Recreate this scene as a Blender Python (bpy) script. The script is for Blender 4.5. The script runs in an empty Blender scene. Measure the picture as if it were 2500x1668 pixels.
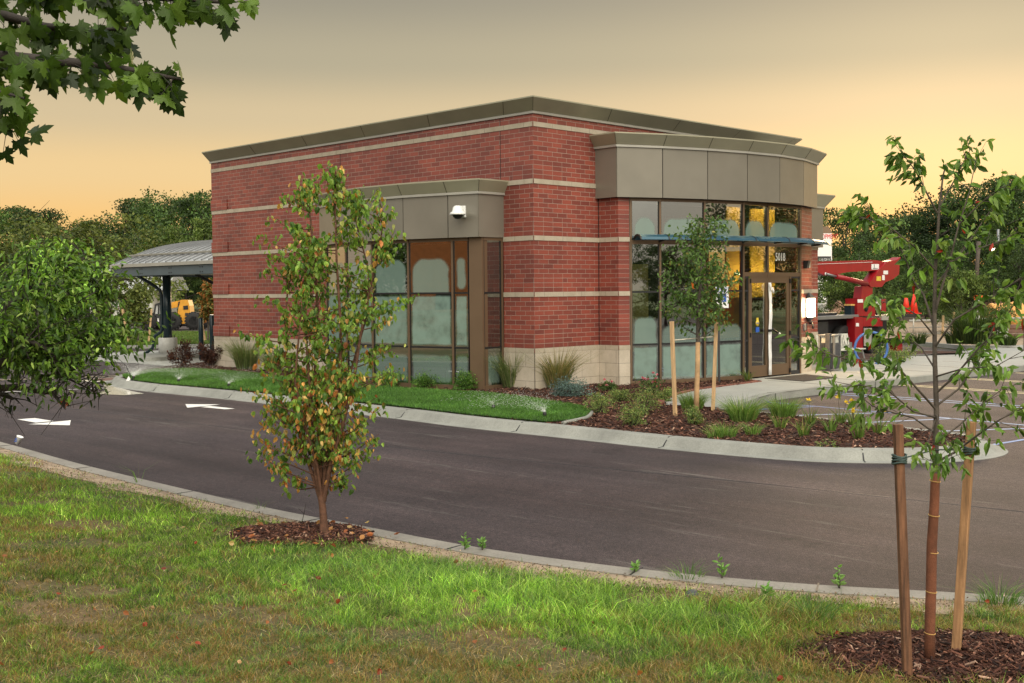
import bpy, bmesh, math, random
import numpy as np
from mathutils import Vector, Matrix
from mathutils.geometry import delaunay_2d_cdt

S = bpy.context.scene
COL = S.collection
rnd = random.Random(11)
nrg = np.random.default_rng(7)

# ------------------------------------------------------------ camera
CAM_F, CAM_P, CAM_YAW, CAM_PITCH, CAM_ROLL = 2864.92, Vector((-18.2731, -17.5269, 2.1221)), 0.783822, -0.043408, -0.0088935
_f = Vector((math.cos(CAM_PITCH)*math.cos(CAM_YAW), math.cos(CAM_PITCH)*math.sin(CAM_YAW), math.sin(CAM_PITCH)))
_r = Vector((math.sin(CAM_YAW), -math.cos(CAM_YAW), 0.0)); _u = _r.cross(_f)
CR = _r*math.cos(CAM_ROLL)+_u*math.sin(CAM_ROLL); CU = -_r*math.sin(CAM_ROLL)+_u*math.cos(CAM_ROLL)
cd = bpy.data.cameras.new("camera"); cam = bpy.data.objects.new("camera", cd); COL.objects.link(cam)
cam.matrix_world = Matrix(((CR.x, CU.x, -_f.x, CAM_P.x), (CR.y, CU.y, -_f.y, CAM_P.y), (CR.z, CU.z, -_f.z, CAM_P.z), (0, 0, 0, 1)))
cd.sensor_width = 36.0; cd.lens = CAM_F/2500*36; cd.clip_end = 3000; cd.clip_start = 0.05
S.camera = cam

# ------------------------------------------------------------ sky, sun, exposure
SUN_AZ, SUN_EL = 0.42, math.radians(9.0)        # the glow sits low behind the right end of the building
W = bpy.data.worlds.new("World"); S.world = W; W.use_nodes = True
def build_world():
    nt = W.node_tree; nt.nodes.clear(); N = nt.nodes.new; L = nt.links.new
    out = N("ShaderNodeOutputWorld"); bg = N("ShaderNodeBackground"); bg2 = N("ShaderNodeBackground"); add = N("ShaderNodeAddShader")
    tc = N("ShaderNodeTexCoord"); sep = N("ShaderNodeSeparateXYZ"); L(tc.outputs["Generated"], sep.inputs[0])
    sky = N("ShaderNodeTexSky"); sky.sky_type = 'NISHITA'; sky.sun_disc = False
    sky.sun_elevation = SUN_EL; sky.sun_rotation = math.radians(90)-SUN_AZ; sky.dust_density = 3.0
    L(sky.outputs[0], bg2.inputs[0]); bg2.inputs[1].default_value = 0.004
    def ramp(src, stops):
        r = N("ShaderNodeValToRGB"); r.color_ramp.interpolation = 'EASE'; e = r.color_ramp.elements
        for i, (p, c) in enumerate(stops):
            q = e[i] if i < 2 else e.new(p)
            q.position = p; q.color = (*c, 1)
        L(src, r.inputs[0]); return r
    def math_(op, a, b=None):
        m = N("ShaderNodeMath"); m.operation = op
        for i, v in enumerate((a, b)):
            if v is None: continue
            if isinstance(v, (int, float)): m.inputs[i].default_value = v
            else: L(v, m.inputs[i])
        return m.outputs[0]
    z = math_('MAXIMUM', sep.outputs[2], 0.0)
    # twilight side: warm at the horizon, paling to grey, bright blue-grey dome above the picture
    front = ramp(z, [(0.0, (.97, .51, .15)), (.05, (.95, .575, .205)), (.10, (.87, .615, .30)), (.145, (.67, .53, .32)), (.19, (.455, .40, .275)), (.25, (.315, .29, .225)), (.42, (.45, .46, .46)), (.70, (.80, .82, .84)), (1.0, (1.0, 1.03, 1.06))])
    back = ramp(z, [(0.0, (.58, .50, .41)), (.12, (.66, .61, .53)), (.3, (.80, .79, .75)), (.6, (.90, .92, .93)), (1.0, (1.0, 1.03, 1.06))])
    glow = ramp(z, [(0.0, (.14, .03, 0)), (.10, (.08, .02, 0)), (.2, (0, 0, 0)), (1.0, (0, 0, 0))])
    dx, dy = math.cos(SUN_AZ), math.sin(SUN_AZ)
    dot = math_('ADD', math_('MULTIPLY', sep.outputs[0], dx), math_('MULTIPLY', sep.outputs[1], dy))
    mf = N("ShaderNodeMapRange"); mf.interpolation_type = 'SMOOTHSTEP'; L(dot, mf.inputs[0])
    mf.inputs[1].default_value = -.35; mf.inputs[2].default_value = .75
    mg = N("ShaderNodeMapRange"); mg.interpolation_type = 'SMOOTHSTEP'; L(dot, mg.inputs[0])
    mg.inputs[1].default_value = .88; mg.inputs[2].default_value = 1.0
    mix = N("ShaderNodeMix"); mix.data_type = 'RGBA'; L(mf.outputs[0], mix.inputs[0]); L(back.outputs[0], mix.inputs[6]); L(front.outputs[0], mix.inputs[7])
    ad = N("ShaderNodeMix"); ad.data_type = 'RGBA'; ad.blend_type = 'ADD'; L(mg.outputs[0], ad.inputs[0]); L(mix.outputs[2], ad.inputs[6]); L(glow.outputs[0], ad.inputs[7])
    # soft key patch added to the sky, high behind the camera's right shoulder
    pv = Vector((-.36, -.62, .70)).normalized(); pd_ = N("ShaderNodeVectorMath"); pd_.operation = 'DOT_PRODUCT'; L(tc.outputs["Generated"], pd_.inputs[0]); pd_.inputs[1].default_value = pv
    mp_ = N("ShaderNodeMapRange"); mp_.interpolation_type = 'SMOOTHSTEP'; L(pd_.outputs["Value"], mp_.inputs[0]); mp_.inputs[1].default_value = .60; mp_.inputs[2].default_value = 1.0; mp_.inputs[3].default_value = 0; mp_.inputs[4].default_value = 1
    a2 = N("ShaderNodeMix"); a2.data_type = 'RGBA'; a2.blend_type = 'ADD'; L(mp_.outputs[0], a2.inputs[0]); L(ad.outputs[2], a2.inputs[6]); a2.inputs[7].default_value = (3.5, 3.15, 2.45, 1)
    L(a2.outputs[2], bg.inputs[0]); bg.inputs[1].default_value = 1.0
    L(bg.outputs[0], add.inputs[0]); L(bg2.outputs[0], add.inputs[1]); L(add.outputs[0], out.inputs[0])
build_world()
sl = bpy.data.lights.new("sun", 'SUN'); sun = bpy.data.objects.new("sun", sl); COL.objects.link(sun)
sl.energy = 0.6; sl.angle = math.radians(10); sl.color = (1.0, .72, .42)
sun.rotation_euler = Vector((-math.cos(SUN_AZ)*math.cos(SUN_EL), -math.sin(SUN_AZ)*math.cos(SUN_EL), -math.sin(SUN_EL))).to_track_quat('-Z', 'Y').to_euler()
S.view_settings.view_transform = 'Standard'; S.view_settings.look = 'None'; S.view_settings.exposure = 0.0; S.view_settings.gamma = 1.0
S.render.engine = 'CYCLES'
try:
    S.cycles.max_bounces = 7; S.cycles.transparent_max_bounces = 12; S.cycles.caustics_reflective = False; S.cycles.caustics_refractive = False
    S.cycles.volume_bounces = 1
except Exception: pass

# ------------------------------------------------------------ where things in the photo stand (pixels of the 2500 px photo -> metres)
def ray(px, py): return _f + CR*((px-1250)/CAM_F) - CU*((py-834)/CAM_F)
def G(px, py, z=-.25):
    d = ray(px, py); t = (z-CAM_P.z)/d.z; return CAM_P + d*t
def D(px, py, w): return CAM_P + ray(px, py)*w
def YP(px, py, y):
    d = ray(px, py); return CAM_P + d*((y-CAM_P.y)/d.y)
def depth(p): return (Vector(p)-CAM_P).dot(_f)

# ------------------------------------------------------------ objects, tags
def tag(o, label=None, cat=None, group=None, kind=None):
    if label: o["label"] = label
    if cat: o["category"] = cat
    if group: o["group"] = group
    if kind: o["kind"] = kind
    return o
def thing(name, label, cat, loc=(0, 0, 0), group=None, rz=0.0):
    o = bpy.data.objects.new(name, None); COL.objects.link(o); o.location = loc; o.rotation_euler = (0, 0, rz)
    o.empty_display_size = .2
    return tag(o, label, cat, group)
def base_of(o):
    v = Vector((0, 0, 0))
    while o is not None: v += Vector(o.location); o = o.parent
    return v
def dup(o, loc=None, rz=None, sc=None, label=None, group=None, parent=None):
    c = o.copy(); COL.objects.link(c)
    if parent is not None: c.parent = parent
    for ch in list(o.children): dup(ch, parent=c)
    if loc is not None: c.location = loc
    if rz is not None: c.rotation_euler = (c.rotation_euler[0], c.rotation_euler[1], rz)
    if sc is not None: c.scale = (sc, sc, sc) if isinstance(sc, (int, float)) else sc
    if label: c["label"] = label
    if group: c["group"] = group
    return c

class MB:
    """collects faces; build() links them as one mesh object"""
    def __init__(s): s.v = []; s.f = []; s.uv = []; s.sm = []; s.mi = []
    def face(s, pts, uv=None, smooth=False, mi=0):
        n = len(s.v); s.v += [tuple(p) for p in pts]; s.f.append(tuple(range(n, n+len(pts))))
        s.uv.append(uv if uv else [(0, 0)]*len(pts)); s.sm.append(smooth); s.mi.append(mi); return s
    def mesh(s, verts, faces, smooth=False, mi=0):
        n = len(s.v); s.v += [tuple(p) for p in verts]
        for f in faces: s.f.append(tuple(i+n for i in f)); s.uv.append([(0, 0)]*len(f)); s.sm.append(smooth); s.mi.append(mi)
        return s
    def box(s, c, size, rz=0.0, M=None, mi=0, bev=0.0):
        x, y, z = size[0]/2, size[1]/2, size[2]/2
        if bev > 0 and bev < min(x, y, z):
            b = bev; vs = []
            for sx in (-1, 1):
                for sy in (-1, 1):
                    for sz in (-1, 1):
                        vs += [(sx*x, sy*(y-b), sz*(z-b)), (sx*(x-b), sy*y, sz*(z-b)), (sx*(x-b), sy*(y-b), sz*z)]
            bm = bmesh.new()
            for q in vs: bm.verts.new(q)
            r = bmesh.ops.convex_hull(bm, input=bm.verts); bm.verts.index_update()
            bmesh.ops.dissolve_limit(bm, angle_limit=.02, verts=bm.verts, edges=bm.edges); bm.verts.index_update()
            vs = [tuple(q.co) for q in bm.verts]; fs = [tuple(q.index for q in f.verts) for f in bm.faces]; bm.free()
        else:
            vs = [(-x, -y, -z), (x, -y, -z), (x, y, -z), (-x, y, -z), (-x, -y, z), (x, -y, z), (x, y, z), (-x, y, z)]
            fs = [(0, 3, 2, 1), (4, 5, 6, 7), (0, 1, 5, 4), (1, 2, 6, 5), (2, 3, 7, 6), (3, 0, 4, 7)]
        T = Matrix.Translation(c) @ (M if M is not None else Matrix.Rotation(rz, 4, 'Z'))
        return s.mesh([T @ Vector(v) for v in vs], fs, mi=mi)
    def beam(s, a, b, w, h, mi=0, bev=0.0, roll=0.0):
        a, b = Vector(a), Vector(b); d = b-a; q = d.to_track_quat('X', 'Z').to_matrix().to_4x4() @ Matrix.Rotation(roll, 4, 'X')
        return s.box((a+b)/2, (d.length, w, h), M=q, mi=mi, bev=bev)
    def tube(s, pts, rad, n=8, cap=True, smooth=True, mi=0):
        pts = [Vector(p) for p in pts]; m = len(pts); rad = rad if hasattr(rad, '__len__') else [rad]*m
        rings = []; up = Vector((0, 0, 1)); prev = None
        for i, p in enumerate(pts):
            d = (pts[min(i+1, m-1)]-pts[max(i-1, 0)]).normalized()
            if prev is None:
                x = d.cross(up)
                if x.length < .05: x = d.cross(Vector((1, 0, 0)))
            else: x = prev - d*prev.dot(d)
            x.normalize(); y = d.cross(x); prev = x
            rings += [p + (x*math.cos(2*math.pi*k/n)+y*math.sin(2*math.pi*k/n))*rad[i] for k in range(n)]
        fs = [(i*n+k, i*n+(k+1) % n, (i+1)*n+(k+1) % n, (i+1)*n+k) for i in range(m-1) for k in range(n)]
        s.mesh(rings, fs, smooth, mi)
        if cap:
            s.mesh(rings[:n], [tuple(range(n-1, -1, -1))], False, mi); s.mesh(rings[-n:], [tuple(range(n))], False, mi)
        return s
    def lathe(s, c, prof, n=20, smooth=True, mi=0, M=None):
        vs = []; T = Matrix.Translation(c) @ (M if M is not None else Matrix.Identity(4))
        for r, z in prof: vs += [T @ Vector((r*math.cos(2*math.pi*k/n), r*math.sin(2*math.pi*k/n), z)) for k in range(n)]
        fs = [(i*n+k, i*n+(k+1) % n, (i+1)*n+(k+1) % n, (i+1)*n+k) for i in range(len(prof)-1) for k in range(n)]
        s.mesh(vs, fs, smooth, mi)
        if prof[0][0] > 1e-4: s.mesh(vs[:n], [tuple(range(n-1, -1, -1))], False, mi)
        if prof[-1][0] > 1e-4: s.mesh(vs[-n:], [tuple(range(n))], False, mi)
        return s
    def prism(s, pts, d, mi=0):
        """planar outline pts (3D), pushed along vector d"""
        d = Vector(d); p = [Vector(q) for q in pts]; n = len(p)
        s.mesh(p+[q+d for q in p], [tuple(range(n-1, -1, -1)), tuple(range(n, 2*n))]+[(i, (i+1) % n, n+(i+1) % n, n+i) for i in range(n)], mi=mi)
        return s
    def build(s, name, m, parent=None, label=None, kind=None):
        me = bpy.data.meshes.new(name); o = bpy.data.objects.new(name, me); COL.objects.link(o)
        B = Vector((0, 0, 0)) if parent is None else base_of(parent)
        me.from_pydata([(v[0]-B.x, v[1]-B.y, v[2]-B.z) for v in s.v], [], s.f)
        ul = me.uv_layers.new(name="UVMap"); flat = [c for f in s.uv for q in f for c in q]
        ul.data.foreach_set("uv", flat)
        me.polygons.foreach_set("use_smooth", s.sm); me.polygons.foreach_set("material_index", s.mi)
        for q in (m if isinstance(m, (list, tuple)) else [m]): me.materials.append(q)
        bm = bmesh.new(); bm.from_mesh(me); bmesh.ops.remove_doubles(bm, verts=bm.verts, dist=1e-5)
        bmesh.ops.recalc_face_normals(bm, faces=bm.faces) if not getattr(s, 'keep', False) else None
        bm.to_mesh(me); bm.free()
        if parent is not None: o.parent = parent
        return tag(o, label=label, kind=kind)

def soup(name, V, F, m, parent=None, col=None, smooth=False, kind=None, label=None):
    """big numpy mesh: V (n,3), F list of arrays of quads/tris; col (n,3) stored as 'tint'"""
    me = bpy.data.meshes.new(name); o = bpy.data.objects.new(name, me); COL.objects.link(o)
    V = np.asarray(V, np.float32).copy()
    if parent is not None: V -= np.array(base_of(parent), np.float32)
    me.vertices.add(len(V)); me.vertices.foreach_set("co", V.ravel())
    loops = np.concatenate([f.ravel() for f in F]).astype(np.int32); sizes = np.concatenate([np.full(len(f), f.shape[1], np.int32) for f in F])
    starts = np.concatenate([[0], np.cumsum(sizes)[:-1]]).astype(np.int32)
    me.loops.add(len(loops)); me.loops.foreach_set("vertex_index", loops)
    me.polygons.add(len(sizes)); me.polygons.foreach_set("loop_start", starts); me.polygons.foreach_set("loop_total", sizes)
    me.polygons.foreach_set("use_smooth", np.full(len(sizes), smooth))
    if col is not None:
        a = me.color_attributes.new("tint", 'FLOAT_COLOR', 'POINT'); c4 = np.ones((len(V), 4), np.float32); c4[:, :3] = col; a.data.foreach_set("color", c4.ravel())
    me.update(calc_edges=True); me.validate()
    for q in (m if isinstance(m, (list, tuple)) else [m]): me.materials.append(q)
    if parent is not None: o.parent = parent
    return tag(o, label=label, kind=kind)

# ------------------------------------------------------------ materials
M = {}
def newmat(name):
    m = bpy.data.materials.new(name); m.use_nodes = True; nt = m.node_tree; nt.nodes.clear(); M[name] = m
    return m, nt, nt.nodes.new, nt.links.new
def bsdf(N, L, out=True):
    o = N("ShaderNodeOutputMaterial"); b = N("ShaderNodeBsdfPrincipled"); L(b.outputs[0], o.inputs[0]); return b
def noise(N, L, scale, detail=4, rough=.55, coord='Object', stretch=None):
    tc = N("ShaderNodeTexCoord"); src = tc.outputs[coord]
    if stretch:
        mp = N("ShaderNodeMapping"); mp.inputs[3].default_value = stretch; L(src, mp.inputs[0]); src = mp.outputs[0]
    n = N("ShaderNodeTexNoise"); n.inputs["Scale"].default_value = scale; n.inputs["Detail"].default_value = detail; n.inputs["Roughness"].default_value = rough
    L(src, n.inputs["Vector"]); return n
def cramp(N, L, src, stops):
    r = N("ShaderNodeValToRGB"); e = r.color_ramp.elements
    for i, (p, c) in enumerate(stops):
        q = e[i] if i < 2 else e.new(p)
        q.position = p; q.color = (*c, 1) if len(c) == 3 else c
    L(src, r.inputs[0]); return r
def mixc(N, L, fac, a, b, blend='MIX'):
    m = N("ShaderNodeMix"); m.data_type = 'RGBA'; m.blend_type = blend
    for sock, v in ((m.inputs[0], fac), (m.inputs[6], a), (m.inputs[7], b)):
        if isinstance(v, (int, float)): sock.default_value = v
        elif isinstance(v, (tuple, list)): sock.default_value = (*v, 1)
        else: L(v, sock)
    return m.outputs[2]
def bump(N, L, b, h, strength, dist=.01):
    k = N("ShaderNodeBump"); k.inputs["Strength"].default_value = strength; k.inputs["Distance"].default_value = dist; L(h, k.inputs["Height"]); L(k.outputs[0], b.inputs["Normal"]); return k
def mat(name, c, rough=.6, metal=0.0, var=.25, scale=6.0, bmp=0.0, bscale=None, spec=.5, coat=0.0, stretch=None):
    m, nt, N, L = newmat(name); b = bsdf(N, L)
    n = noise(N, L, scale, 6, .6, stretch=stretch)
    lo, hi = tuple(v*(1-var) for v in c), tuple(min(1, v*(1+var)) for v in c)
    r = cramp(N, L, n.outputs[0], [(.3, lo), (.7, hi)]); L(r.outputs[0], b.inputs["Base Color"])
    b.inputs["Roughness"].default_value = rough; b.inputs["Metallic"].default_value = metal; b.inputs["Specular IOR Level"].default_value = spec
    b.inputs["Coat Weight"].default_value = coat
    if bmp > 0:
        n2 = noise(N, L, bscale or scale*6, 5, .7); bump(N, L, b, n2.outputs[0], bmp)
    return m
def tintmat(name, rough=.55, trans=.35, spec=.3, bright=1.0):
    """leaves and blades: colour from the mesh's own 'tint', thin and partly translucent"""
    m, nt, N, L = newmat(name); o = N("ShaderNodeOutputMaterial"); b = N("ShaderNodeBsdfPrincipled"); t = N("ShaderNodeBsdfTranslucent"); mx = N("ShaderNodeMixShader")
    a = N("ShaderNodeAttribute"); a.attribute_name = "tint"
    ng = noise(N, L, 9.0, 3); v = cramp(N, L, ng.outputs[0], [(.3, (.78, .78, .78)), (.7, (1.2, 1.2, 1.2))])
    c = mixc(N, L, 1.0, a.outputs[0], v.outputs[0], 'MULTIPLY')
    L(c, b.inputs["Base Color"]); b.inputs["Roughness"].default_value = rough; b.inputs["Specular IOR Level"].default_value = spec
    c2 = mixc(N, L, 1.0, c, (1.5, 1.6, .7), 'MULTIPLY'); L(c2, t.inputs[0])
    mx.inputs[0].default_value = trans; L(b.outputs[0], mx.inputs[1]); L(t.outputs[0], mx.inputs[2]); L(mx.outputs[0], o.inputs[0]); return m
def emit(name, c, s):
    m, nt, N, L = newmat(name); b = bsdf(N, L); b.inputs["Base Color"].default_value = (*c, 1); b.inputs["Emission Color"].default_value = (*c, 1); b.inputs["Emission Strength"].default_value = s; return m
# ------------------------------------------------------------ the place's own materials
def brick_mat(name="red_brick", offs=.5):
    m, nt, N, L = newmat(name); b = bsdf(N, L)
    uv = N("ShaderNodeUVMap"); br = N("ShaderNodeTexBrick"); L(uv.outputs[0], br.inputs["Vector"])
    br.offset = offs; br.squash = 1.0
    br.inputs["Scale"].default_value = 1.0; br.inputs["Mortar Size"].default_value = .0046; br.inputs["Mortar Smooth"].default_value = .15
    br.inputs["Brick Width"].default_value = .3048; br.inputs["Row Height"].default_value = .1016; br.inputs["Bias"].default_value = -.1
    br.inputs["Color1"].default_value = (.285, .068, .046, 1); br.inputs["Color2"].default_value = (.165, .043, .034, 1); br.inputs["Mortar"].default_value = (.36, .295, .245, 1)
    n = noise(N, L, .55, 4); v = cramp(N, L, n.outputs[0], [(.3, (.80, .80, .84)), (.7, (1.2, 1.18, 1.16))])
    n2 = noise(N, L, 60, 4); v2 = cramp(N, L, n2.outputs[0], [(.3, (.82, .82, .82)), (.7, (1.15, 1.15, 1.15))])
    c = mixc(N, L, 1.0, br.outputs[0], v.outputs[0], 'MULTIPLY'); c = mixc(N, L, 1.0, c, v2.outputs[0], 'MULTIPLY'); L(c, b.inputs["Base Color"])
    b.inputs["Roughness"].default_value = .42; b.inputs["Specular IOR Level"].default_value = .5
    inv = N("ShaderNodeMath"); inv.operation = 'SUBTRACT'; inv.inputs[0].default_value = 1; L(br.outputs["Fac"], inv.inputs[1])
    ad = N("ShaderNodeMath"); ad.operation = 'MULTIPLY_ADD'; L(n2.outputs[0], ad.inputs[0]); ad.inputs[1].default_value = .18; L(inv.outputs[0], ad.inputs[2])
    bump(N, L, b, ad.outputs[0], .7, .006)
def block_mat(name, w, h, c, mortar, ms=.004):
    m, nt, N, L = newmat(name); b = bsdf(N, L)
    uv = N("ShaderNodeUVMap"); br = N("ShaderNodeTexBrick"); L(uv.outputs[0], br.inputs["Vector"]); br.offset = .5
    br.inputs["Scale"].default_value = 1.0; br.inputs["Mortar Size"].default_value = ms; br.inputs["Mortar Smooth"].default_value = .1
    br.inputs["Brick Width"].default_value = w; br.inputs["Row Height"].default_value = h; br.inputs["Bias"].default_value = 0
    br.inputs["Color1"].default_value = (*c, 1); br.inputs["Color2"].default_value = (*[x*.9 for x in c], 1); br.inputs["Mortar"].default_value = (*mortar, 1)
    n = noise(N, L, 3.0, 6, .65); v = cramp(N, L, n.outputs[0], [(.3, (.84, .83, .80)), (.7, (1.1, 1.1, 1.1))])
    n2 = noise(N, L, 90, 3); v2 = cramp(N, L, n2.outputs[0], [(.35, (.88, .88, .88)), (.65, (1.08, 1.08, 1.08))])
    cc = mixc(N, L, 1.0, br.outputs[0], v.outputs[0], 'MULTIPLY'); cc = mixc(N, L, 1.0, cc, v2.outputs[0], 'MULTIPLY'); L(cc, b.inputs["Base Color"]); b.inputs["Roughness"].default_value = .85
    inv = N("ShaderNodeMath"); inv.operation = 'SUBTRACT'; inv.inputs[0].default_value = 1; L(br.outputs["Fac"], inv.inputs[1]); bump(N, L, b, inv.outputs[0], .6, .006)
brick_mat(); brick_mat("red_brick_stacked", 0.0)
block_mat("pale_stone_band", .6096, .1016*40, (.45, .39, .31), (.12, .10, .085), .0035)
block_mat("pale_stone_block", .6096, .3048, (.54, .475, .39), (.19, .165, .14), .004)
def metal_mat(name, c, rough, metal, var=.08, wob=.05):
    m, nt, N, L = newmat(name); b = bsdf(N, L)
    n = noise(N, L, 1.1, 3); r = cramp(N, L, n.outputs[0], [(.3, tuple(x*(1-var) for x in c)), (.7, tuple(x*(1+var) for x in c))]); L(r.outputs[0], b.inputs["Base Color"])
    b.inputs["Metallic"].default_value = metal
    rr = noise(N, L, 7.0, 4); q = N("ShaderNodeMapRange"); L(rr.outputs[0], q.inputs[0]); q.inputs[3].default_value = rough*.85; q.inputs[4].default_value = rough*1.2; L(q.outputs[0], b.inputs["Roughness"])
    n3 = noise(N, L, 1.6, 1); bump(N, L, b, n3.outputs[0], wob, .05)
metal_mat("fascia_metal", (.25, .232, .195), .34, .42)
metal_mat("cornice_metal", (.37, .355, .26), .40, .25)
metal_mat("cornice_seam", (.06, .056, .042), .5, .2)
metal_mat("trim_metal", (.42, .41, .37), .4, .3)
metal_mat("bronze_frame", (.17, .112, .070), .38, .35)
metal_mat("gasket_black", (.012, .012, .013), .4, 0)
metal_mat("canopy_blue", (.020, .075, .115), .28, .25)
metal_mat("standing_seam", (.56, .575, .575), .38, .35)
metal_mat("steel_blue", (.105, .140, .165), .4, .3)
metal_mat("column_teal", (.010, .028, .040), .3, .1)
metal_mat("white_metal", (.72, .73, .72), .45, .0)
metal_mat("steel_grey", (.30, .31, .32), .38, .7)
metal_mat("dark_steel", (.035, .036, .040), .42, .3)

def asphalt_mat(name, c, warm):
    m, nt, N, L = newmat(name); b = bsdf(N, L)
    big = noise(N, L, .16, 6, .6, stretch=(1, .35, 1)); v = cramp(N, L, big.outputs[0], [(.30, (c[0]*.60, c[1]*.50, c[2]*.46)), (.52, c), (.75, warm)])
    str_ = noise(N, L, .9, 5, .65, stretch=(1.6, .09, 1)); vs = cramp(N, L, str_.outputs[0], [(.30, (.66, .65, .66)), (.52, (1, 1, 1)), (.72, (1.45, 1.42, 1.38))])
    fine = noise(N, L, 55, 3, .7); vf = cramp(N, L, fine.outputs[0], [(.34, (.50, .50, .51)), (.5, (1, 1, 1)), (.66, (1.8, 1.72, 1.65))])
    cc = mixc(N, L, 1.0, v.outputs[0], vs.outputs[0], 'MULTIPLY'); cc = mixc(N, L, 1.0, cc, vf.outputs[0], 'MULTIPLY')
    mid = noise(N, L, .55, 5, .6); vm_ = cramp(N, L, mid.outputs[0], [(.28, (.70, .68, .68)), (.5, (1, 1, 1)), (.72, (1.32, 1.30, 1.28))]); cc = mixc(N, L, 1.0, cc, vm_.outputs[0], 'MULTIPLY')
    gr = noise(N, L, 17, 4, .8); vg = cramp(N, L, gr.outputs[0], [(.30, (.62, .62, .62)), (.5, (1, 1, 1)), (.70, (1.5, 1.47, 1.44))]); cc = mixc(N, L, 1.0, cc, vg.outputs[0], 'MULTIPLY')
    ol = noise(N, L, .85, 4, .7); so = cramp(N, L, ol.outputs[0], [(.27, (.5, .5, .5)), (.36, (1, 1, 1))]); cc = mixc(N, L, 1.0, cc, so.outputs[0], 'MULTIPLY')
    # scuffs and drag marks along the lane
    sc = noise(N, L, 2.4, 7, .75, stretch=(2.2, .16, 1)); sm = cramp(N, L, sc.outputs[0], [(.59, (0, 0, 0)), (.72, (.8, .8, .8))])
    cc = mixc(N, L, sm.outputs[0], cc, (.15, .135, .125)); L(cc, b.inputs["Base Color"])
    b.inputs["Roughness"].default_value = .66; b.inputs["Specular IOR Level"].default_value = .32
    vo = N("ShaderNodeTexVoronoi"); vo.inputs["Scale"].default_value = 95; tc = N("ShaderNodeTexCoord"); L(tc.outputs["Object"], vo.inputs["Vector"]); bump(N, L, b, vo.outputs[0], .8, .008)
asphalt_mat("asphalt", (.048, .0365, .0395), (.066, .049, .043))
asphalt_mat("asphalt_worn", (.15, .142, .137), (.17, .16, .15))
def concrete_mat(name, c, stain=.25):
    m, nt, N, L = newmat(name); b = bsdf(N, L)
    n = noise(N, L, 1.3, 8, .65); v = cramp(N, L, n.outputs[0], [(.28, tuple(x*(1-stain) for x in c)), (.6, c), (.8, tuple(min(1, x*1.12) for x in c))])
    f = noise(N, L, 42, 4, .7); vf = cramp(N, L, f.outputs[0], [(.3, (.80, .80, .79)), (.7, (1.1, 1.1, 1.1))])
    d = noise(N, L, 5, 6, .8); vd = cramp(N, L, d.outputs[0], [(.25, (.68, .65, .60)), (.42, (1, 1, 1))])
    cc = mixc(N, L, 1.0, v.outputs[0], vf.outputs[0], 'MULTIPLY'); cc = mixc(N, L, .6, cc, vd.outputs[0], 'MULTIPLY'); L(cc, b.inputs["Base Color"]); b.inputs["Roughness"].default_value = .8
    bump(N, L, b, f.outputs[0], .25, .004)
concrete_mat("kerb_concrete", (.29, .295, .27), .35); concrete_mat("walk_concrete", (.34, .345, .325), .14); concrete_mat("old_kerb_concrete", (.27, .25, .22), .38)
def mulch_mat():
    m, nt, N, L = newmat("mulch"); b = bsdf(N, L)
    vo = N("ShaderNodeTexVoronoi"); vo.inputs["Scale"].default_value = 26; tc = N("ShaderNodeTexCoord")
    n0 = noise(N, L, 9, 3); mv = mixc(N, L, .12, tc.outputs["Object"], n0.outputs[1]); L(mv, vo.inputs["Vector"])
    r = cramp(N, L, vo.outputs["Color"], [(.15, (.012, .006, .0045)), (.5, (.050, .020, .012)), (.9, (.13, .052, .032))])
    n = noise(N, L, 1.4, 4); v = cramp(N, L, n.outputs[0], [(.3, (.6, .6, .62)), (.7, (1.35, 1.3, 1.25))]); cc = mixc(N, L, 1.0, r.outputs[0], v.outputs[0], 'MULTIPLY')
    L(cc, b.inputs["Base Color"]); b.inputs["Roughness"].default_value = .9; bump(N, L, b, vo.outputs[0], 1.0, .03)
mulch_mat()
def turf_mat(name, g, dry, soil):
    m, nt, N, L = newmat(name); b = bsdf(N, L)
    n = noise(N, L, .55, 5, .6); n2 = noise(N, L, 26, 6, .75); n3 = noise(N, L, 1.5, 5, .7)
    a = cramp(N, L, n2.outputs[0], [(.3, tuple(x*.35 for x in g)), (.5, g), (.72, tuple(x*1.9 for x in g))])
    d = cramp(N, L, n2.outputs[0], [(.3, tuple(x*.4 for x in dry)), (.7, tuple(x*1.4 for x in dry))])
    k = cramp(N, L, n.outputs[0], [(.45, (0, 0, 0)), (.6, (1, 1, 1))]); c = mixc(N, L, k.outputs[0], a.outputs[0], d.outputs[0])
    s = cramp(N, L, n3.outputs[0], [(.66, (0, 0, 0)), (.74, (1, 1, 1))]); c = mixc(N, L, s.outputs[0], c, soil); L(c, b.inputs["Base Color"])
    b.inputs["Roughness"].default_value = .9; bump(N, L, b, n2.outputs[0], .8, .03)
turf_mat("lawn_turf", (.075, .080, .024), (.20, .135, .062), (.22, .145, .082))
turf_mat("far_turf", (.070, .105, .028), (.12, .12, .045), (.16, .13, .08))
turf_mat("irrigated_turf", (.036, .088, .020), (.045, .09, .022), (.04, .08, .02))
mat("bare_soil", (.30, .225, .155), .95, var=.4, scale=5, bmp=.35, bscale=34)
mat("wet_concrete", (.62, .58, .50), .12, var=.2, scale=4, spec=.8)
mat("brick_edging", (.20, .065, .045), .7, var=.3, scale=14, bmp=.4)
mat("paint_white", (.80, .79, .76), .55, var=.07, scale=8)
mat("paint_blue", (.12, .22, .46), .6, var=.3, scale=7)
mat("paint_pale_blue", (.26, .36, .56), .6, var=.3, scale=7)
mat("paint_yellow", (.66, .58, .36), .6, var=.2, scale=7)
mat("bark_grey", (.085, .068, .055), .85, var=.5, scale=16, bmp=.7, bscale=50)
mat("bark_brown", (.115, .052, .030), .8, var=.45, scale=22, bmp=.7, bscale=70)
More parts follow.
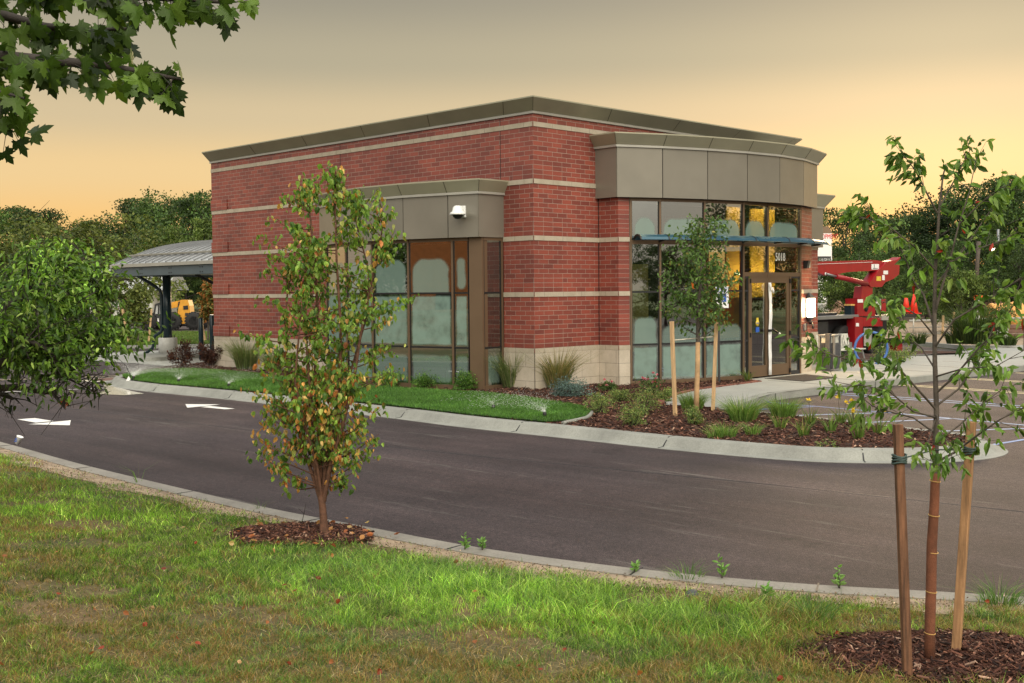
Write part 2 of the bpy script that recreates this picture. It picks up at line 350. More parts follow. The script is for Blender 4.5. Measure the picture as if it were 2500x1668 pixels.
mat("bark_dark", (.035, .028, .024), .85, var=.4, scale=20, bmp=.5)
mat("burlap_wrap", (.19, .068, .034), .9, var=.35, scale=10, bmp=.9, bscale=120)
mat("paper_wrap", (.46, .29, .15), .85, var=.25, scale=9, bmp=.3)
mat("stake_wood", (.33, .18, .085), .75, var=.5, scale=4, bmp=.35, bscale=30, stretch=(9, 9, .7))
mat("stake_wood_old", (.15, .068, .034), .8, var=.65, scale=4, bmp=.4, bscale=30, stretch=(9, 9, .7))
mat("stake_wood_pale", (.52, .34, .18), .75, var=.3, scale=4, bmp=.3, bscale=30, stretch=(9, 9, .7))
mat("strap_teal", (.045, .075, .07), .7, var=.4, scale=20)
mat("strap_pale", (.55, .50, .42), .6)
mat("tag_yellow", (.75, .42, .03), .5); mat("tag_orange", (.8, .16, .02), .5)
mat("rubber", (.014, .014, .015), .8, var=.4, scale=12, bmp=.4)
mat("machine_yellow", (.62, .29, .025), .42, var=.15, scale=5, coat=.3)
mat("machine_black", (.022, .023, .026), .45, var=.3, scale=5)
mat("crane_red", (.27, .006, .011), .42, var=.15, scale=3, coat=.08)
mat("cone_orange", (.80, .045, .02), .55, var=.1)
mat("sign_white", (.78, .78, .77), .5, var=.04); mat("sign_black", (.02, .02, .022), .5); mat("sign_orange", (.85, .10, .01), .5); mat("sign_red", (.62, .03, .03), .5); mat("sign_blue", (.03, .11, .48), .45)
mat("sticker_yellow", (.70, .52, .06), .5)
mat("bin_slate", (.060, .062, .070), .6, var=.3, scale=9, bmp=.3)
mat("bench_pale", (.50, .50, .45), .5, var=.12)
mat("ring_blue", (.045, .13, .40), .35, var=.12, coat=.3)
mat("door_mat_fibre", (.042, .034, .028), .95, var=.35, scale=40, bmp=.8, bscale=150)
mat("soil_mound", (.20, .115, .075), .95, var=.45, scale=1.4, bmp=1.0, bscale=8)
mat("pipe_orange", (.72, .36, .10), .55, var=.15)
mat("concrete_block", (.52, .52, .50), .8, var=.15, scale=5)
mat("timber_rail", (.14, .075, .055), .7, var=.3)
mat("interior_dark", (.10, .085, .065), .8); mat("interior_gold", (.60, .30, .012), .7, var=.1, scale=2); mat("plywood", (.62, .38, .12), .6, var=.2, scale=3, stretch=(4, 4, .6)); mat("interior_floor", (.16, .13, .10), .6)
mat("barn_red", (.20, .035, .022), .7, var=.2, scale=3); mat("barn_ochre", (.42, .15, .05), .7, var=.2, scale=3); mat("roof_grey", (.35, .36, .36), .6)
mat("white_wrap", (.80, .80, .80), .35, var=.06, scale=10)
mat("cardboard_white", (.82, .82, .80), .5, var=.06)
mat("clean_out_pvc", (.62, .72, .68), .4)
emit("lamp_glow", (1.0, .84, .58), 22.0); emit("room_lamp", (1.0, .80, .50), 38.0); emit("bollard_light", (1.0, .9, .72), 2.5)
for nm, r, t in (("leaf", .42, .34), ("leaf_far", .6, .25), ("blade", .5, .35), ("chip", .85, 0.02), ("petal", .6, .3)): tintmat(nm, r, t)

def glass_mat():
    m, nt, N, L = newmat("window_glass"); o = N("ShaderNodeOutputMaterial")
    uv = N("ShaderNodeUVMap")                       # metres from the pane's centre
    sz = N("ShaderNodeAttribute"); sz.attribute_name = "pane"      # x half width, y half height, z fog amount
    fg = N("ShaderNodeAttribute"); fg.attribute_name = "fog"       # x side margin, y top margin, z corner radius
    def vm(op, a, b=None):
        q = N("ShaderNodeVectorMath"); q.operation = op
        for i, v in enumerate((a, b)):
            if v is None: continue
            if isinstance(v, tuple): q.inputs[i].default_value = v
            else: L(v, q.inputs[i])
        return q.outputs[1] if op == 'LENGTH' else q.outputs[0]
    def mm(op, a, b=None, c=None):
        q = N("ShaderNodeMath"); q.operation = op
        for i, v in enumerate((a, b, c)):
            if v is None: continue
            if isinstance(v, (int, float)): q.inputs[i].default_value = v
            else: L(v, q.inputs[i])
        return q.outputs[0]
    n = noise(N, L, 3.5, 3); wob = mm('MULTIPLY', mm('SUBTRACT', n.outputs[0], .5), .08)
    s = N("ShaderNodeSeparateXYZ"); L(uv.outputs[0], s.inputs[0]); z = N("ShaderNodeSeparateXYZ"); L(sz.outputs["Vector"], z.inputs[0]); f = N("ShaderNodeSeparateXYZ"); L(fg.outputs["Vector"], f.inputs[0])
    # rounded patch: centre shifted down by half the extra top margin
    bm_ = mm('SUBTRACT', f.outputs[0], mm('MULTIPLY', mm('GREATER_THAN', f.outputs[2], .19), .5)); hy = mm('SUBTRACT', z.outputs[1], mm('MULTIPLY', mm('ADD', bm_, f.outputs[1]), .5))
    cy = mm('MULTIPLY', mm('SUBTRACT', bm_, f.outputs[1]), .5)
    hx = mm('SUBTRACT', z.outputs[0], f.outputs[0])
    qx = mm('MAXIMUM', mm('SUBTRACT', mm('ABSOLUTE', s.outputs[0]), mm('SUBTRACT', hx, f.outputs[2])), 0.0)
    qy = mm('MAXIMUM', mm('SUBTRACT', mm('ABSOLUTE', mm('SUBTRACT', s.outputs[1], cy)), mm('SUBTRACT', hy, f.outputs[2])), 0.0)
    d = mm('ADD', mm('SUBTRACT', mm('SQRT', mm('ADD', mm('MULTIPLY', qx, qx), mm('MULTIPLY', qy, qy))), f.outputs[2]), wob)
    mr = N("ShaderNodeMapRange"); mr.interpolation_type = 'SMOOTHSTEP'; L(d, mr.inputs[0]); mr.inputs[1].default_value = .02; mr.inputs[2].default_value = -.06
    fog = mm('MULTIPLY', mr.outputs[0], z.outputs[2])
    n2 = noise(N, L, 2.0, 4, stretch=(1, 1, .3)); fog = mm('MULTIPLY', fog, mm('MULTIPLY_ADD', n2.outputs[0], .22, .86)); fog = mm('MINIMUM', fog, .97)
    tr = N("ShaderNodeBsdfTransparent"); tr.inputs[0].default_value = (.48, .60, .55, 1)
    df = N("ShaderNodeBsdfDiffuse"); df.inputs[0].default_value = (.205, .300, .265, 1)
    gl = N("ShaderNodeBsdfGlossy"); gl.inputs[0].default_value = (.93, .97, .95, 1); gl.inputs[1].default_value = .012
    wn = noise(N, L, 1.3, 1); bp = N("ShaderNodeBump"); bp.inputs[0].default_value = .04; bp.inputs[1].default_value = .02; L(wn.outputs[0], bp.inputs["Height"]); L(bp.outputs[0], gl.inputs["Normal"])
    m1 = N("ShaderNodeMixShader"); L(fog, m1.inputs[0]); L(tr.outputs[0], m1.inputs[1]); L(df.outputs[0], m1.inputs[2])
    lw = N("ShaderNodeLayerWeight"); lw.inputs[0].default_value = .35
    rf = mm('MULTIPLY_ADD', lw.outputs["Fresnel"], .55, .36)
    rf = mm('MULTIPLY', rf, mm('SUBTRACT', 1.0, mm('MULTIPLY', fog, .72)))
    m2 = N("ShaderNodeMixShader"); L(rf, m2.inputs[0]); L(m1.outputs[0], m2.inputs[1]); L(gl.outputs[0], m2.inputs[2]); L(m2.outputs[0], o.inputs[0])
glass_mat()
def droplet_mat():
    m, nt, N, L = newmat("droplet"); o = N("ShaderNodeOutputMaterial"); d = N("ShaderNodeBsdfDiffuse"); t = N("ShaderNodeBsdfTranslucent"); x = N("ShaderNodeMixShader")
    d.inputs[0].default_value = t.inputs[0].default_value = (.92, .93, .92, 1); x.inputs[0].default_value = .5; L(d.outputs[0], x.inputs[1]); L(t.outputs[0], x.inputs[2]); L(x.outputs[0], o.inputs[0])
droplet_mat()
# ------------------------------------------------------------ text as thin solid lettering
def text(s, size, origin, xdir, up, m, parent=None, name="lettering", depth_=.004, align='LEFT', label=None, squeeze=1.0):
    c = bpy.data.curves.new("t", 'FONT'); c.body = s; c.size = size; c.extrude = depth_/2; c.align_x = align; c.resolution_u = 2
    t = bpy.data.objects.new("t", c); COL.objects.link(t)
    bpy.context.view_layer.update()
    me = bpy.data.meshes.new_from_object(t.evaluated_get(bpy.context.evaluated_depsgraph_get())); bpy.data.objects.remove(t); bpy.data.curves.remove(c)
    x = Vector(xdir).normalized(); y = Vector(up).normalized(); z = x.cross(y)
    B = base_of(parent) if parent is not None else Vector((0, 0, 0))
    T = Matrix(((x.x*squeeze, y.x, z.x, origin[0]-B.x), (x.y*squeeze, y.y, z.y, origin[1]-B.y), (x.z*squeeze, y.z, z.z, origin[2]-B.z), (0, 0, 0, 1)))
    me.transform(T); me.materials.clear(); me.materials.append(m); me.name = name
    o = bpy.data.objects.new(name, me); COL.objects.link(o)
    if parent is not None: o.parent = parent
    return tag(o, label=label)

def offs(V, d):
    """polyline moved d to its right-hand (outer) side, mitred"""
    out = []; n_ = len(V)
    for i in range(n_):
        ns = []
        for a, b in ((i-1, i), (i, i+1)):
            if a >= 0 and b < n_:
                dx, dy = V[b][0]-V[a][0], V[b][1]-V[a][1]; l = math.hypot(dx, dy); ns.append((dy/l, -dx/l))
        nx = sum(q[0] for q in ns)/len(ns); ny = sum(q[1] for q in ns)/len(ns); s = max(.25, nx*nx+ny*ny)
        out.append((V[i][0]+nx/s*d, V[i][1]+ny/s*d))
    return out
def sweep(mb, V, prof, caps=True, smooth=False, close=True):
    """profile (outward offset, z) carried along polyline V"""
    rows = [[(x, y, z) for x, y in offs(V, d)] for d, z in prof]; n = len(V); k = len(prof)
    vs = [rows[j][i] for i in range(n) for j in range(k)]
    fs = [(i*k+j, (i+1)*k+j, (i+1)*k+(j+1) % k, i*k+(j+1) % k) for i in range(n-1) for j in range(k if close else k-1)]
    mb.mesh(vs, fs, smooth)
    if caps and close: mb.mesh(vs[:k], [tuple(range(k))]); mb.mesh(vs[-k:], [tuple(range(k-1, -1, -1))])
    return mb
def wallseg(mb, a, b, z0, z1, u0=0.0, th=.22, vref=0.0, proud=0.0):
    a, b = Vector((a[0], a[1], 0)), Vector((b[0], b[1], 0)); d = (b-a); l = d.length; d.normalize(); n = Vector((d.y, -d.x, 0))
    e_ = min(th+proud, l*.3); A, Bq = a+n*proud, b+n*proud; ai, bi = a-n*th+d*e_, b-n*th-d*e_
    def P(p, z): return (p.x, p.y, z)
    v0, v1 = z0-vref, z1-vref
    mb.face([P(A, z0), P(Bq, z0), P(Bq, z1), P(A, z1)], [(u0, v0), (u0+l, v0), (u0+l, v1), (u0, v1)])
    e = th+proud
    mb.face([P(Bq, z0), P(bi, z0), P(bi, z1), P(Bq, z1)], [(u0+l, v0), (u0+l+e, v0), (u0+l+e, v1), (u0+l, v1)])
    mb.face([P(bi, z0), P(ai, z0), P(ai, z1), P(bi, z1)], [(0, v0), (l, v0), (l, v1), (0, v1)])
    mb.face([P(ai, z0), P(A, z0), P(A, z1), P(ai, z1)], [(u0-e, v0), (u0, v0), (u0, v1), (u0-e, v1)])
    mb.face([P(A, z1), P(Bq, z1), P(bi, z1), P(ai, z1)]); mb.face([P(A, z0), P(ai, z0), P(bi, z0), P(Bq, z0)])
    return u0+l

# ============================================================ the brick bank building
bank = thing("brick_building", "single-storey red brick building with pale stone bands and bronze window bays", "building", (0, 0, -.05))
ZB = .8636; LV = [ZB+1.2192*i for i in range(5)]; CRS = .1016; VR = ZB-CRS*100
XE, YE, ZT = 10.08, 13.065, 5.91
brick, stack, band, block = MB(), MB(), MB(), MB()
def run(a, b, zlo, zhi, u0=0.0, mb=None, bands=True, ends=0.0):
    """brick face with the stone bands and base that cross it"""
    mb = mb or brick
    wallseg(mb, a, b, max(zlo, ZB-CRS), zhi, u0, vref=VR)
    if zlo < .5: wallseg(block, a, b, zlo, ZB-CRS, u0, vref=ZB-CRS-.3048*10, proud=.010)
    for z in LV:
        if z-CRS >= zlo-.01 and z <= zhi+.01: wallseg(band, a, b, z-CRS, z, u0, th=.05, vref=0, proud=.014)
V = [(2.0, -.655), (3.037, -1.14), (4.2, -1.545), (5.41, -1.82), (6.58, -1.97), (7.81, -1.885), (9.03, -1.555)]
BAY = [(-.79, 6.68), (-1.22, 5.27), (-1.36, 4.06), (-1.27, 2.84), (-.98, 1.66), (-.77, .91)]
run((0, YE), (0, 6.66), -.1, ZT, 0); run((0, 6.66), (0, .93), 3.24, ZT, YE-6.66); run((0, .93), (0, 0), -.1, ZT, YE-.93)
run((0, 0), (2.134, 0), -.1, ZT, 0); run((2.134, 0), (XE, 0), 4.20, ZT, 2.134)
run((2.134, 0), (2.134, -.583), -.1, 4.19, 0.1); run((2.134, -.583), (2.414, -.676), -.1, 4.19, .3048*3+.01, mb=stack)
run((8.06, -1.665), (9.06, -1.375), -.1, 4.19, 0); run((9.06, -1.375), (9.06, 0), -.1, 4.19, 0)
run((9.06, 0), (11.72, 0), -.1, 3.30, 9.06); run((11.72, 0), (11.72, 2.6), -.1, 3.30, 0); run((XE, 0), (XE, YE), 3.3, ZT, 0); run((XE, 2.6), (XE, YE), -.1, 3.3, 0); run((XE, YE), (0, YE), -.1, ZT, 0)
for z in LV[:4]:            # corner quoins: three stacked courses above every band
    wallseg(stack, (0, YE+.02), (0, YE-.86), z, z+.3048, 0, th=.02, vref=VR, proud=.026)
    wallseg(stack, (0, .62), (0, -.004), z, z+.3048, .3048*2, th=.02, vref=VR, proud=.004)
    wallseg(stack, (-.004, 0), (.9144, 0), z, z+.3048, 0, th=.02, vref=VR, proud=.004)
brick.build("wall", M["red_brick"], bank); stack.build("quoin", M["red_brick_stacked"], bank)
band.build("stone_band", M["pale_stone_band"], bank); block.build("stone_base", M["pale_stone_block"], bank)
jn = MB()
for y, z0 in ((1.0, 4.56), (6.82, 4.56)): jn.box((-.001, y, (z0+ZT)/2), (.006, .014, ZT-z0))
for x in (2.128,): jn.box((x, -.006, 2.1), (.012, .012, 4.2))
jn.build("control_joint", M["gasket_black"], bank)

def cornice(path, z0, zt, z1, over, seams, name="cornice"):
    c = MB(); sweep(c, path, [(.034, zt), (over, z1), (over, z1+.028), (over-.04, z1+.034), (-.10, z1+.03), (-.10, zt)])
    t = MB(); sweep(t, path, [(.022, z0), (.040, z0), (.040, zt-.012), (.030, zt), (.0, zt), (0, z0)]); t.build("trim_strip", M["trim_metal"], bank)
    lo, hi = offs(path, .038), offs(path, over+.004)
    s = c
    def lerp(P, q, k): return (P[k][0]*(1-q)+P[k+1][0]*q, P[k][1]*(1-q)+P[k+1][1]*q)
    for k in range(len(path)-1):
        L_ = math.dist(path[k], path[k+1]); m_ = seams if seams > 0 else L_
        cnt = int(L_/m_) if seams > 0 else 0
        for j in range(1, cnt+1):
            q = j*m_/L_
            if q > .97: continue
            a, b = lerp(lo, q, k), lerp(hi, q, k); s.beam((a[0], a[1], zt), (b[0], b[1], z1), .009, .004, mi=1)
    for k in range(1, len(path)-1): s.beam((lo[k][0], lo[k][1], zt), (hi[k][0], hi[k][1], z1), .010, .006, mi=1)
    c.build(name, [M["cornice_metal"], M["cornice_seam"]], bank)
cornice([(0, YE+.02), (0, 0), (XE+.03, 0), (XE+.03, YE)], ZT, 5.965, 6.20, .285, 2.44)
rf = MB(); rf.box((XE/2, YE/2, 6.10), (XE-.1, YE-.1, .06)); rf.build("roof", M["roof_grey"], bank)

def fascia(path, z0, z1, closed_top):
    for k in range(len(path)-1):
        a, b = Vector((*path[k], 0)), Vector((*path[k+1], 0)); d = (b-a).normalized(); g = .011
        p = MB(); a2, b2 = a+d*(g if k else 0), b-d*(g if k < len(path)-2 else 0)
        n = Vector((d.y, -d.x, 0))
        p.prism([(a2.x, a2.y, z0), (b2.x, b2.y, z0), (b2.x, b2.y, z1), (a2.x, a2.y, z1)], -n*.02)
        p.build("fascia_panel", M["fascia_metal"], bank)
    bk = MB(); sweep(bk, path, [(-.022, z0+.004), (-.022, z1), (-.06, z1), (-.06, z0+.004)])
    q = [(x, y, z0+.012) for x, y in offs(path, -.03)]; bk.face(q); bk.face([(x, y, closed_top) for x, y, _ in q])
    bk.build("fascia_backing", M["gasket_black"], bank)
EP = [(2.03, .0)]+V+[(9.06, 0.0)]
fascia(EP, 4.188, 5.299, 5.58); cornice(EP, 5.299, 5.352, 5.575, .20, 0)
bp = [(0, 6.68)]+BAY+[(0, .91)]
fascia(bp, 3.29, 4.217, 4.5); cornice(bp, 4.217, 4.271, 4.50, .17, 0)
# lower wing to the right of the entrance bay
WX = 11.72
RB = [(9.2, -.02), (9.2, -.16), (WX+.03, -.16), (WX+.03, 2.6)]
fascia(RB, 3.27, 4.37, 4.7); cornice(RB, 4.37, 4.42, 4.72, .24, 0)
# ---- windows
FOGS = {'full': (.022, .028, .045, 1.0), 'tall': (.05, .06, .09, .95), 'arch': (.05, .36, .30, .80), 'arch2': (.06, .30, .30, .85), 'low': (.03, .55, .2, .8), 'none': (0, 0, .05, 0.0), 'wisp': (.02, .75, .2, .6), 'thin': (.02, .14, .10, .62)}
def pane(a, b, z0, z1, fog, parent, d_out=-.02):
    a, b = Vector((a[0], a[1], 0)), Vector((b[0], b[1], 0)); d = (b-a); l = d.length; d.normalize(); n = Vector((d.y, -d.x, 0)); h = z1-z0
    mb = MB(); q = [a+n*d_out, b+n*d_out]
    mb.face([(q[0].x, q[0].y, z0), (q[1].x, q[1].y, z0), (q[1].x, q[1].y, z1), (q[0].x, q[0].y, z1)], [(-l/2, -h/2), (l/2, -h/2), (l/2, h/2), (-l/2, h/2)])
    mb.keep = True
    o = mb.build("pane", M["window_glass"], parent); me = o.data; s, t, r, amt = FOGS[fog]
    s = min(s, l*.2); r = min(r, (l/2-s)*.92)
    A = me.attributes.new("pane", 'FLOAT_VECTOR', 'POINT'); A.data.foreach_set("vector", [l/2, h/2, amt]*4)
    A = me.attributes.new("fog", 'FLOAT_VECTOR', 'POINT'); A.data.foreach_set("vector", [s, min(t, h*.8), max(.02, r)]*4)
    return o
def column(a, b, rails, fogs, left=True, right=True, top=None, wl=.075, wr=.075, bottom=-.05):
    """one window: two mullions, sill, head and rails with its panes; rails = list of (z, half height, bronze?)"""
    A, Bq = Vector((a[0], a[1], 0)), Vector((b[0], b[1], 0)); d = (Bq-A).normalized(); n = Vector((d.y, -d.x, 0)); rz = math.atan2(d.y, d.x)
    fr = MB(); top = top or rails[-1][0]+rails[-1][1]
    for p, on, w in ((A, left, wl), (Bq, right, wr)):
        if on:
            fr.box((p.x-n.x*.045, p.y-n.y*.045, (top+bottom)/2), (w*.62, .12, top-bottom), rz)
    for z, hh, bz in rails:
        if bz: fr.box(((A.x+Bq.x)/2-n.x*.043, (A.y+Bq.y)/2-n.y*.043, z), ((Bq-A).length-wl*.63, .10, hh*2), rz)
    win = fr.build("window", M["bronze_frame"], bank)
    gk = MB()
    for z, hh, bz in rails:
        if not bz: gk.box(((A.x+Bq.x)/2-n.x*.03, (A.y+Bq.y)/2-n.y*.03, z), ((Bq-A).length-wl*.63, .06, hh*2), rz)
    for p, s_ in ((A, 1), (Bq, -1)):
        c = p+d*s_*(wl*.31+.009); gk.box((c.x-n.x*.03, c.y-n.y*.03, (top+bottom)/2), (.017, .05, top-bottom-.1), rz)
    gk.build("gasket", M["gasket_black"], win)
    ins = wl*.31+.018
    for (r0, r1, fg) in zip(rails[:-1], rails[1:], fogs):
        pane(A+d*ins, Bq-d*ins, r0[0]+r0[1], r1[0]-r1[1], fg, win)
    return win
RE = [(0.0, .045, True), (.87, .02, False), (2.065, .02, False), (3.19, .045, True), (4.165, .045, True)]
SF = [(2.445, -.685), (3.115, -.998), (4.27, -1.402), (5.47, -1.668)]
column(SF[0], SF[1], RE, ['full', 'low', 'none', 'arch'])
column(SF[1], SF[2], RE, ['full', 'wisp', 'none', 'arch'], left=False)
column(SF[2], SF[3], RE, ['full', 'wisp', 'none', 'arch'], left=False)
RL = [(0.0, .045, True), (.87, .02, False), (2.077, .02, False), (3.26, .04, True)]
NB = [(-.65, 6.60), (-1.07, 5.24), (-1.21, 4.06), (-1.12, 2.861), (-.832, 1.695), (-.722, 1.275)]
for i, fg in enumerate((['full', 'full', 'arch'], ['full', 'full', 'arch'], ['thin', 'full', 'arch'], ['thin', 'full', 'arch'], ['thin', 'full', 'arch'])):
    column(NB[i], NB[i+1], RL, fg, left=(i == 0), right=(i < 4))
po = MB(); po.prism([(-.722, 1.275, -.05), (-.634, .955, -.05), (-.46, .97, -.05), (-.56, 1.30, -.05)], (0, 0, 3.345)); po.build("corner_post", M["bronze_frame"], bank)
column((-.60, .955), (-.03, .955), RL, ['thin', 'none', 'none'], left=False)
# ---- entrance: doors, sidelights, transoms
DA, DB = Vector((5.47, -1.668, 0)), Vector((7.98, -1.70, 0)); dd = (DB-DA).normalized(); dn = Vector((dd.y, -dd.x, 0)); drz = math.atan2(dd.y, dd.x)
def dp(s, o=0.0): v = DA+dd*s+dn*o; return (v.x, v.y)
RT = [(2.462, .05, True), (3.19, .045, True), (4.165, .045, True)]
column(dp(0), dp(1.03), RT, ['none', 'arch'], left=False, bottom=2.42); column(dp(1.03), dp(2.50), RT, ['none', 'arch'], left=False, bottom=2.42, wr=.10)
fr = MB()
for s in (0.0, .235, 2.03, 2.50): fr.box((*dp(s, -.045), 1.19), (.055, .12, 2.46), drz)
fr.box((*dp(1.25, -.036), 2.398), (2.44, .07, .034), drz)
ent = fr.build("door_frame", M["bronze_frame"], bank)
for s0, s1 in ((.03, .205), (2.06, 2.47)):
    sl_ = MB()
    for z, hh in ((0.0, .045), (.87, .02), (2.065, .02), (2.39, .02)): sl_.box((*dp((s0+s1)/2, -.03), z), (s1-s0, .06, hh*2), drz)
    for s_ in (s0+.006, s1-.006): sl_.box((*dp(s_, -.031), 1.18), (.012, .05, 2.43), drz)
    so = sl_.build("sidelight", M["dark_steel"], bank)
    for z0, z1 in ((.045, .85), (.89, 2.045), (2.085, 2.37)): pane(dp(s0), dp(s1), z0, z1, 'none', so, -.03)
def leaf(s0, s1, side):
    w = s1-s0; c = (s0+s1)/2; o = MB()
    o.box((*dp(c, -.03), .11), (w-.004, .045, .27), drz); o.box((*dp(c, -.03), 2.32), (w-.004, .045, .13), drz)
    for s in (s0+.05, s1-.05): o.box((*dp(s, -.03), 1.25), (.096, .045, 2.01), drz)
    lf = o.build("door", M["bronze_frame"], bank); pane(dp(s0+.098), dp(s1-.098), .245, 2.255, 'none', lf, -.03)
    h = MB()
    for z in (.06, 1.0, 2.3): h.box((*dp(s0-.004 if side < 0 else s1+.004, .012), z), (.035, .05, .11), drz)
    h.build("hinge", M["gasket_black"], lf); return lf
l1 = leaf(.265, 1.06, -1); l2 = leaf(1.065, 2.0, 1)
wr = MB()                                                      # the pull handles, still in their white protective wrap
for s in (1.02, 1.055, 1.10):
    pts = [Vector((*dp(s+.010*math.sin(z*3+s*9), .05+.008*math.sin(z*5)), z)) for z in np.linspace(.0, 2.26, 15)]
    wr.tube(pts, [.0165+.004*math.sin(i*2.1+s*7) for i in range(15)], 7)
for a_, b_ in (((1.03, 2.22), (1.03, 2.06)), ((1.11, 2.14), (1.15, 2.0)), ((1.12, 2.10), (1.17, 2.05))): wr.tube([(*dp(a_[0], .07), a_[1]), (*dp(b_[0], .09), b_[1])], [.032, .016], 6)
wr.build("wrapped_handle", M["white_wrap"], l1)
lk = MB(); lk.beam((*dp(1.08, .10), 1.13), (*dp(1.30, .13), 1.02), .05, .045, bev=.01); lk.box((*dp(1.0, .085), 1.09), (.12, .03, .06), drz); lk.build("door_lock", M["gasket_black"], l2)
lk = MB(); lk.beam((*dp(1.30, .13), 1.02), (*dp(1.36, .14), .99), .054, .05, bev=.008); lk.build("lock_cap", M["white_metal"], l2)
st = MB(); st.lathe((*dp(.62, -.022), 1.28), [(0, 0), (.075, 0), (.075, .003), (0, .003)], 20, M=Matrix.Rotation(drz, 4, 'Z') @ Matrix.Rotation(math.radians(90), 4, 'X'))
st.box((*dp(.62, -.022), 1.36), (.09, .004, .10), drz); so_ = st.build("door_sticker", M["sticker_yellow"], l1)
st = MB(); st.box((*dp(.62, -.020), 1.12), (.145, .004, .12), drz); st.box((*dp(.62, -.017), 1.28), (.11, .003, .018), drz); st.build("sticker_panel", M["sign_blue"], so_)
o = (*dp(1.39, -.0165), 2.80); text("5018", .285, o, dd, (0, 0, 1), M["sign_white"], bank, "address_number", squeeze=.78)
# ---- interior seen through the glass
it = MB(); it.box((5.0, 6.5, -.045), (9.6, 12.6, .02)); it.face([(2.2, -.5, -.03), (9, -1.3, -.03), (9, .3, -.03), (2.2, .3, -.03)]); it.build("interior_floor", M["interior_floor"], bank)
it = MB(); it.box((5.0, 6.5, 4.30), (9.6, 12.6, .02)); it.box((5.0, 6.4, 2.1), (9.6, .1, 4.4)); it.box((5.0, 3.4, 2.1), (.12, 6, 4.4)); it.build("partition", M["interior_dark"], bank)
it = MB(); it.box((*dp(.40, -.55), 3.0), (.70, .05, 2.2), drz); it.box((*dp(1.62, -.55), 3.0), (1.05, .05, 2.2), drz); it.box((*dp(1.5, -1.6), 1.6), (1.3, .05, 1.5), drz); it.build("gold_panel", M["interior_gold"], bank)
it = MB(); it.box((2.80, -.55, 1.70), (.60, .04, 2.0), -.42); it.box((2.98, -.56, 1.2), (.34, .04, 1.6), -.42); it.box((2.75, -.66, 2.35), (.55, .10, .03), -.42); it.build("cabinet", M["plywood"], bank)
for x, y, w, z_ in ((6.7, -1.42, 2.2, 4.178), (2.95, -.74, .5, 4.178), (6.7, -1.40, 2.2, 2.478)):  # last one: added unseen behind the door header to wash the gold panels
    it = MB(); it.box((x, y, z_), (w, .08, .03)); it.build("hidden_lamp", M["room_lamp"], bank)
# ---- curved blue sunshade along the storefront
cp = offs(V, .09); cp[0] = (2.40, -.92); cp.append((9.95, -1.24))
ar = [(-.20, 0), (-.175, .062), (-.10, .108), (0, .125), (.10, .108), (.175, .062), (.20, 0)]
sh = MB(); sweep(sh, cp, [(d, 3.235+z) for d, z in ar]+[(d*.9, 3.235+z*.82-.004) for d, z in ar[::-1]], smooth=False)
shade = sh.build("sunshade", M["canopy_blue"], bank)
rg = MB()
for k in range(len(cp)):
    d = Vector((*cp[min(k+1, len(cp)-1)], 0))-Vector((*cp[max(k-1, 0)], 0)); d.normalize(); c = Vector((*cp[k], 0)); e = .016
    a, b = c-d*e, c+d*e
    sweep(rg, [(a.x, a.y), (b.x, b.y)], [(q*1.03, 3.237+z*1.04) for q, z in ar]+[(q*.88, 3.235+z*.8-.006) for q, z in ar[::-1]])
rg.build("joint_ring", M["gasket_black"], shade)
br_ = MB()
for p, g in zip(cp[1:7], offs(V, -.15)[1:]): br_.beam((p[0], p[1], 3.25), (g[0], g[1], 3.22), .05, .05)
br_.build("bracket", M["dark_steel"], shade)

# ============================================================ fixtures fixed to the building
pr = Vector((9.06-8.06, -1.375+1.665, 0)).normalized(); pn = Vector((pr.y, -pr.x, 0)); prz = math.atan2(pr.y, pr.x)
def pp(s, o, z): v = Vector((8.06, -1.665, z))+pr*s+pn*o; return v
sc = thing("wall_sconce", "lit white box wall lamp with dark pointed ends on the brick pier", "lamp", pp(.66, 0, 1.62))
s_ = MB(); s_.prism([pp(.40, .02, 1.86), pp(.92, .02, 1.86), pp(.92, .15, 1.86), pp(.40, .15, 1.86)], (0, 0, .012))
for z0, z1 in ((1.872, 2.0), (1.36, 1.245)):
    for s0, s1 in ((.42, .90),): s_.mesh([pp(s0, .014, z0), pp(s1, .014, z0), pp(s1, .14, z0), pp(s0, .14, z0), pp(s0+.17, .02, z1), pp(s1-.17, .02, z1), pp(s1-.2, .04, z1), pp(s0+.2, .04, z1)], [(0, 1, 5, 4), (1, 2, 6, 5), (2, 3, 7, 6), (3, 0, 4, 7), (4, 5, 6, 7), (0, 3, 2, 1)])
s_.box(pp(.66, .014, 1.61), (.36, .02, .5), prz); s_.build("housing", M["dark_steel"], sc)
s_ = MB(); s_.box(pp(.66, .085, 1.612), (.35, .12, .475), prz, bev=.008); s_.build("lamp_glass", M["lamp_glow"], sc)
s_ = MB()
for z in (1.46, 1.56, 1.66, 1.76): s_.box(pp(.66, .086, z), (.358, .126, .008), prz)
s_.build("guard_bar", M["steel_grey"], sc)
ll = bpy.data.lights.new("sconce_light", 'POINT'); ll.energy = 110; ll.color = (1.0, .62, .25); ll.shadow_soft_size = .06; lo_ = bpy.data.objects.new("sconce_light", ll); COL.objects.link(lo_); lo_.location = pp(.66, .24, 1.62)-Vector(sc.location); lo_.parent = sc
fl = thing("spot_light", "small black spot lamp fixed high on the pier above the lit wall lamp", "lamp", pp(.25, 0, 2.72))
s_ = MB(); s_.prism([pp(.16, .02, 2.62), pp(.16, .02, 2.82), pp(.16, .15, 2.82), pp(.16, .10, 2.62)], pr*.2); s_.build("housing", M["gasket_black"], fl)
s_ = MB(); s_.box(pp(.42, .07, 2.72), (.10, .10, .18), prz, bev=.01); s_.build("mount_plate", M["trim_metal"], fl)
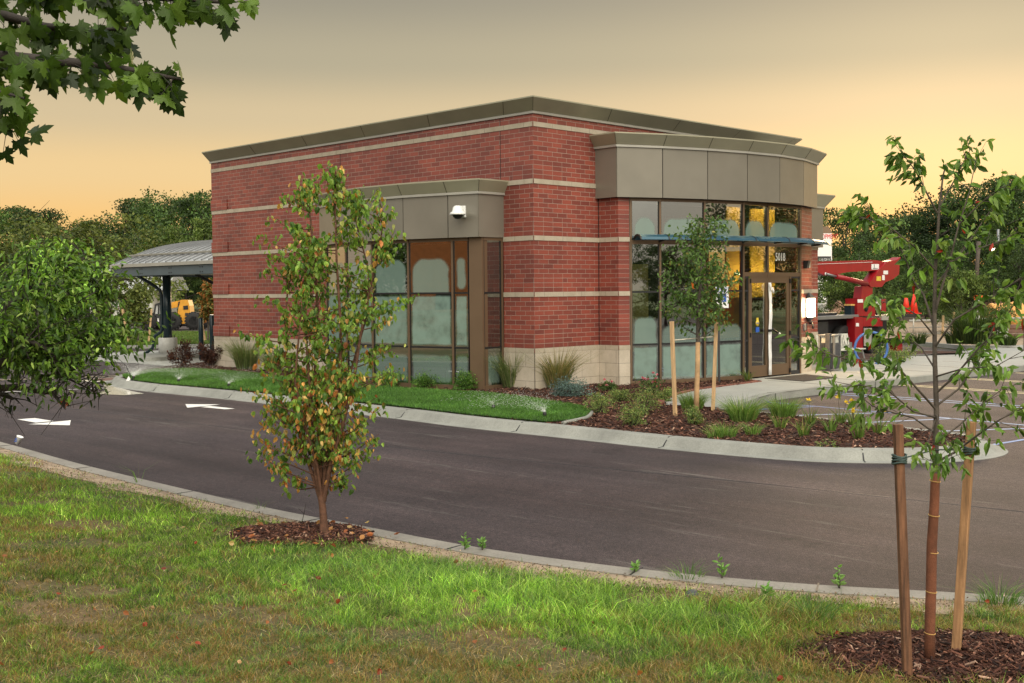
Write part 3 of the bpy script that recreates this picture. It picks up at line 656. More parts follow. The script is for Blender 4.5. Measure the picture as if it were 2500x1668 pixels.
kp = thing("card_reader", "pair of small steel and black entry boxes on the pier below the lit lamp", "card reader", pp(.3, 0, 1.12))
s_ = MB(); s_.box(pp(.24, .03, 1.12), (.15, .05, .17), prz, bev=.008); s_.build("steel_box", M["steel_grey"], kp)
s_ = MB(); s_.box(pp(.38, .03, 1.12), (.08, .05, .19), prz, bev=.008); s_.build("reader", M["gasket_black"], kp)
tp = thing("hose_tap", "small dark tap sticking out of the pier right of the entry boxes", "tap", pp(.86, 0, 1.15))
s_ = MB(); s_.tube([pp(.84, .0, 1.2), pp(.84, .07, 1.2), pp(.84, .09, 1.14), pp(.84, .09, 1.06)], .03, 8); s_.build("spout", M["dark_steel"], tp)
s_ = MB(); s_.box(pp(.84, .05, 1.25), (.12, .05, .03), prz); s_.build("handle", M["steel_grey"], tp)
cpt = Vector((-.865, 1.28, 3.86)); cb = Vector((-.98+.77, 1.66-.91, 0)).normalized(); cn = Vector((-cb.y, cb.x, 0)); crz = math.atan2(cb.y, cb.x)
sec = thing("security_camera", "white dome security camera on a bracket on the bronze fascia panel", "security camera", cpt)
s_ = MB(); s_.box(cpt+cn*.03+Vector((0, 0, -.02)), (.15, .06, .26), crz, bev=.015); s_.beam(cpt+cn*.05, cpt+cn*.2, .09, .09, bev=.02); s_.build("bracket", M["white_metal"], sec)
s_ = MB(); s_.lathe(cpt+cn*.24+Vector((0, 0, -.10)), [(.17, 0), (.18, .02), (.15, .06), (.12, .075), (.10, .17), (.06, .2), (0, .2)], 22); s_.build("hood", M["white_metal"], sec)
s_ = MB(); s_.lathe(cpt+cn*.24+Vector((0, 0, -.19)), [(0, 0), (.06, .012), (.10, .05), (.115, .088), (.165, .089)], 22); s_.build("dome", M["gasket_black"], sec)
# ============================================================ ground, roads, kerbs, beds
def inpoly(P, x, y):
    x, y = np.asarray(x), np.asarray(y); c = np.zeros(x.shape, bool); n = len(P)
    for i in range(n):
        x1, y1 = P[i]; x2, y2 = P[(i+1) % n]
        cond = ((y1 > y) != (y2 > y)); xx = (x2-x1)*(y-y1)/((y2-y1) if abs(y2-y1) > 1e-12 else 1e-12)+x1
        c ^= cond & (x < xx)
    return c
def segdist(P, x, y):
    x, y = np.asarray(x, float), np.asarray(y, float); best = np.full(x.shape, 1e9)
    for (x1, y1), (x2, y2) in zip(P[:-1], P[1:]):
        dx, dy = x2-x1, y2-y1; t = np.clip(((x-x1)*dx+(y-y1)*dy)/(dx*dx+dy*dy), 0, 1)
        best = np.minimum(best, np.hypot(x-(x1+t*dx), y-(y1+t*dy)))
    return best
_lat = np.random.default_rng(3).random((64, 64))
def vnoise(x, y, s=1.0, o=3, seed=0.0):
    x, y = np.asarray(x, float)*s+seed*7.3+100, np.asarray(y, float)*s+seed*3.1+100; t = 0; a = 1; tot = 0
    for k in range(o):
        xi, yi = np.floor(x).astype(int), np.floor(y).astype(int); fx, fy = x-xi, y-yi; fx = fx*fx*(3-2*fx); fy = fy*fy*(3-2*fy)
        g = lambda i, j: _lat[(xi+i) % 64, (yi+j) % 64]
        t = t+a*((g(0, 0)*(1-fx)+g(1, 0)*fx)*(1-fy)+(g(0, 1)*(1-fx)+g(1, 1)*fx)*fy); tot += a; a *= .5; x, y = x*2.03+11, y*2.03+5
    return t/tot
def sheet(name, poly, zf, step, m, kind='structure', parent=None, lift=0.0):
    P = []
    for i in range(len(poly)):
        a, b = poly[i], poly[(i+1) % len(poly)]; n = max(1, int(math.dist(a, b)/max(step, .05)))
        P += [(a[0]+(b[0]-a[0])*k/n, a[1]+(b[1]-a[1])*k/n) for k in range(n)]
    nb = len(P); xs = [p[0] for p in P]; ys = [p[1] for p in P]
    gx, gy = np.meshgrid(np.arange(min(xs), max(xs), step), np.arange(min(ys), max(ys), step)); gx, gy = gx.ravel(), gy.ravel()
    gx = gx+nrg.uniform(-.2, .2, gx.shape)*step; gy = gy+nrg.uniform(-.2, .2, gy.shape)*step
    k = inpoly(poly, gx, gy) & (segdist(list(poly)+[poly[0]], gx, gy) > step*.35)
    pts = [Vector(p) for p in P]+[Vector((a, b)) for a, b in zip(gx[k], gy[k])]
    r = delaunay_2d_cdt(pts, [], [list(range(nb))], 1, 1e-6)
    vx = np.array([v.x for v in r[0]]); vy = np.array([v.y for v in r[0]]); vz = zf(vx, vy)+lift
    F = [np.array([f for f in r[2] if len(f) == 3], np.int32)]
    o = soup(name, np.stack([vx, vy, vz], 1), F, m, smooth=True, kind=kind); o.parent = parent
    return o
flat = lambda z: (lambda x, y: np.full(np.shape(x), z))
def catmull(P, n=6):
    out = []
    for i in range(len(P)-1):
        p0, p1, p2, p3 = P[max(i-1, 0)], P[i], P[i+1], P[min(i+2, len(P)-1)]
        for k in range(n):
            t = k/n; out.append(tuple(.5*((2*p1[j])+(-p0[j]+p2[j])*t+(2*p0[j]-5*p1[j]+4*p2[j]-p3[j])*t*t+(-p0[j]+3*p1[j]-3*p2[j]+p3[j])*t**3) for j in (0, 1)))
    return out+[tuple(P[-1])]
def px2(*pts, z=-.25): return [tuple(G(x, y, z)[:2]) for x, y in pts]

g = MB(); R_ = 1400.0; g.face([(-R_, -R_, -.275), (R_, -R_, -.275), (R_, R_, -.275), (-R_, R_, -.275)]); g.build("ground", M["far_turf"], kind='structure')
sheet("driveway", [(-13.2, -70), (34, -70), (34, -6), (24.2, 1.4), (25.8, 3.2), (34, 14), (34, 60), (-13.2, 60)], flat(-.25), 4.0, M["asphalt"])

NC = catmull([(-6.9, -18.4), (-8.0, -16.9), (-8.9, -15.7), (-9.5, -14.8), (-10.06, -13.79), (-10.59, -12.83), (-11.02, -11.71), (-11.34, -10.28), (-11.46, -8.6), (-11.54, -7.0), (-11.5, -4.4), (-11.42, -2.33), (-11.22, .48), (-11.1, 4.0), (-11.0, 10), (-10.9, 24), (-10.8, 40)], 6)
def s_near(x, y): return segdist(NC, x, y)
def z_near(x, y):
    s = s_near(x, y); return -.118+.062*np.maximum(s-.2, 0)+.05*(vnoise(x, y, .9, 3)-.5)*np.minimum(s, 1)
def zn(x, y): return float(z_near(np.array([x]), np.array([y]))[0])
kb = MB(); sweep(kb, NC, [(-.20, -.30), (-.20, -.103), (0, -.098), (.025, -.108), (.055, -.30)]); kb.build("kerb", M["old_kerb_concrete"], kind='structure')
kj = MB()
for i in range(8, len(NC), 7):
    a, b = offs(NC, -.20)[i], offs(NC, .05)[i]; kj.beam((a[0], a[1], -.0985), (b[0], b[1], -.0975), .012, .004)
kj.build("kerb_joint", M["gasket_black"], kind='structure')
inner = offs(NC, -.195)
LAWN = inner+[(-60, 40), (-60, -60), (-6.9, -60)]
sheet("lawn", [p for p in inner[::2]]+[(-30, 40), (-34, -8), (-30, -34), (-4, -34)], z_near, .45, M["lawn_turf"])
e1, e2 = offs(NC, -.19), offs(NC, -.50)
i0, i1 = 3, 78
strip = e1[i0:i1]+[(x-.30*(vnoise(x, y, 2.2, 3, 2)-.35)*2, y-.2*(vnoise(x, y, 2.0, 2, 5)-.5)) for x, y in e2[i0:i1][::-1]]
sheet("soil_strip", strip, z_near, .14, M["bare_soil"], lift=.006)

# ---- building island
IC = catmull([(.9, 15.6), (-.6, 14.7), (-1.9, 14.0), (-2.9, 13.1), (-3.6, 12.0), (-4.0, 10.7), (-4.12, 9.0), (-4.06, 7.4), (-3.98, 5.0), (-4.03, 0), (-4.17, -2.5), (-4.12, -4.8), (-4.12, -6.5), (-4.03, -7.9), (-3.83, -9.0), (-3.31, -9.82), (-2.75, -10.3), (-2.1, -10.52), (-1.5, -10.42), (-1.02, -10.0), (-.86, -9.5), (-.72, -8.8), (-.45, -7.6), (-.2, -6.2), (-.08, -4.95)], 6)
kb = MB(); sweep(kb, IC, [(-.16, -.30), (-.16, -.103), (-.01, -.098), (.05, -.112), (.12, -.185), (.17, -.236), (.33, -.243), (.335, -.30)]); kb.build("kerb", M["kerb_concrete"], kind='structure')
kj = MB(); ib, im, io = offs(IC, -.16), offs(IC, .03), offs(IC, .17); tot = 0
for i in range(1, len(IC)-1):
    tot += math.dist(IC[i], IC[i-1])
    if tot > 2.9:
        tot = 0; q = offs(IC, .30)[i]
        kj.beam((ib[i][0], ib[i][1], -.0995), (im[i][0], im[i][1], -.103), .018, .008); kj.beam((im[i][0], im[i][1], -.104), (io[i][0], io[i][1], -.232), .018, .010); kj.beam((io[i][0], io[i][1], -.2345), (q[0], q[1], -.2405), .018, .006)
kj.build("kerb_joint", M["gasket_black"], kind='structure')
def z_isl(x, y):
    dx = np.maximum(np.maximum(-x, x-10), 0); dy = np.maximum(np.maximum(-y, y-13), 0); d = np.hypot(dx, dy)
    return -.035-.019*np.minimum(d, 4)
def z_bed(x, y): return z_isl(x, y)+.07*(vnoise(x, y, 1.6, 4, 3)-.5)*np.clip(segdist(IC, x, y)/.4, 0, 1)
def zb_(x, y): return float(z_bed(np.array([x]), np.array([y]))[0])
WALK = [(-.3, -3.72), (.38, -3.2), (1.5, -2.74), (2.68, -2.42), (4.2, -2.34), (5.3, -2.28), (5.62, -1.70), (8.05, -1.68), (9.06, -1.39), (9.06, -.02), (11.74, -.02), (11.9, -.45), (34, -.55), (34, -5.8), (15, -4.53), (8.5, -4.09), (5.5, -3.98), (3.17, -3.96), (1.75, -4.36), (.6, -4.72), (-.06, -4.80)]
BED = offs(IC, -.15)+[(-.3, -3.74), (.36, -3.22), (1.5, -2.76), (2.68, -2.44), (4.2, -2.36), (5.28, -2.30), (5.6, -1.72), (5.45, -1.66), (4.3, -1.39), (3.1, -.98), (2.4, -.66), (2.14, -.56), (2.14, .01), (.01, .01), (.01, .9), (-.6, .94), (-.8, 1.7), (-1.1, 2.86), (-1.19, 4.06), (-1.05, 5.24), (-.63, 6.62), (.01, 6.66), (.01, 13.1), (1.0, 13.5)]
sheet("mulch_bed", BED, z_bed, .22, M["mulch"])
TURF = offs(IC, -.155)[22:68]
TURF = [p for p in TURF if p[1] > -4.4]+[(-3.45, -4.28), (-2.99, -4.12), (-2.3, -3.6), (-1.83, -3.06), (-1.62, -2.2), (-1.40, -1.07), (-1.25, .19), (-1.44, 1.74), (-1.58, 2.97), (-1.62, 4.5), (-1.45, 6.5), (-1.08, 8.96), (-1.02, 11.0), (-1.15, 12.4), (-1.9, 13.15)]
def z_turf(x, y): return z_isl(x, y)+.018
sheet("irrigated_lawn", TURF, z_turf, .3, M["irrigated_turf"], lift=.02)
tk = MB(); tk.tube([(-3.95, -4.42, -.085), (-3.2, -4.28, -.07), (-2.9, -4.1, -.065), (-2.5, -3.8, -.06)], .035, 6); tk.build("turf_edging", M["kerb_concrete"], kind='structure')
def z_walk(x, y): return -.094+.018*(np.clip(y, -4.1, -1)+4)
sheet("sidewalk", WALK, z_walk, .6, M["walk_concrete"])
SK = catmull([(-.06, -4.80), (.6, -4.72), (1.75, -4.36), (3.17, -3.96), (5.5, -3.98), (8.5, -4.09), (15, -4.53), (34, -5.8)], 5)
kb = MB(); sweep(kb, SK, [(-.15, -.3), (-.15, -.089), (0, -.091), (.02, -.102), (.04, -.30)]); kb.build("kerb", M["kerb_concrete"], kind='structure')
kj = MB()
for x, y in ((3.17, -3.96), (5.55, -3.98), (7.35, -4.05), (11.2, -4.27)): kj.beam((x, y+.16, -.0875), (x, y-.01, -.0895), .014, .004); kj.beam((x, y-.042, -.10), (x, y-.044, -.245), .014, .006)
for x in (5.7, 7.35, 9.2, 11, 13, 15): kj.beam((x, -2.2, float(z_walk(x, -2.2))+.002), (x, -3.9, float(z_walk(x, -3.9))+.002), .012, .003)
kj.build("walk_joint", M["gasket_black"], kind='structure')
be = MB(); sweep(be, [(5.6, -1.70), (5.30, -2.29), (4.2, -2.35), (2.68, -2.43), (1.5, -2.75), (.38, -3.21), (-.3, -3.73)][::-1], [(-.13, -.12), (-.13, -.045), (.0, -.045), (.0, -.12)]); be.build("brick_edging", M["brick_edging"], kind='structure')
dm = thing("door_mat", "dark brown rectangular mat on the walk in front of the doors", "door mat", (6.9, -2.4, -.055))
d_ = MB(); d_.prism([(6.05, -1.88, -.062), (6.02, -2.98, -.074), (7.55, -2.98, -.074), (7.85, -1.92, -.062)], (0, 0, .014)); d_.build("mat_pile", M["door_mat_fibre"], dm)

# ---- paint
def stripe(mb, a, b, w, z=-.246):
    a, b = Vector((*a, z)), Vector((*b, z)); d = (b-a).normalized(); n = Vector((-d.y, d.x, 0))*w/2; mb.face([a-n, b-n, b+n, a+n])
for nm, lst in (("paint_blue", [((2.75, -4.02), (2.38, -7.0)), ((1.2, -4.7), (2.5, -5.3)), ((-1.06, -10.25), (1.5, -10.55)), ((5.25, -4.05), (5.12, -4.9))]),
                ("paint_pale_blue", [((5.24, -4.3), (4.75, -9.6)), ((5.6, -4.1), (5.12, -9.6)), ((.8, -5.85), (2.40, -6.95)), ((2.39, -7.0), (1.85, -10.6)), ((.3, -8.98), (1.9, -10.1)), ((.2, -7.2), (2.2, -8.3))]),
                ("paint_yellow", [((8.33, -4.15), (7.7, -9.5)), ((8.62, -4.15), (8.0, -9.5)), ((11.2, -4.4), (10.6, -9.5)), ((11.5, -4.4), (10.9, -9.5)), ((14, -4.6), (13.5, -9.6)), ((14.3, -4.6), (13.8, -9.6)), ((16.8, -4.8), (16.3, -9.6)), ((-1.9, 14.4), (-8.5, 17.0))]),
                ("paint_white", [((20.5, -1.7), (24.5, .6)), ((18.6, -2.0), (21.5, -.6)), ((-4.6, 10.6), (-11, 13.2))])):
    pb = MB()
    for a, b in lst: stripe(pb, a, b, .085)
    pb.build("line_marking", M[nm], kind='structure')
ar_ = MB()
for q in ([(-9.16, 4.89), (-8.84, 4.84), (-8.83, 4.03), (-9.17, 4.03)], [(-9.37, 3.87), (-8.55, 3.92), (-8.94, 3.11)]): ar_.face([(x, y, -.245) for x, y in q])
for q in ([(-5.48, 5.12), (-5.02, 4.48), (-5.51, 4.40), (-5.86, 4.37)], [(-5.59, 4.30), (-5.35, 4.34), (-5.31, 3.43), (-5.52, 3.48)]): ar_.face([(x, y, -.245) for x, y in q])
ar_.build("arrow_marking", M["paint_white"], kind='structure')
sm = MB()                                                       # tarred seam between two paving passes
pts = [G(x, y, -.249) for x, y in ((95, 992), (200, 1001), (340, 1016), (470, 1034), (620, 1052), (900, 1085), (1150, 1112), (1500, 1146), (1900, 1185), (2500, 1250))]
sm.tube([p+Vector((0, 0, -.006)) for p in pts], .010, 6); sm.build("paving_seam", M["gasket_black"], kind='structure')
gp = [G(x, y, -.1)+Vector((.06, .02, 0)) for x, y in ((1250, 1345), (1374, 1362), (1500, 1380), (1660, 1393), (1850, 1411), (2050, 1425), (2314, 1440), (2500, 1452))]
gp = [(p.x, p.y) for p in gp]
far_e = [(x+.34*(.35+vnoise(x, y, 1.8, 3, 9)), y+.14) for x, y in catmull(gp, 8)]
sheet("gutter_gravel", catmull(gp, 8)+far_e[::-1], flat(-.2455), .1, M["asphalt_worn"])

# ---- drive-through apron and what lies beyond it
sheet("concrete_apron", [(.9, 13.4), (.95, 15.5), (.87, 17.4), (1.0, 19.7), (.8, 22.2), (.6, 27.4), (26, 27.4), (26, 13.2)], flat(-.243), 2.5, M["walk_concrete"])
PAD = catmull([(6.0, 22.2), (5.2, 21.3), (3.2, 20.6), (1.95, 20.2), (1.62, 20.6), (1.75, 21.2), (2.6, 22.6), (4.2, 23.6), (6.0, 24.2), (9, 24.6)], 5)
pd = MB(); top = [(x, y, -.10) for x, y in PAD]+[(14, 24.6, -.10), (14, 22.2, -.10)]; pd.prism(top, (0, 0, -.16)); pd.build("island_pad", M["kerb_concrete"], kind='structure')
sheet("grass_strip", px2((60, 852), (308, 850), (640, 844), (700, 820), (460, 818), (317, 818), (60, 820)), flat(-.12), 2.0, M["far_turf"])
kb = MB(); kp_ = px2((40, 857), (308, 852), (478, 849), (660, 846)); sweep(kb, kp_[::-1] if kp_[0][0] > kp_[-1][0] else kp_, [(-.18, -.3), (-.18, -.108), (.0, -.108), (.03, -.3)]); kb.build("kerb", M["kerb_concrete"], kind='structure')
sheet("car_park", px2((-60, 822), (60, 820.5), (317, 818.5), (700, 819.5), (700, 760), (300, 764), (-60, 766)), flat(-.262), 12.0, M["asphalt_worn"])
sheet("grass_verge", px2((60, 799), (279, 797.5), (520, 796), (520, 789), (279, 790), (60, 791.5)), flat(-.16), 4.0, M["far_turf"])
sheet("exit_road", [(16, -.55), (19, -3), (34, -5.5), (52, -9), (52, 3), (33, 10), (26.2, 3.2), (24.6, 1.4), (21, 8), (15, 5)], flat(-.244), 3.0, M["asphalt_worn"])
kb = MB(); sweep(kb, [(34, 14), (26.6, 3.6), (25.2, 1.8), (26, .2), (36, -2.5), (60, -7)][::1], [(-.18, -.3), (-.18, -.108), (.0, -.108), (.03, -.3)]); kb.build("kerb", M["kerb_concrete"], kind='structure')
sheet("rough_verge", [(34, 14), (26.8, 3.6), (25.45, 1.8), (26.1, .4), (36, -2.3), (60, -6.8), (110, 10), (90, 60)], lambda x, y: -.12+.2*vnoise(x, y, .12, 3, 2)*np.clip((np.hypot(x-25, y-2)-5)/10, 0, 1), 2.2, M["bare_soil"])
sheet("planting_bed", [(11.76, .1), (11.9, -.42), (14, -.42), (16.5, -.5), (18.2, -1.2), (19.2, -1.2), (18.6, .4), (15.5, 1.2), (11.76, 1.2)], lambda x, y: -.05+.10*vnoise(x, y, 1.1, 3, 8), .35, M["mulch"])
mh = thing("manhole_cover", "round rusty manhole cover set beside the left tip of the kerb", "manhole cover", (*G(270, 928)[:2], -.25))
mc = G(272, 926.5)
m_ = MB(); m_.lathe((mc.x, mc.y, -.249), [(0, .012), (.52, .012), (.54, .006), (.56, -.01)], 28); m_.build("cover", M["timber_rail"], mh)
m_ = MB(); m_.lathe((mc.x, mc.y, -.249), [(.56, .004), (.80, .004), (.84, -.01)], 28); m_.build("collar", M["wet_concrete"], mh)
pw = MB(); q = px2((232, 962), (300, 966), (352, 962), (318, 955), (298, 949), (280, 938), (262, 934), (250, 946), (262, 953)); pw.face([(x, y, -.2415) for x, y in q]); pw.build("puddle", M["wet_concrete"], kind='structure')
# ============================================================ plants
def unit(n, rg):
    v = rg.normal(size=(n, 3)); return v/np.linalg.norm(v, axis=1, keepdims=True)
def leaves(P, dirs, L_, Wd, col, rg, droop=.0, fold=.25, jit=.25):
    """one bent four-point leaf per row: P base points, dirs growth directions"""
    n = len(P); d = dirs/np.maximum(np.linalg.norm(dirs, axis=1, keepdims=True), 1e-6)
    r = unit(n, rg); s = np.cross(d, r); s /= np.maximum(np.linalg.norm(s, axis=1, keepdims=True), 1e-6); up = np.cross(s, d)
    L_ = (L_*(1+rg.uniform(-jit, jit, n)))[:, None]; W2 = L_*(Wd/2)
    a = P; mid = P+d*L_*.5+up*L_*fold*.25; g_ = np.array([0, 0, -1.])*L_*droop; tip = P+d*L_+g_
    q1, q2 = P+d*L_*.26-up*L_*fold*.18, P+d*L_*.64-up*L_*fold*.22+g_*.4
    V = np.stack([a, q1+s*W2*.86, q2+s*W2*.84, tip, q2-s*W2*.84, q1-s*W2*.86, mid], 1).reshape(-1, 3); i = np.arange(n)[:, None]*7
    F = np.concatenate([i+np.array([[k, (k+1) % 6, 6]]) for k in range(6)])
    return V, F.astype(np.int32), np.repeat(col, 7, 0)
def leaves4(P, dirs, L_, Wd, col, rg, droop=.0):
    n = len(P); d = dirs/np.maximum(np.linalg.norm(dirs, axis=1, keepdims=True), 1e-6); r = unit(n, rg); s = np.cross(d, r); s /= np.maximum(np.linalg.norm(s, axis=1, keepdims=True), 1e-6)
    L_ = (L_*rg.uniform(.6, 1.3, n))[:, None]; mid = P+d*L_*.5
    V = np.stack([P, mid+s*L_*Wd/2, P+d*L_+np.array([0, 0, -1.])*L_*droop, mid-s*L_*Wd/2], 1).reshape(-1, 3); i = np.arange(n)[:, None]*4
    return V, (i+np.array([[0, 1, 2, 3]])).astype(np.int32), np.repeat(col, 4, 0)
def shade(cols, n, rg, var=.3):
    """pick from a palette, with a spread in brightness"""
    c = np.array([q[1] for q in cols], float); w = np.array([q[0] for q in cols], float); k = rg.choice(len(c), n, p=w/w.sum())
    return c[k]*np.exp(rg.normal(0, var, (n, 1)))
def blades(P, h, w, col, rg, lean=.45, curl=.35, base_dir=None):
    """grass blades: three-section bent strips"""
    n = len(P); a = rg.uniform(0, 2*math.pi, n); ld = np.stack([np.cos(a), np.sin(a), np.zeros(n)], 1)
    if base_dir is not None: ld = base_dir+ld*.35; ld /= np.maximum(np.linalg.norm(ld, axis=1, keepdims=True), 1e-6)
    b = rg.uniform(0, math.pi, n); sd = np.stack([np.cos(b), np.sin(b), np.zeros(n)], 1)*(w/2)[:, None]
    le = (lean*rg.uniform(.2, 1.3, n))[:, None]; h = h[:, None]; up = np.array([0, 0, 1.])
    p1 = P+up*h*.5+ld*h*le*.35; p2 = P+up*h*(1-curl*.4*le)+ld*h*le*(1+curl)
    V = np.stack([P-sd, P+sd, p1+sd*.8, p1-sd*.8, p2], 1).reshape(-1, 3); i = np.arange(n)[:, None]*5
    return V, [(i+np.array([[0, 1, 2, 3]])).astype(np.int32), (i+np.array([[3, 2, 4]])).astype(np.int32)], np.repeat(col, 5, 0)
GREEN = [(5, (.045, .105, .020)), (3, (.070, .135, .026)), (2, (.030, .070, .018)), (1, (.11, .15, .035))]

def grow(mb, p, d, L_, r, rg, lev, tips, bend=.25, up=.12, split=3, shrink=.62, spread=.75, seg=4, mind=.15, nside=6):
    """recursive limb; records twig points (position, direction) into tips"""
    pts, rad = [Vector(p)], [r]; d = Vector(d).normalized()
    for i in range(seg):
        d = (d+Vector(rg.normal(0, bend/seg, 3))+Vector((0, 0, up/seg))).normalized(); pts.append(pts[-1]+d*L_/seg); rad.append(r*(1-(.55)*(i+1)/seg))
        if lev <= 1:
            tips.append((pts[-1].copy(), d.copy()))
    mb.tube(pts, rad, nside if lev > 1 else 4, cap=False)
    if lev <= 0: return
    for k in range(split):
        t = rg.uniform(mind, 1.0) if k else 1.0; q = t*(seg); i = min(int(q), seg-1); pos = pts[i].lerp(pts[i+1], q-i)
        ax = Vector(rg.normal(0, 1, 3)); nd = (d+ax.normalized()*spread*(1 if k else .35)).normalized()
        grow(mb, pos, nd, L_*shrink*rg.uniform(.75, 1.15), rad[i]*(.62 if k else .8), rg, lev-1, tips, bend, up, split, shrink, spread, max(3, seg-1), mind, nside)

def tree_proto(name, h, cw, seed, cols, nleaf=5200, leaf=.30, trunk=.28, kind='round', wd=.6):
    """a background tree in its own local frame: trunk with limbs, and a crown of leaf clumps with gaps"""
    rg = np.random.default_rng(seed); root = thing(name, None, None, (0, 0, 0)); mb = MB(); tips = []
    th = h*trunk
    pts = [Vector((0, 0, -.1))]; r0 = h*.022
    for i in range(4): pts.append(Vector((rg.normal(0, h*.008), rg.normal(0, h*.008), th*(i+1)/4)))
    mb.tube(pts, [r0*1.25, r0, r0*.92, r0*.86, r0*.8], 8, cap=False)
    nb = 9
    cen = []
    for k in range(nb):
        a = k*2.4+rg.uniform(-.3, .3); f = k/(nb-1); el = .25+.95*f
        ln = {'round': cw*.5*(.65+.6*math.sin(math.pi*(.2+.75*f))), 'cone': cw*.62*(1.05-f*.85), 'wide': cw*.52*(.9+.3*math.sin(math.pi*f))}[kind]*rg.uniform(.75, 1.15)
        z0 = th*(.75+.3*f)+(h-th)*f*{'round': .35, 'cone': .78, 'wide': .3}[kind]
        dz = {'round': (h-th)*.52*f+.25, 'cone': .12*h*(1-f)+.05*h, 'wide': (h-th)*.34*f+.3}[kind]
        end = Vector((math.cos(a)*ln*math.cos(el*.6), math.sin(a)*ln*math.cos(el*.6), z0+dz))
        st = Vector((0, 0, min(z0, th+(h-th)*.8)))
        m1 = st.lerp(end, .5)+Vector(rg.normal(0, .04*h, 3)); mb.tube([st, m1, end], [r0*.5, r0*.3, r0*.1], 5, cap=False)
        cen += [(end, 1.0), (m1.lerp(end, .45), .9)]
        for j in range(3):
            e2 = end+Vector(rg.normal(0, 1, 3))*cw*.15; mb.tube([m1.lerp(end, .6), e2], [r0*.16, r0*.05], 4, cap=False); cen.append((e2, .75))
    mb.tube([Vector((0, 0, th)), Vector((rg.normal(0, .02*h), 0, th+(h-th)*.5)), Vector((0, rg.normal(0, .03*h), h*.93))], [r0*.8, r0*.45, r0*.1], 6, cap=False)
    cen += [(Vector((0, 0, h*.9)), .7), (Vector((0, 0, th+(h-th)*.55)), 1.0)]
    mb.build("trunk", M["bark_dark"], root)
    C = np.array([tuple(c) for c, _ in cen]); Wt = np.array([w for _, w in cen]); C[:, 2] = np.minimum(C[:, 2], h*.96)
    ncl = len(C)*6; k = rg.integers(0, len(C), ncl); sub = C[k]+rg.normal(0, 1, (ncl, 3))*np.array([.075, .075, .055])*cw*Wt[k][:, None]*1.25
    tone = np.exp(rg.normal(0, .34, ncl))
    j = rg.integers(0, ncl, nleaf); P = sub[j]+rg.normal(0, 1, (nleaf, 3))*np.array([.042, .042, .03])*cw
    keep = (P[:, 2] > th*.62) & (P[:, 2] < h*1.02); P = P[keep]; j = j[keep]; n = len(P)
    out = P-np.array([0, 0, th+(h-th)*.3]); out /= np.linalg.norm(out, axis=1, keepdims=True); d = out*.5+unit(n, rg)+np.array([0, 0, -.25])
    V, F, c = leaves4(P, d, leaf, wd, shade(cols, n, rg, .13)*.78*tone[j][:, None], rg, droop=.15)
    soup("crown", V, [F], M["leaf_far"], root, c)
    return root

# ---- trees far behind
PAL = {
 'dark': [(4, (.034, .064, .018)), (2, (.052, .090, .024)), (1, (.080, .120, .032))],
 'deep': [(4, (.018, .040, .012)), (2, (.028, .055, .016)), (1, (.045, .075, .022))],
 'mid': [(4, (.056, .105, .028)), (2, (.085, .145, .036)), (1, (.12, .18, .045))],
 'olive': [(4, (.105, .135, .030)), (2, (.15, .17, .042)), (1, (.070, .098, .026))],
 'light': [(3, (.090, .140, .030)), (3, (.130, .175, .042)), (1, (.06, .10, .024))],
 'rust': [(3, (.12, .13, .03)), (2, (.20, .12, .03)), (2, (.30, .12, .03))]}
PRO = [("deciduous_tree", 9.5, 7.5, 21, 'dark', 'round'), ("deciduous_tree", 9.0, 8.0, 22, 'mid', 'round'), ("spreading_tree", 7.0, 9.0, 23, 'olive', 'wide'),
       ("conical_tree", 10.5, 5.5, 24, 'deep', 'cone'), ("deciduous_tree", 8.0, 6.5, 25, 'light', 'round'), ("deciduous_tree", 10.0, 9.0, 26, 'dark', 'round'), ("spreading_tree", 9.0, 9.5, 27, 'mid', 'wide')]
protos = [tree_proto(n, h, w, s, PAL[p], nleaf=17000, leaf=.24 if k != 'cone' else .20, trunk=.34 if k == 'wide' and h < 8 else .20, kind=k) for n, h, w, s, p, k in PRO]
used = [False]*len(PRO)
def bgtree(px, ytop, dist, k, label, group, rz, wide=1.0):
    """stand prototype k on the ground at picture column px and distance dist, scaled so its tip reaches row ytop"""
    b = D(px, 700, dist); top = D(px, ytop, dist).z; s = (top+.2)/(PRO[k][1]*.97)
    if not used[k]:
        o = protos[k]; used[k] = True; o.location = (b.x, b.y, -.2); o.rotation_euler = (0, 0, rz); o.scale = (s*wide, s*wide, s); o["label"] = label; o["group"] = group
    else: o = dup(protos[k], (b.x, b.y, -.2), rz, (s*wide, s*wide, s), label, group)
    o["category"] = "tree"; return o
GL, GR, GB = "trees beyond the drive-through", "trees beyond the red crane", "trees across the street from the windows"
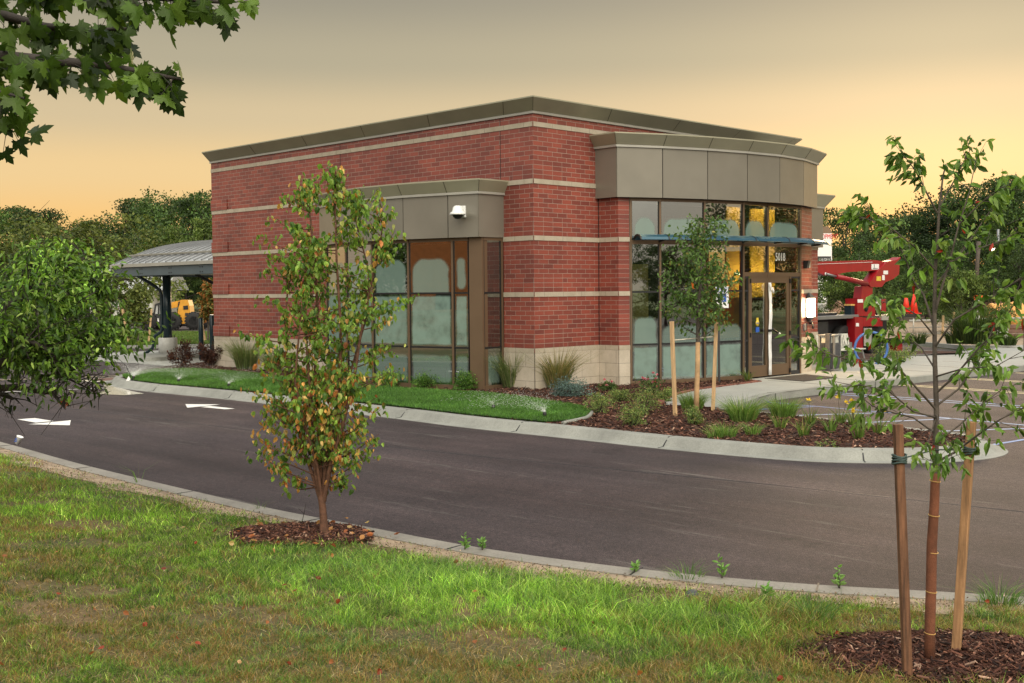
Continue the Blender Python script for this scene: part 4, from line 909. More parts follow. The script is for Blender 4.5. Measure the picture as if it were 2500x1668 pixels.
for px, yt, ds, k, lb, rz, wd in [
    (40, 520, 152, 5, "dark tall tree at the left edge, above the near leafy branch", .3, 1.1), (-70, 505, 145, 1, "rounded green tree cut by the left edge of the photo", 1.1, 1.0),
    (140, 548, 170, 0, "dark tree peeping over the olive spreading tree", 2.0, 1.2), (205, 548, 100, 2, "olive spreading tree with layered branches left of the metal canopy", .9, 1.15),
    (262, 556, 179, 5, "dim green tree behind the right side of the olive spreading tree", 2.6, 1.1),
    (335, 512, 167, 3, "dark pointed tree standing highest over the canopy's left end", .2, 1.25), (395, 500, 176, 5, "dark broad tree right of the pointed dark tree", 1.4, 1.0), (375, 560, 145, 6, "mid green low tree just above the canopy roof", 3.1, 1.0),
    (452, 488, 170, 1, "tall green tree rising over the curved canopy roof", 4.1, 1.0), (498, 480, 158, 6, "tall green tree touching the building's left edge", 5.0, .9), (500, 545, 139, 4, "pale green rounded tree at the building's left edge above the roof", .5, .9),
    (560, 500, 167, 0, "dark tree mostly hidden behind the brick wall's left end", 1.9, 1.0),
    (300, 640, 139, 0, "small dark tree under the canopy's left end", 3.6, 1.2), (350, 655, 142, 1, "green bushy tree behind the staked saplings", 4.4, 1.1), (415, 640, 148, 6, "dim green tree behind the canopy column", .8, 1.1), (455, 648, 136, 5, "dark tree behind the yellow telehandler", 2.2, 1.1),
    (150, 660, 155, 5, "dark low tree behind the olive tree's trunk", 5.4, 1.2), (100, 640, 164, 0, "dark tree in the gap above the near branch", .1, 1.2)]:
    bgtree(px, yt, ds, k, lb, GL, rz, wd)
for px, yt, ds, k, lb, rz, wd in [
    (2060, 520, 92, 5, "dark rounded tree right of the building behind the white sign", .6, .9), (2030, 640, 62, 1, "mid green tree just right of the white sign", 3.3, .8), (2095, 585, 84, 6, "green tree above the crane's red boom", 1.5, .9), (2150, 540, 100, 0, "dark tree above the red boom's right end", 4.2, 1.0),
    (2180, 600, 74, 1, "mid green bushy tree behind the crane tower", 5.2, .9), (2235, 545, 104, 5, "dark tall tree behind the staked sapling's trunk", 2.5, 1.0), (2290, 525, 98, 3, "dark pointed tree behind the sapling crown", 1.0, 1.4), (2345, 500, 108, 5, "tall dark tree on the rising skyline right of the sapling", 3.9, 1.0),
    (2405, 462, 112, 5, "highest dark tree on the right skyline", .2, 1.0), (2470, 458, 106, 0, "tall dark tree at the right edge of the photo", 2.8, 1.1), (2540, 470, 100, 1, "tall green tree cut by the right edge", 4.9, 1.0), (2420, 580, 82, 0, "dark green tree low behind the route sign", 5.9, 1.2), (2335, 610, 80, 6, "shaded green tree left of the route sign", .9, 1.1), (2495, 600, 78, 5, "dark lower tree above the orange pipes", 1.7, 1.1),
    (2260, 630, 78, 0, "dim low tree behind the orange cones", 3.0, 1.1)]:
    bgtree(px, yt, ds, k, lb, GR, rz, wd)
lt = bgtree(2085, 668, 49, 4, "pale yellow-green young tree seen under the red boom", GR, 2.2, 1.0)
bgtree(2345, 668, 55, 4, "light green young tree in the gaps of the sapling's crown", GR, 4.0, 1.0)
for o_ in (lt,): o_["label"] = "pale yellow-green young tree seen under the red boom"
# ---- across the street, met only in the window reflections
for i, (x, y, k, s) in enumerate([(-30, -62, 5, .8), (-18, -70, 0, .75), (-8, -64, 1, .7), (2, -72, 5, .7), (13, -70, 6, .75), (24, -66, 0, .7), (34, -60, 5, 1.1), (-58, 38, 1, 1.0), (-52, 62, 5, 1.1), (-38, 36, 6, .9), (-60, 12, 0, 1.1), (-66, -8, 5, 1.1), (-58, -30, 1, 1.1), (40, -27, 5, .9), (47, -36, 0, .95), (54, -31, 1, 1.0), (60, -44, 5, 1.1), (6, -45, 0, .52), (15, -48, 1, .55), (-4, -48, 6, .5), (44, -48, 1, 1.1)]):
    t = dup(protos[k], (x, y, -.2), i*1.3, s, "tree standing across the street, mirrored in the window glass", GB); t["category"] = "tree"

# ---- sapling in the island, with paper-wrapped trunk
def sapling_leaves(tips, n, L_, wd, cols, rg, spread, droop=.3, down=.3):
    k = rg.integers(0, len(tips), n); P = np.array([tuple(tips[i][0]) for i in k]); dd_ = np.array([tuple(tips[i][1]) for i in k])
    P = P+rg.normal(0, spread, (n, 3)); d = dd_*.5+unit(n, rg)*.8+np.array([0, 0, -down])
    return leaves(P, d, L_, wd, shade(cols, n, rg, .2), rg, droop=droop)
def island_sapling():
    rg = np.random.default_rng(41); b = G(1700, 1003, -.10); z = -.11
    t = thing("island_sapling", "young leafy tree with pale wrapped trunk staked in the mulch bed before the entrance", "tree", (b.x, b.y, z))
    w = MB(); dep = depth(b); p = lambda x, y, o=0: D(x, y, dep+o)
    w.tube([p(1700, 1006), p(1701, 960), p(1703, 900), p(1704, 836)], [.052, .048, .045, .043], 10); w.build("trunk_wrap", M["paper_wrap"], t)
    w = MB(); tips = []
    w.tube([p(1704, 836), p(1704, 800), p(1706, 740), p(1709, 680), p(1712, 620), p(1712, 575)], [.040, .036, .030, .022, .013, .006], 8, cap=False)
    ys = np.linspace(828, 600, 30)
    for i, y in enumerate(ys):
        f = (828-y)/243; wv = 95*math.sin(math.pi*min(1, (.18+f*.82)))**.8*(1-.25*f)+12; a = i*2.399+rg.uniform(-.3, .3)
        e = p(1706+wv*math.cos(a)*rg.uniform(.75, 1.05), y-34-34*rg.uniform(.6, 1.3), wv/2864*dep*math.sin(a)); s = p(1705, y)
        m1 = s.lerp(e, .5)+Vector((0, 0, -.06)); w.tube([s, m1, e], [.013, .009, .003], 5, cap=False)
        for q in np.linspace(.25, 1, 7): tips.append(((s.lerp(m1, q*2) if q < .5 else m1.lerp(e, q*2-1)), (e-s).normalized()))
        for j in range(3):
            m2 = m1.lerp(e, rg.uniform(0, .8)); e2 = m2+Vector(rg.normal(0, .13, 3))+Vector((0, 0, .10)); w.tube([m2, e2], [.005, .002], 4, cap=False); tips += [(m2.lerp(e2, .5), (e2-m2).normalized()), (e2, (e2-m2).normalized())]
    for y in (572, 582, 592, 562): tips.append((p(1712+rg.uniform(-14, 14), y), Vector((0, 0, 1))))
    w.build("trunk", M["bark_grey"], t)
    V_, F, c = sapling_leaves(tips, 2900, .066, .72, [(4, (.085, .155, .038)), (3, (.12, .20, .05)), (2, (.045, .090, .026)), (.6, (.22, .21, .06))], rg, .055, droop=.35)
    soup("crown", V_, [F], M["leaf"], t, c)
    tg = thing("orange_ribbon", "orange ribbon hanging in the wrapped sapling's crown", "ribbon", p(1690, 700, -.3)); r = MB(); r.prism([p(1688, 690, -.35), p(1693, 692, -.35), p(1696, 706, -.33), p(1690, 704, -.33)], (.004, .004, 0)); r.build("ribbon_strip", M["tag_orange"], tg)
    for a, bq, lb in ((((1640, 785), (1649, 1017)), 0, "pale wooden stake left of the wrapped sapling"), (((1749, 787), (1740, 1004)), 0, "pale wooden stake right of the wrapped sapling")):
        (x0, y0), (x1, y1) = a; dz = -.35 if x0 < 1700 else .15
        pb = G(x1, y1, -.11); dpt = depth(pb); s_ = thing("wooden_stake", lb, "stake", pb, "stakes holding the island sapling"); q = MB(); q.beam(pb+Vector((0, 0, -.1)), D(x0, y0, dpt+.02), .062, .058, bev=.004, roll=.4); q.build("post", M["stake_wood_pale"], s_)
        q = MB(); q.tube([D(x0+(4 if x0 < 1700 else -4), 831 if x0 < 1700 else 822, dpt), p(1703, 826)], .011, 5); q.build("strap", M["strap_pale"], s_)
island_sapling()

# ---- many-stemmed young tree by the near kerb
def clump_tree():
    rg = np.random.default_rng(52); b0 = G(790, 1298, -.03); t = thing("multi_stem_tree", "slender many-stemmed tree with green and orange-brown leaves by the near kerb", "tree", (b0.x, b0.y, -.06)); dep = depth(b0); p = lambda x, y, o=0.0: D(x, y, dep+o)
    w = MB(); tips = []
    w.tube([p(791, 1305), p(790, 1270), p(787, 1235), p(783, 1210)], [.046, .035, .032, .030], 9, cap=False)
    stems = [[(785, 1225), (770, 1150), (765, 1060), (757, 950), (745, 800), (742, 690), (760, 590)], [(788, 1225), (795, 1130), (815, 1030), (830, 930), (832, 800), (822, 640), (818, 500), (821, 420)],
             [(784, 1230), (782, 1130), (777, 1020), (770, 900), (775, 760), (770, 640), (755, 510), (758, 460)], [(790, 1225), (808, 1130), (835, 1040), (862, 940), (880, 820), (900, 720), (925, 610), (940, 520)],
             [(783, 1225), (760, 1150), (735, 1080), (715, 990), (700, 880), (698, 760), (710, 640)], [(790, 1228), (800, 1150), (812, 1060), (850, 930), (890, 790), (900, 660), (870, 545), (868, 510)], [(786, 1225), (775, 1140), (745, 1040), (720, 930), (735, 760), (780, 600)]]
    for si, st in enumerate(stems):
        off = [-.02, .02, .10, -.08, .05, .16, -.16][si]; n = len(st); pts = [p(x, y, off*min(1, i*.5)+rg.normal(0, .015)*i) for i, (x, y) in enumerate(st)]
        w.tube(pts, [(.021 if si < 4 else .016)*(1-.86*i/(n-1))+.002 for i in range(n)], 6, cap=False)
        for i in range(1, n-1):
            for j in range(7):
                q = pts[i].lerp(pts[i+1], rg.uniform(0, 1)); y_ = st[i][1]; side = rg.normal(0, 1)
                ln = .30*math.exp(-((y_-900)/330)**2)+.06
                e = q+CR*side*ln*.75+_f*rg.normal(0, 1)*ln*.7+Vector((0, 0, rg.uniform(.05, .26)*(1.2 if y_ > 950 else .8)))
                w.tube([q, q.lerp(e, .5)+Vector((0, 0, -.02)), e], [.0055, .004, .0015], 4, cap=False)
                for u in (.4, .6, .8, 1.0): tips.append((q.lerp(e, u), (e-q).normalized()))
        for u in np.linspace(0, 1, 8): tips.append((pts[-2].lerp(pts[-1], u), Vector((0, 0, 1))))
    for x, y in ((640, 1090), (620, 1065), (665, 1130), (690, 1150), (630, 1110), (930, 1000), (925, 1060), (900, 1110), (870, 1150), (840, 1170), (965, 905), (655, 985), (915, 1085), (700, 1185)):
        s = p(775+rg.uniform(-10, 30), min(1190, y+70)); e = p(x, y, rg.normal(0, .2)); w.tube([s, s.lerp(e, .5)+Vector((0, 0, -.03)), e], [.008, .005, .002], 4, cap=False)
        for u in np.linspace(.45, 1, 7): tips.append((s.lerp(e, u)+Vector(rg.normal(0, .03, 3)), (e-s).normalized()))
    w.build("trunk", M["bark_brown"], t)
    n = 6600; k = rg.integers(0, len(tips), n); P = np.array([tuple(tips[i][0]) for i in k])+rg.normal(0, .032, (n, 3)); hz = P[:, 2]
    d = unit(n, rg)*np.array([.8, .8, .3])+np.array([0, 0, -.75]); pg = np.clip(.94-.21*np.exp(-((hz-.85)/.6)**2), .3, .96)
    g = shade([(4, (.14, .245, .040)), (3, (.20, .31, .055)), (2, (.065, .135, .028)), (1, (.32, .34, .09))], n, rg, .25); o = shade([(3, (.52, .27, .075)), (2, (.42, .16, .05)), (2, (.62, .42, .15)), (1, (.27, .10, .04))], n, rg, .25)
    c = np.where((rg.random(n) < pg)[:, None], g, o); V_, F, cc = leaves(P, d, .0425, .80, c, rg, droop=.25, fold=.6, jit=.5)
    edge = rg.random((n, 7)) < .16; cc = cc.reshape(n, 7, 3); cc[:, 3][edge[:, 3]] = (.42, .17, .05); cc[:, 1][edge[:, 1]] = (.34, .17, .05); cc = cc.reshape(-1, 3)
    soup("crown", V_, [F], M["leaf"], t, cc)
    tg = thing("nursery_tag", "yellow nursery tag hanging in the many-stemmed tree", "tag", p(783, 1020, -.12)); q = MB(); q.prism([p(777, 1005, -.14), p(783, 1004, -.14), p(793, 1034, -.12), p(786, 1037, -.12)], _f*.003); q.build("tag_card", M["tag_yellow"], tg)
    q = MB(); q.prism([p(774, 1000, -.14), p(778, 998, -.14), p(790, 1012, -.13), p(779, 1014, -.13)], _f*.003); q.build("tag_loop", M["tag_yellow"], tg)
clump_tree()

# ---- staked sapling on the right
def staked_sapling():
    rg = np.random.default_rng(63); b0 = G(2270, 1608, .05); t = thing("staked_sapling", "open-crowned sapling with burlap-wrapped trunk staked at the right of the lawn", "tree", (b0.x, b0.y, .03)); dep = depth(b0); p = lambda x, y, o=0.0: D(x, y, dep+o)
    w = MB(); w.tube([p(2270, 1615), p(2270, 1540), p(2273, 1440), p(2275, 1330), p(2281, 1235), p(2283, 1180), p(2286, 1156)], [.030, .029, .0285, .028, .026, .025, .026], 12)
    w.build("trunk_wrap", M["burlap_wrap"], t)
    for y in (1174, 1258, 1348, 1444, 1545):
        w = MB(); a = p(2283-(y-1170)*.034, y); w.tube([a+Vector((.0295*math.cos(q), .0295*math.sin(q), .004*math.sin(q))) for q in np.linspace(0, 6.3, 14)], .0022, 5, cap=False)
        w.build("wrap_twine", M["plywood"], t)
    w = MB(); tips = []
    B = [  # (points (x, y, depth offset)), start radius
     ([(2285, 1160, 0), (2284, 1100, 0), (2286, 1000, 0), (2282, 880, 0), (2281, 760, .0), (2283, 660, .01), (2290, 560, .0), (2294, 500, 0), (2302, 430, -.02), (2310, 400, -.02)], .021),
     ([(2281, 770, 0), (2300, 700, -.05), (2318, 640, -.08), (2338, 560, -.10), (2366, 470, -.08), (2386, 378, -.05)], .012),
     ([(2281, 800, 0), (2255, 720, .08), (2232, 690, .12), (2205, 620, .15), (2165, 545, .15), (2110, 500, .12)], .010),
     ([(2288, 520, 0), (2262, 470, -.06), (2240, 425, -.09), (2217, 392, -.1), (2204, 380, -.1)], .008),
     ([(2284, 660, 0), (2230, 600, -.12), (2170, 552, -.18), (2100, 530, -.2)], .007), ([(2282, 700, 0), (2345, 620, .10), (2400, 540, .14), (2440, 480, .14)], .009),
     ([(2285, 1000, 0), (2240, 950, -.10), (2200, 905, -.16), (2130, 880, -.2), (2060, 875, -.22), (2010, 860, -.22), (1972, 828, -.2)], .010), ([(2286, 1020, 0), (2230, 1005, -.15), (2170, 955, -.22), (2100, 940, -.28), (2042, 945, -.3)], .009),
     ([(2286, 1060, 0), (2230, 1020, .1), (2180, 1008, .16), (2130, 992, .2), (2100, 966, .2)], .008), ([(2287, 990, 0), (2340, 950, .10), (2390, 880, .16), (2425, 800, .2), (2450, 720, .2)], .010), ([(2285, 960, 0), (2330, 920, -.1), (2380, 860, -.18), (2440, 800, -.22), (2490, 720, -.22)], .010),
     ([(2287, 1128, 0), (2330, 1105, -.1), (2390, 1060, -.2), (2440, 1025, -.28), (2500, 995, -.34), (2560, 970, -.4)], .011), ([(2286, 1080, 0), (2340, 1040, .1), (2400, 985, .14), (2440, 955, .16), (2500, 930, .2)], .008),
     ([(2281, 850, 0), (2330, 780, -.14), (2400, 740, -.2), (2460, 700, -.26), (2520, 660, -.3)], .009), ([(2281, 820, 0), (2240, 770, -.18), (2190, 740, -.3), (2130, 735, -.36)], .007), ([(2282, 900, 0), (2250, 850, .14), (2215, 820, .2), (2160, 830, .28)], .007),
     ([(2340, 550, -.1), (2390, 500, -.2), (2440, 460, -.28), (2490, 440, -.3)], .006), ([(2320, 640, -.08), (2380, 610, .0), (2440, 590, .05), (2500, 560, .08)], .006), ([(2283, 920, 0), (2350, 900, -.22), (2430, 895, -.34), (2510, 850, -.4)], .007), ([(2294, 505, 0), (2330, 440, .08), (2350, 400, .1), (2372, 360, .1)], .006),
     ([(2286, 1010, 0), (2300, 1060, -.25), (2330, 1100, -.4), (2312, 1135, -.45)], .005), ([(2285, 1020, 0), (2262, 1090, -.2), (2235, 1120, -.3)], .005)]
    for pts_, r in B:
        P = [p(*q) for q in pts_]; n = len(P); w.tube(P, [r*(.85 if r > .015 else .62)*(1-.88*i/(n-1))+.0010 for i in range(n)], 7, cap=False)
        for i in range(n-1):
            L_ = (P[i+1]-P[i]).length
            for q in np.linspace(0, 1, max(2, int(L_/.035)), endpoint=False):
                if r > .015 and i < 6: continue
                frac = (i+q)/(n-1)
                if frac > .30 and rg.random() < .9: tips.append((P[i].lerp(P[i+1], q), (P[i+1]-P[i]).normalized()))
            if r < .015 and i > 0:
                for _ in range(4):
                    s = P[i].lerp(P[i+1], rg.uniform(0, 1)); dv = ((P[i+1]-P[i]).normalized()*.6+Vector(rg.normal(0, .6, 3))+Vector((0, 0, .15))).normalized(); e = s+dv*rg.uniform(.05, .17); w.tube([s, e], [.0020, .0009], 4, cap=False)
                    tips += [(s.lerp(e, u), dv) for u in (.5, .75, 1.0, 1.0)]
        for _ in range(4): tips.append((P[-1], (P[-1]-P[-2]).normalized()))
    w.build("trunk", M["bark_grey"], t)
    n = int(len(tips)*1.22); k = rg.integers(0, len(tips), n); P = np.array([tuple(tips[i][0]) for i in k])+rg.normal(0, .012, (n, 3)); dd_ = np.array([tuple(tips[i][1]) for i in k])
    d = dd_*.55+unit(n, rg)*.75+np.array([0, 0, -.55]); c = shade([(5, (.115, .21, .036)), (3, (.16, .26, .050)), (2, (.060, .120, .026)), (1.4, (.23, .32, .09))], n, rg, .2)
    red = rg.random(n) < .008; c[red] = (.36, .035, .02); V_, F, cc = leaves(P, d, .057, .46, c, rg, droop=.22, fold=.45, jit=.3); soup("crown", V_, [F], M["leaf"], t, cc)
    tie = MB(); lv = []
    for lab, x0, y0, x1, y1, off, m_, rl in (("brown wooden stake left of the burlap-wrapped sapling", 2192, 1036, 2217, 1622, -.30, "stake_wood_old", .9), ("tan wooden stake right of the burlap-wrapped sapling, under its leaves", 2372, 1030, 2331, 1590, .12, "stake_wood", .5)):
        pb = p(x1, y1, off); tpq = p(x0, y0, off); s_ = thing("wooden_stake", lab, "stake", pb, "stakes holding the right sapling"); q = MB(); q.beam(pb+Vector((0, 0, -.12)), tpq, .047, .044, bev=.003, roll=rl); q.build("post", M[m_], s_)
        fz = .145 if x0 < 2250 else .125; c0 = tpq.lerp(pb, fz); q = MB()
        for kk in range(4):
            cz = c0+Vector((0, 0, .012*(kk-1.5))); q.tube([cz+Vector((.036*math.cos(u), .036*math.sin(u), .006*math.sin(u*2+kk))) for u in np.linspace(0, 6.3, 14)], .006, 5, cap=False)
        q.tube([c0+Vector((.02, 0, 0)), p(2283, 1098, -.03 if off < 0 else .03), p(2292, 1100, -.03)], .004, 5); q.build("strap", M["strap_teal"], s_)
staked_sapling()

# ---- low crab-apple reaching in from the left
def left_tree():
    rg = np.random.default_rng(74); dep = 11.0; b0 = D(-190, 1180, dep); zg = zn(b0.x, b0.y); t = thing("leafy_tree", "dense low green tree reaching in from the left edge over the road", "tree", (b0.x, b0.y, zg)); p = lambda x, y, o=0.0: D(x-22, y, dep+o)
    w = MB(); tips = []; bz = p(-190, 1100); base = Vector((b0.x, b0.y, zg-.1)); w.tube([base, p(-185, 1120), p(-170, 1050), p(-140, 980)], [.13, .11, .10, .09], 9, cap=False)
    limbs = [[(-140, 985, 0), (-40, 900, 0), (60, 890, -.1), (150, 860, -.1), (200, 835, 0), (285, 805, .1)], [(-140, 980, 0), (-60, 860, .3), (30, 790, .4), (110, 740, .4), (170, 720, .4), (215, 728, .4)], [(-140, 985, 0), (-60, 830, -.5), (20, 760, -.7), (90, 720, -.7), (140, 750, -.6), (205, 785, -.5)], [(-140, 990, 0), (-40, 930, -.5), (50, 870, -.7), (130, 885, -.7), (160, 905, -.6), (210, 925, -.5)],
             [(-150, 1000, 0), (-50, 930, .4), (40, 860, .6), (120, 850, .7), (180, 860, .6), (220, 880, .5)], [(-140, 980, 0), (-80, 800, .1), (-20, 730, .1), (50, 700, .1), (110, 695, .0), (150, 690, .0)], [(-140, 985, 0), (-60, 800, .9), (30, 720, 1.1), (100, 740, 1.1), (170, 760, 1.0)], [(-140, 985, 0), (-60, 850, -.9), (10, 830, -1.1), (90, 830, -1.0), (130, 850, -.9), (170, 890, -.8)],
             [(-150, 1000, 0), (-70, 960, -.2), (0, 950, -.3), (60, 945, -.3), (110, 955, -.3), (150, 960, -.25), (165, 972, -.2)], [(-150, 1000, 0), (-60, 970, .2), (-10, 970, .2), (20, 960, .2), (38, 968, .2), (55, 975, .2)]]
    limbs += [[(150, 860, -.1), (220, 830, -.2), (280, 815, -.25), (322, 812, -.3)], [(130, 700, .4), (190, 690, .3), (240, 700, .2), (285, 715, .2)], [(140, 900, .2), (200, 930, .3), (240, 950, .35), (258, 962, .35)], [(90, 735, -.3), (130, 680, -.3), (165, 655, -.3), (190, 648, -.3)], [(60, 720, .2), (80, 670, .1), (105, 640, .1), (118, 628, .1)], [(100, 900, -.5), (140, 950, -.6), (170, 985, -.6), (182, 1000, -.6)]]
    for li, lb in enumerate(limbs):
        P = [p(*q) for q in lb]; n = len(P); w.tube(P, [(.050 if li < 10 else .012)*(1-.85*i/(n-1))+.003 for i in range(n)], 6, cap=False)
        last = li in (8, 9)
        for i in range(1, n-1):
            for j in range(3 if last else 9 if li < 8 else 5):
                s = P[i].lerp(P[i+1], rg.uniform(0, 1)); e = s+(CR*rg.normal(.10, .16)+_f*rg.normal(0, .22)+Vector((0, 0, rg.normal(.12 if not last else -.02, .14))))*(1.0 if li < 10 else .5); w.tube([s, s.lerp(e, .5)+Vector((0, 0, .03)), e], [.008, .005, .002], 4, cap=False)
                if not last or i > n-3: tips += [(s.lerp(e, u), (e-s).normalized()) for u in (.3, .5, .7, .85, 1.0)]
                for _ in range(2 if not last else 1):
                    s2 = s.lerp(e, rg.uniform(.3, 1)); e2 = s2+Vector(rg.normal(0, .12, 3)); w.tube([s2, e2], [.004, .0015], 4, cap=False)
                    if not last or i > n-3: tips += [(s2.lerp(e2, u), (e2-s2).normalized()) for u in (.5, 1.0)]
        tips += [(P[-2].lerp(P[-1], u), (P[-1]-P[-2]).normalized()) for u in np.linspace(.2, 1, 6)]
    lowz = p(0, 870).z; tips = [q for i_, q in enumerate(tips) if (q[0].z > lowz or rg.random() < .42) and (i_//5*7919 % 100) < 66]
    def pxy(v):
        d_ = v-CAM_P; w_ = d_.dot(_f); return 1250+CAM_F*d_.dot(CR)/w_, 834-CAM_F*d_.dot(CU)/w_
    tips = [q for q in tips if (lambda c_: c_[1] < 985-.36*c_[0] or rg.random() < .10)(pxy(q[0]))]
    w.build("trunk", M["bark_dark"], t); n = 10500
    tone_ = np.exp(rg.normal(0, .48, len(tips)//8+1)); kk_ = rg.integers(0, len(tips), n); P_ = np.array([tuple(tips[i][0]) for i in kk_])+rg.normal(0, .065, (n, 3)); dq = np.array([tuple(tips[i][1]) for i in kk_])
    V_, F, c = leaves(P_, dq*.5+unit(n, rg)*.8+np.array([0, 0, -.35]), .066, .44, shade( [(5, (.090, .170, .026)), (3, (.14, .235, .038)), (2, (.042, .088, .018)), (1.2, (.22, .30, .07))], n, rg, .22)*tone_[kk_//8][:, None], rg, droop=.25)
    soup("crown", V_, [F], M["leaf"], t, c)
    q = MB(); m_ = thing("withered_leaf_cluster", "small orange withered leaf cluster hanging below the left tree", "leaves", p(177, 975, -.2)); rg2 = np.random.default_rng(5); pts = np.array([tuple(p(177+rg2.normal(0, 3), 977+rg2.normal(0, 5), -.2)) for _ in range(14)]); V2, F2, c2 = leaves(pts, unit(14, rg2)+np.array([0, 0, -1.]), .06, .5, shade([(1, (.5, .13, .05))], 14, rg2, .2), rg2); soup("withered_leaves", V2, [F2], M["leaf"], m_, c2)
left_tree()

# ---- maple limb overhead at top left
MAPLE = [(0, 0), (.10, .02), (.20, -.06), (.30, -.22), (.34, -.12), (.50, -.16), (.42, .0), (.56, .10), (.66, .22), (.52, .26), (.60, .42), (.44, .38), (.38, .44), (.28, .40), (.20, .36), (.24, .56), (.34, .72), (.20, .70), (.14, .84), (0, 1.05)]
def maple():
    rg = np.random.default_rng(85); t = thing("maple_tree", "maple limb with broad pointed dark leaves hanging in at the top left corner", "tree", (0, 0, 0)); dep = 5.2; p = lambda x, y, o=0.0: D(x, y, dep+o)
    gb = D(-1500, 1500, 5.0); zg = zn(gb.x, gb.y); t.location = (gb.x, gb.y, zg)
    w = MB(); top = D(-1450, -700, 5.0); w.tube([Vector((gb.x, gb.y, zg-.1)), Vector((gb.x+.05, gb.y, 1.6)), Vector((gb.x+.02, gb.y+.1, 3.0)), top], [.19, .15, .13, .09], 10, cap=False)
    o = np.array(MAPLE); full = np.concatenate([o, o[-2:0:-1]*np.array([-1, 1])]); Vs, Fs, Cs = [], [], []; cnt = 0; nv = len(full)
    limbs = [[(-1450, -150, 0), (-900, -220, .1), (-400, -120, 0), (-100, -60, 0), (150, -25, 0), (350, -8, 0), (480, 0, .0), (562, 8, 0)], [(-1450, 100, 0), (-800, 60, 0), (-350, 120, -.1), (-80, 130, -.1), (120, 148, -.1), (260, 160, -.05), (390, 185, 0), (448, 195, 0)], [(-1450, 150, 0), (-800, 160, .1), (-350, 180, -.2), (-120, 200, -.4), (-10, 225, -.5), (60, 240, -.5)], [(-1450, 0, 0), (-700, -100, .3), (-250, -10, .3), (-20, 30, .3), (110, 65, .3), (215, 75, .3), (310, 70, .3)], [(-1450, 200, 0), (-800, 240, 0), (-400, 260, .1), (-150, 255, 0), (-60, 285, 0), (-10, 300, 0), (35, 312, 0)]]
    for li, lb in enumerate(limbs):
        P = [p(*q) for q in lb]; n = len(P); w.tube(P, [.045*(1-.92*i/(n-1))+.0022 for i in range(n)], 6, cap=False)
        for i in range(1, n-1):
            L_ = (P[i+1]-P[i]).length
            for j in range(int(L_/.0105) if i > 2 else int(L_/.10)):
                s = P[i].lerp(P[i+1], rg.uniform(0, 1)); e = s+Vector(rg.normal(0, .045, 3))+Vector((0, 0, -.02)); w.tube([s, e], [.0020, .0012], 4, cap=False)
                sz = rg.uniform(.055, .110); fw = Vector((CR.x*.55*rg.normal(.6, .7), CR.y*.55*rg.normal(.6, .7), -.75+rg.normal(0, .3))).normalized()
                nrm = (-_f*rg.uniform(.1, 1.0)+Vector((0, 0, rg.normal(.1, .5)))+CR*rg.normal(0, .5)).normalized(); sd = fw.cross(nrm).normalized(); nrm = sd.cross(fw)
                E = np.array(tuple(e)); L2 = full*sz; curl = -.45*(L2[:, 0]**2)/sz-.15*(L2[:, 1]**2)/sz
                vv = E+L2[:, :1]*np.array(tuple(sd))+L2[:, 1:]*np.array(tuple(fw))+curl[:, None]*np.array(tuple(nrm)); cen = E+.34*sz*np.array(tuple(fw))
                Vs.append(np.concatenate([vv, cen[None]])); Fs.append(np.array([[cnt+k, cnt+(k+1) % nv, cnt+nv] for k in range(nv)], np.int32)); cnt += nv+1
                Cs.append(np.tile(shade([(4, (.050, .095, .014)), (2, (.090, .155, .022)), (2, (.022, .044, .010))], 1, rg, .25), (nv+1, 1)))
    w.build("trunk", M["bark_dark"], t); soup("crown", np.concatenate(Vs), [np.concatenate(Fs)], M["leaf"], t, np.concatenate(Cs))
maple()
# ---- shrubs and clumps
def shrub(name, label, cat, b, rx, h, n, lf, wd, cols, seed, group=None, dens=.55, stems=7, m="leaf", part="foliage", low=.12, droop=.1, lumpy=.25):
    rg = np.random.default_rng(seed); b = Vector(b); t = thing(name, label, cat, b, group); w = MB(); cl = []
    for i in range(stems):
        a = i*2.4+rg.uniform(-.4, .4); r = rx*rg.uniform(.25, .95); e = b+Vector((math.cos(a)*r, math.sin(a)*r, h*rg.uniform(.45, .95)*(1.05-.35*r/rx))); w.tube([b+Vector((0, 0, -.04)), b.lerp(e, .5)+Vector((0, 0, h*.08)), e], [.010, .007, .003], 4, cap=False); cl.append(e)
        for j in range(3): cl.append(b.lerp(e, rg.uniform(.35, 1))+Vector(rg.normal(0, 1, 3))*rx*lumpy)
    w.build("stems", M["bark_dark"], t); C = np.array([tuple(c) for c in cl]); k = rg.integers(0, len(C), n); P = C[k]+rg.normal(0, 1, (n, 3))*np.array([rx, rx, h*.6])*lumpy*.75
    P[:, 2] = np.maximum(P[:, 2], b.z+low*h); d = (P-np.array(tuple(b))-np.array([0, 0, h*.3])); d = d/np.maximum(np.linalg.norm(d, axis=1, keepdims=True), 1e-5)*.6+unit(n, rg)*.8
    V_, F, c = leaves(P, d, lf, wd, shade(cols, n, rg, .2)*np.exp(rg.normal(0, .15, len(C)))[k][:, None], rg, droop=droop); soup(part, V_, [F], M[m], t, c); return t
def clump(name, label, cat, b, h, r, n, w, cols, seed, group=None, lean=.6, curl=.6, m="blade", extra=None):
    rg = np.random.default_rng(seed); b = Vector(b); t = thing(name, label, cat, b, group); a = rg.uniform(0, 6.283, n); rr = r*np.sqrt(rg.random(n))*.45
    P = np.stack([b.x+np.cos(a)*rr, b.y+np.sin(a)*rr, np.full(n, b.z-.02)], 1); bd = np.stack([np.cos(a), np.sin(a), 0*a], 1)
    V_, F, c = blades(P, h*rg.uniform(.55, 1.1, n), np.full(n, w), shade(cols, n, rg, .22), rg, lean=lean, curl=curl, base_dir=bd); soup("blades", V_, F, M[m], t, c)
    if extra: extra(t, b, rg)
    return t
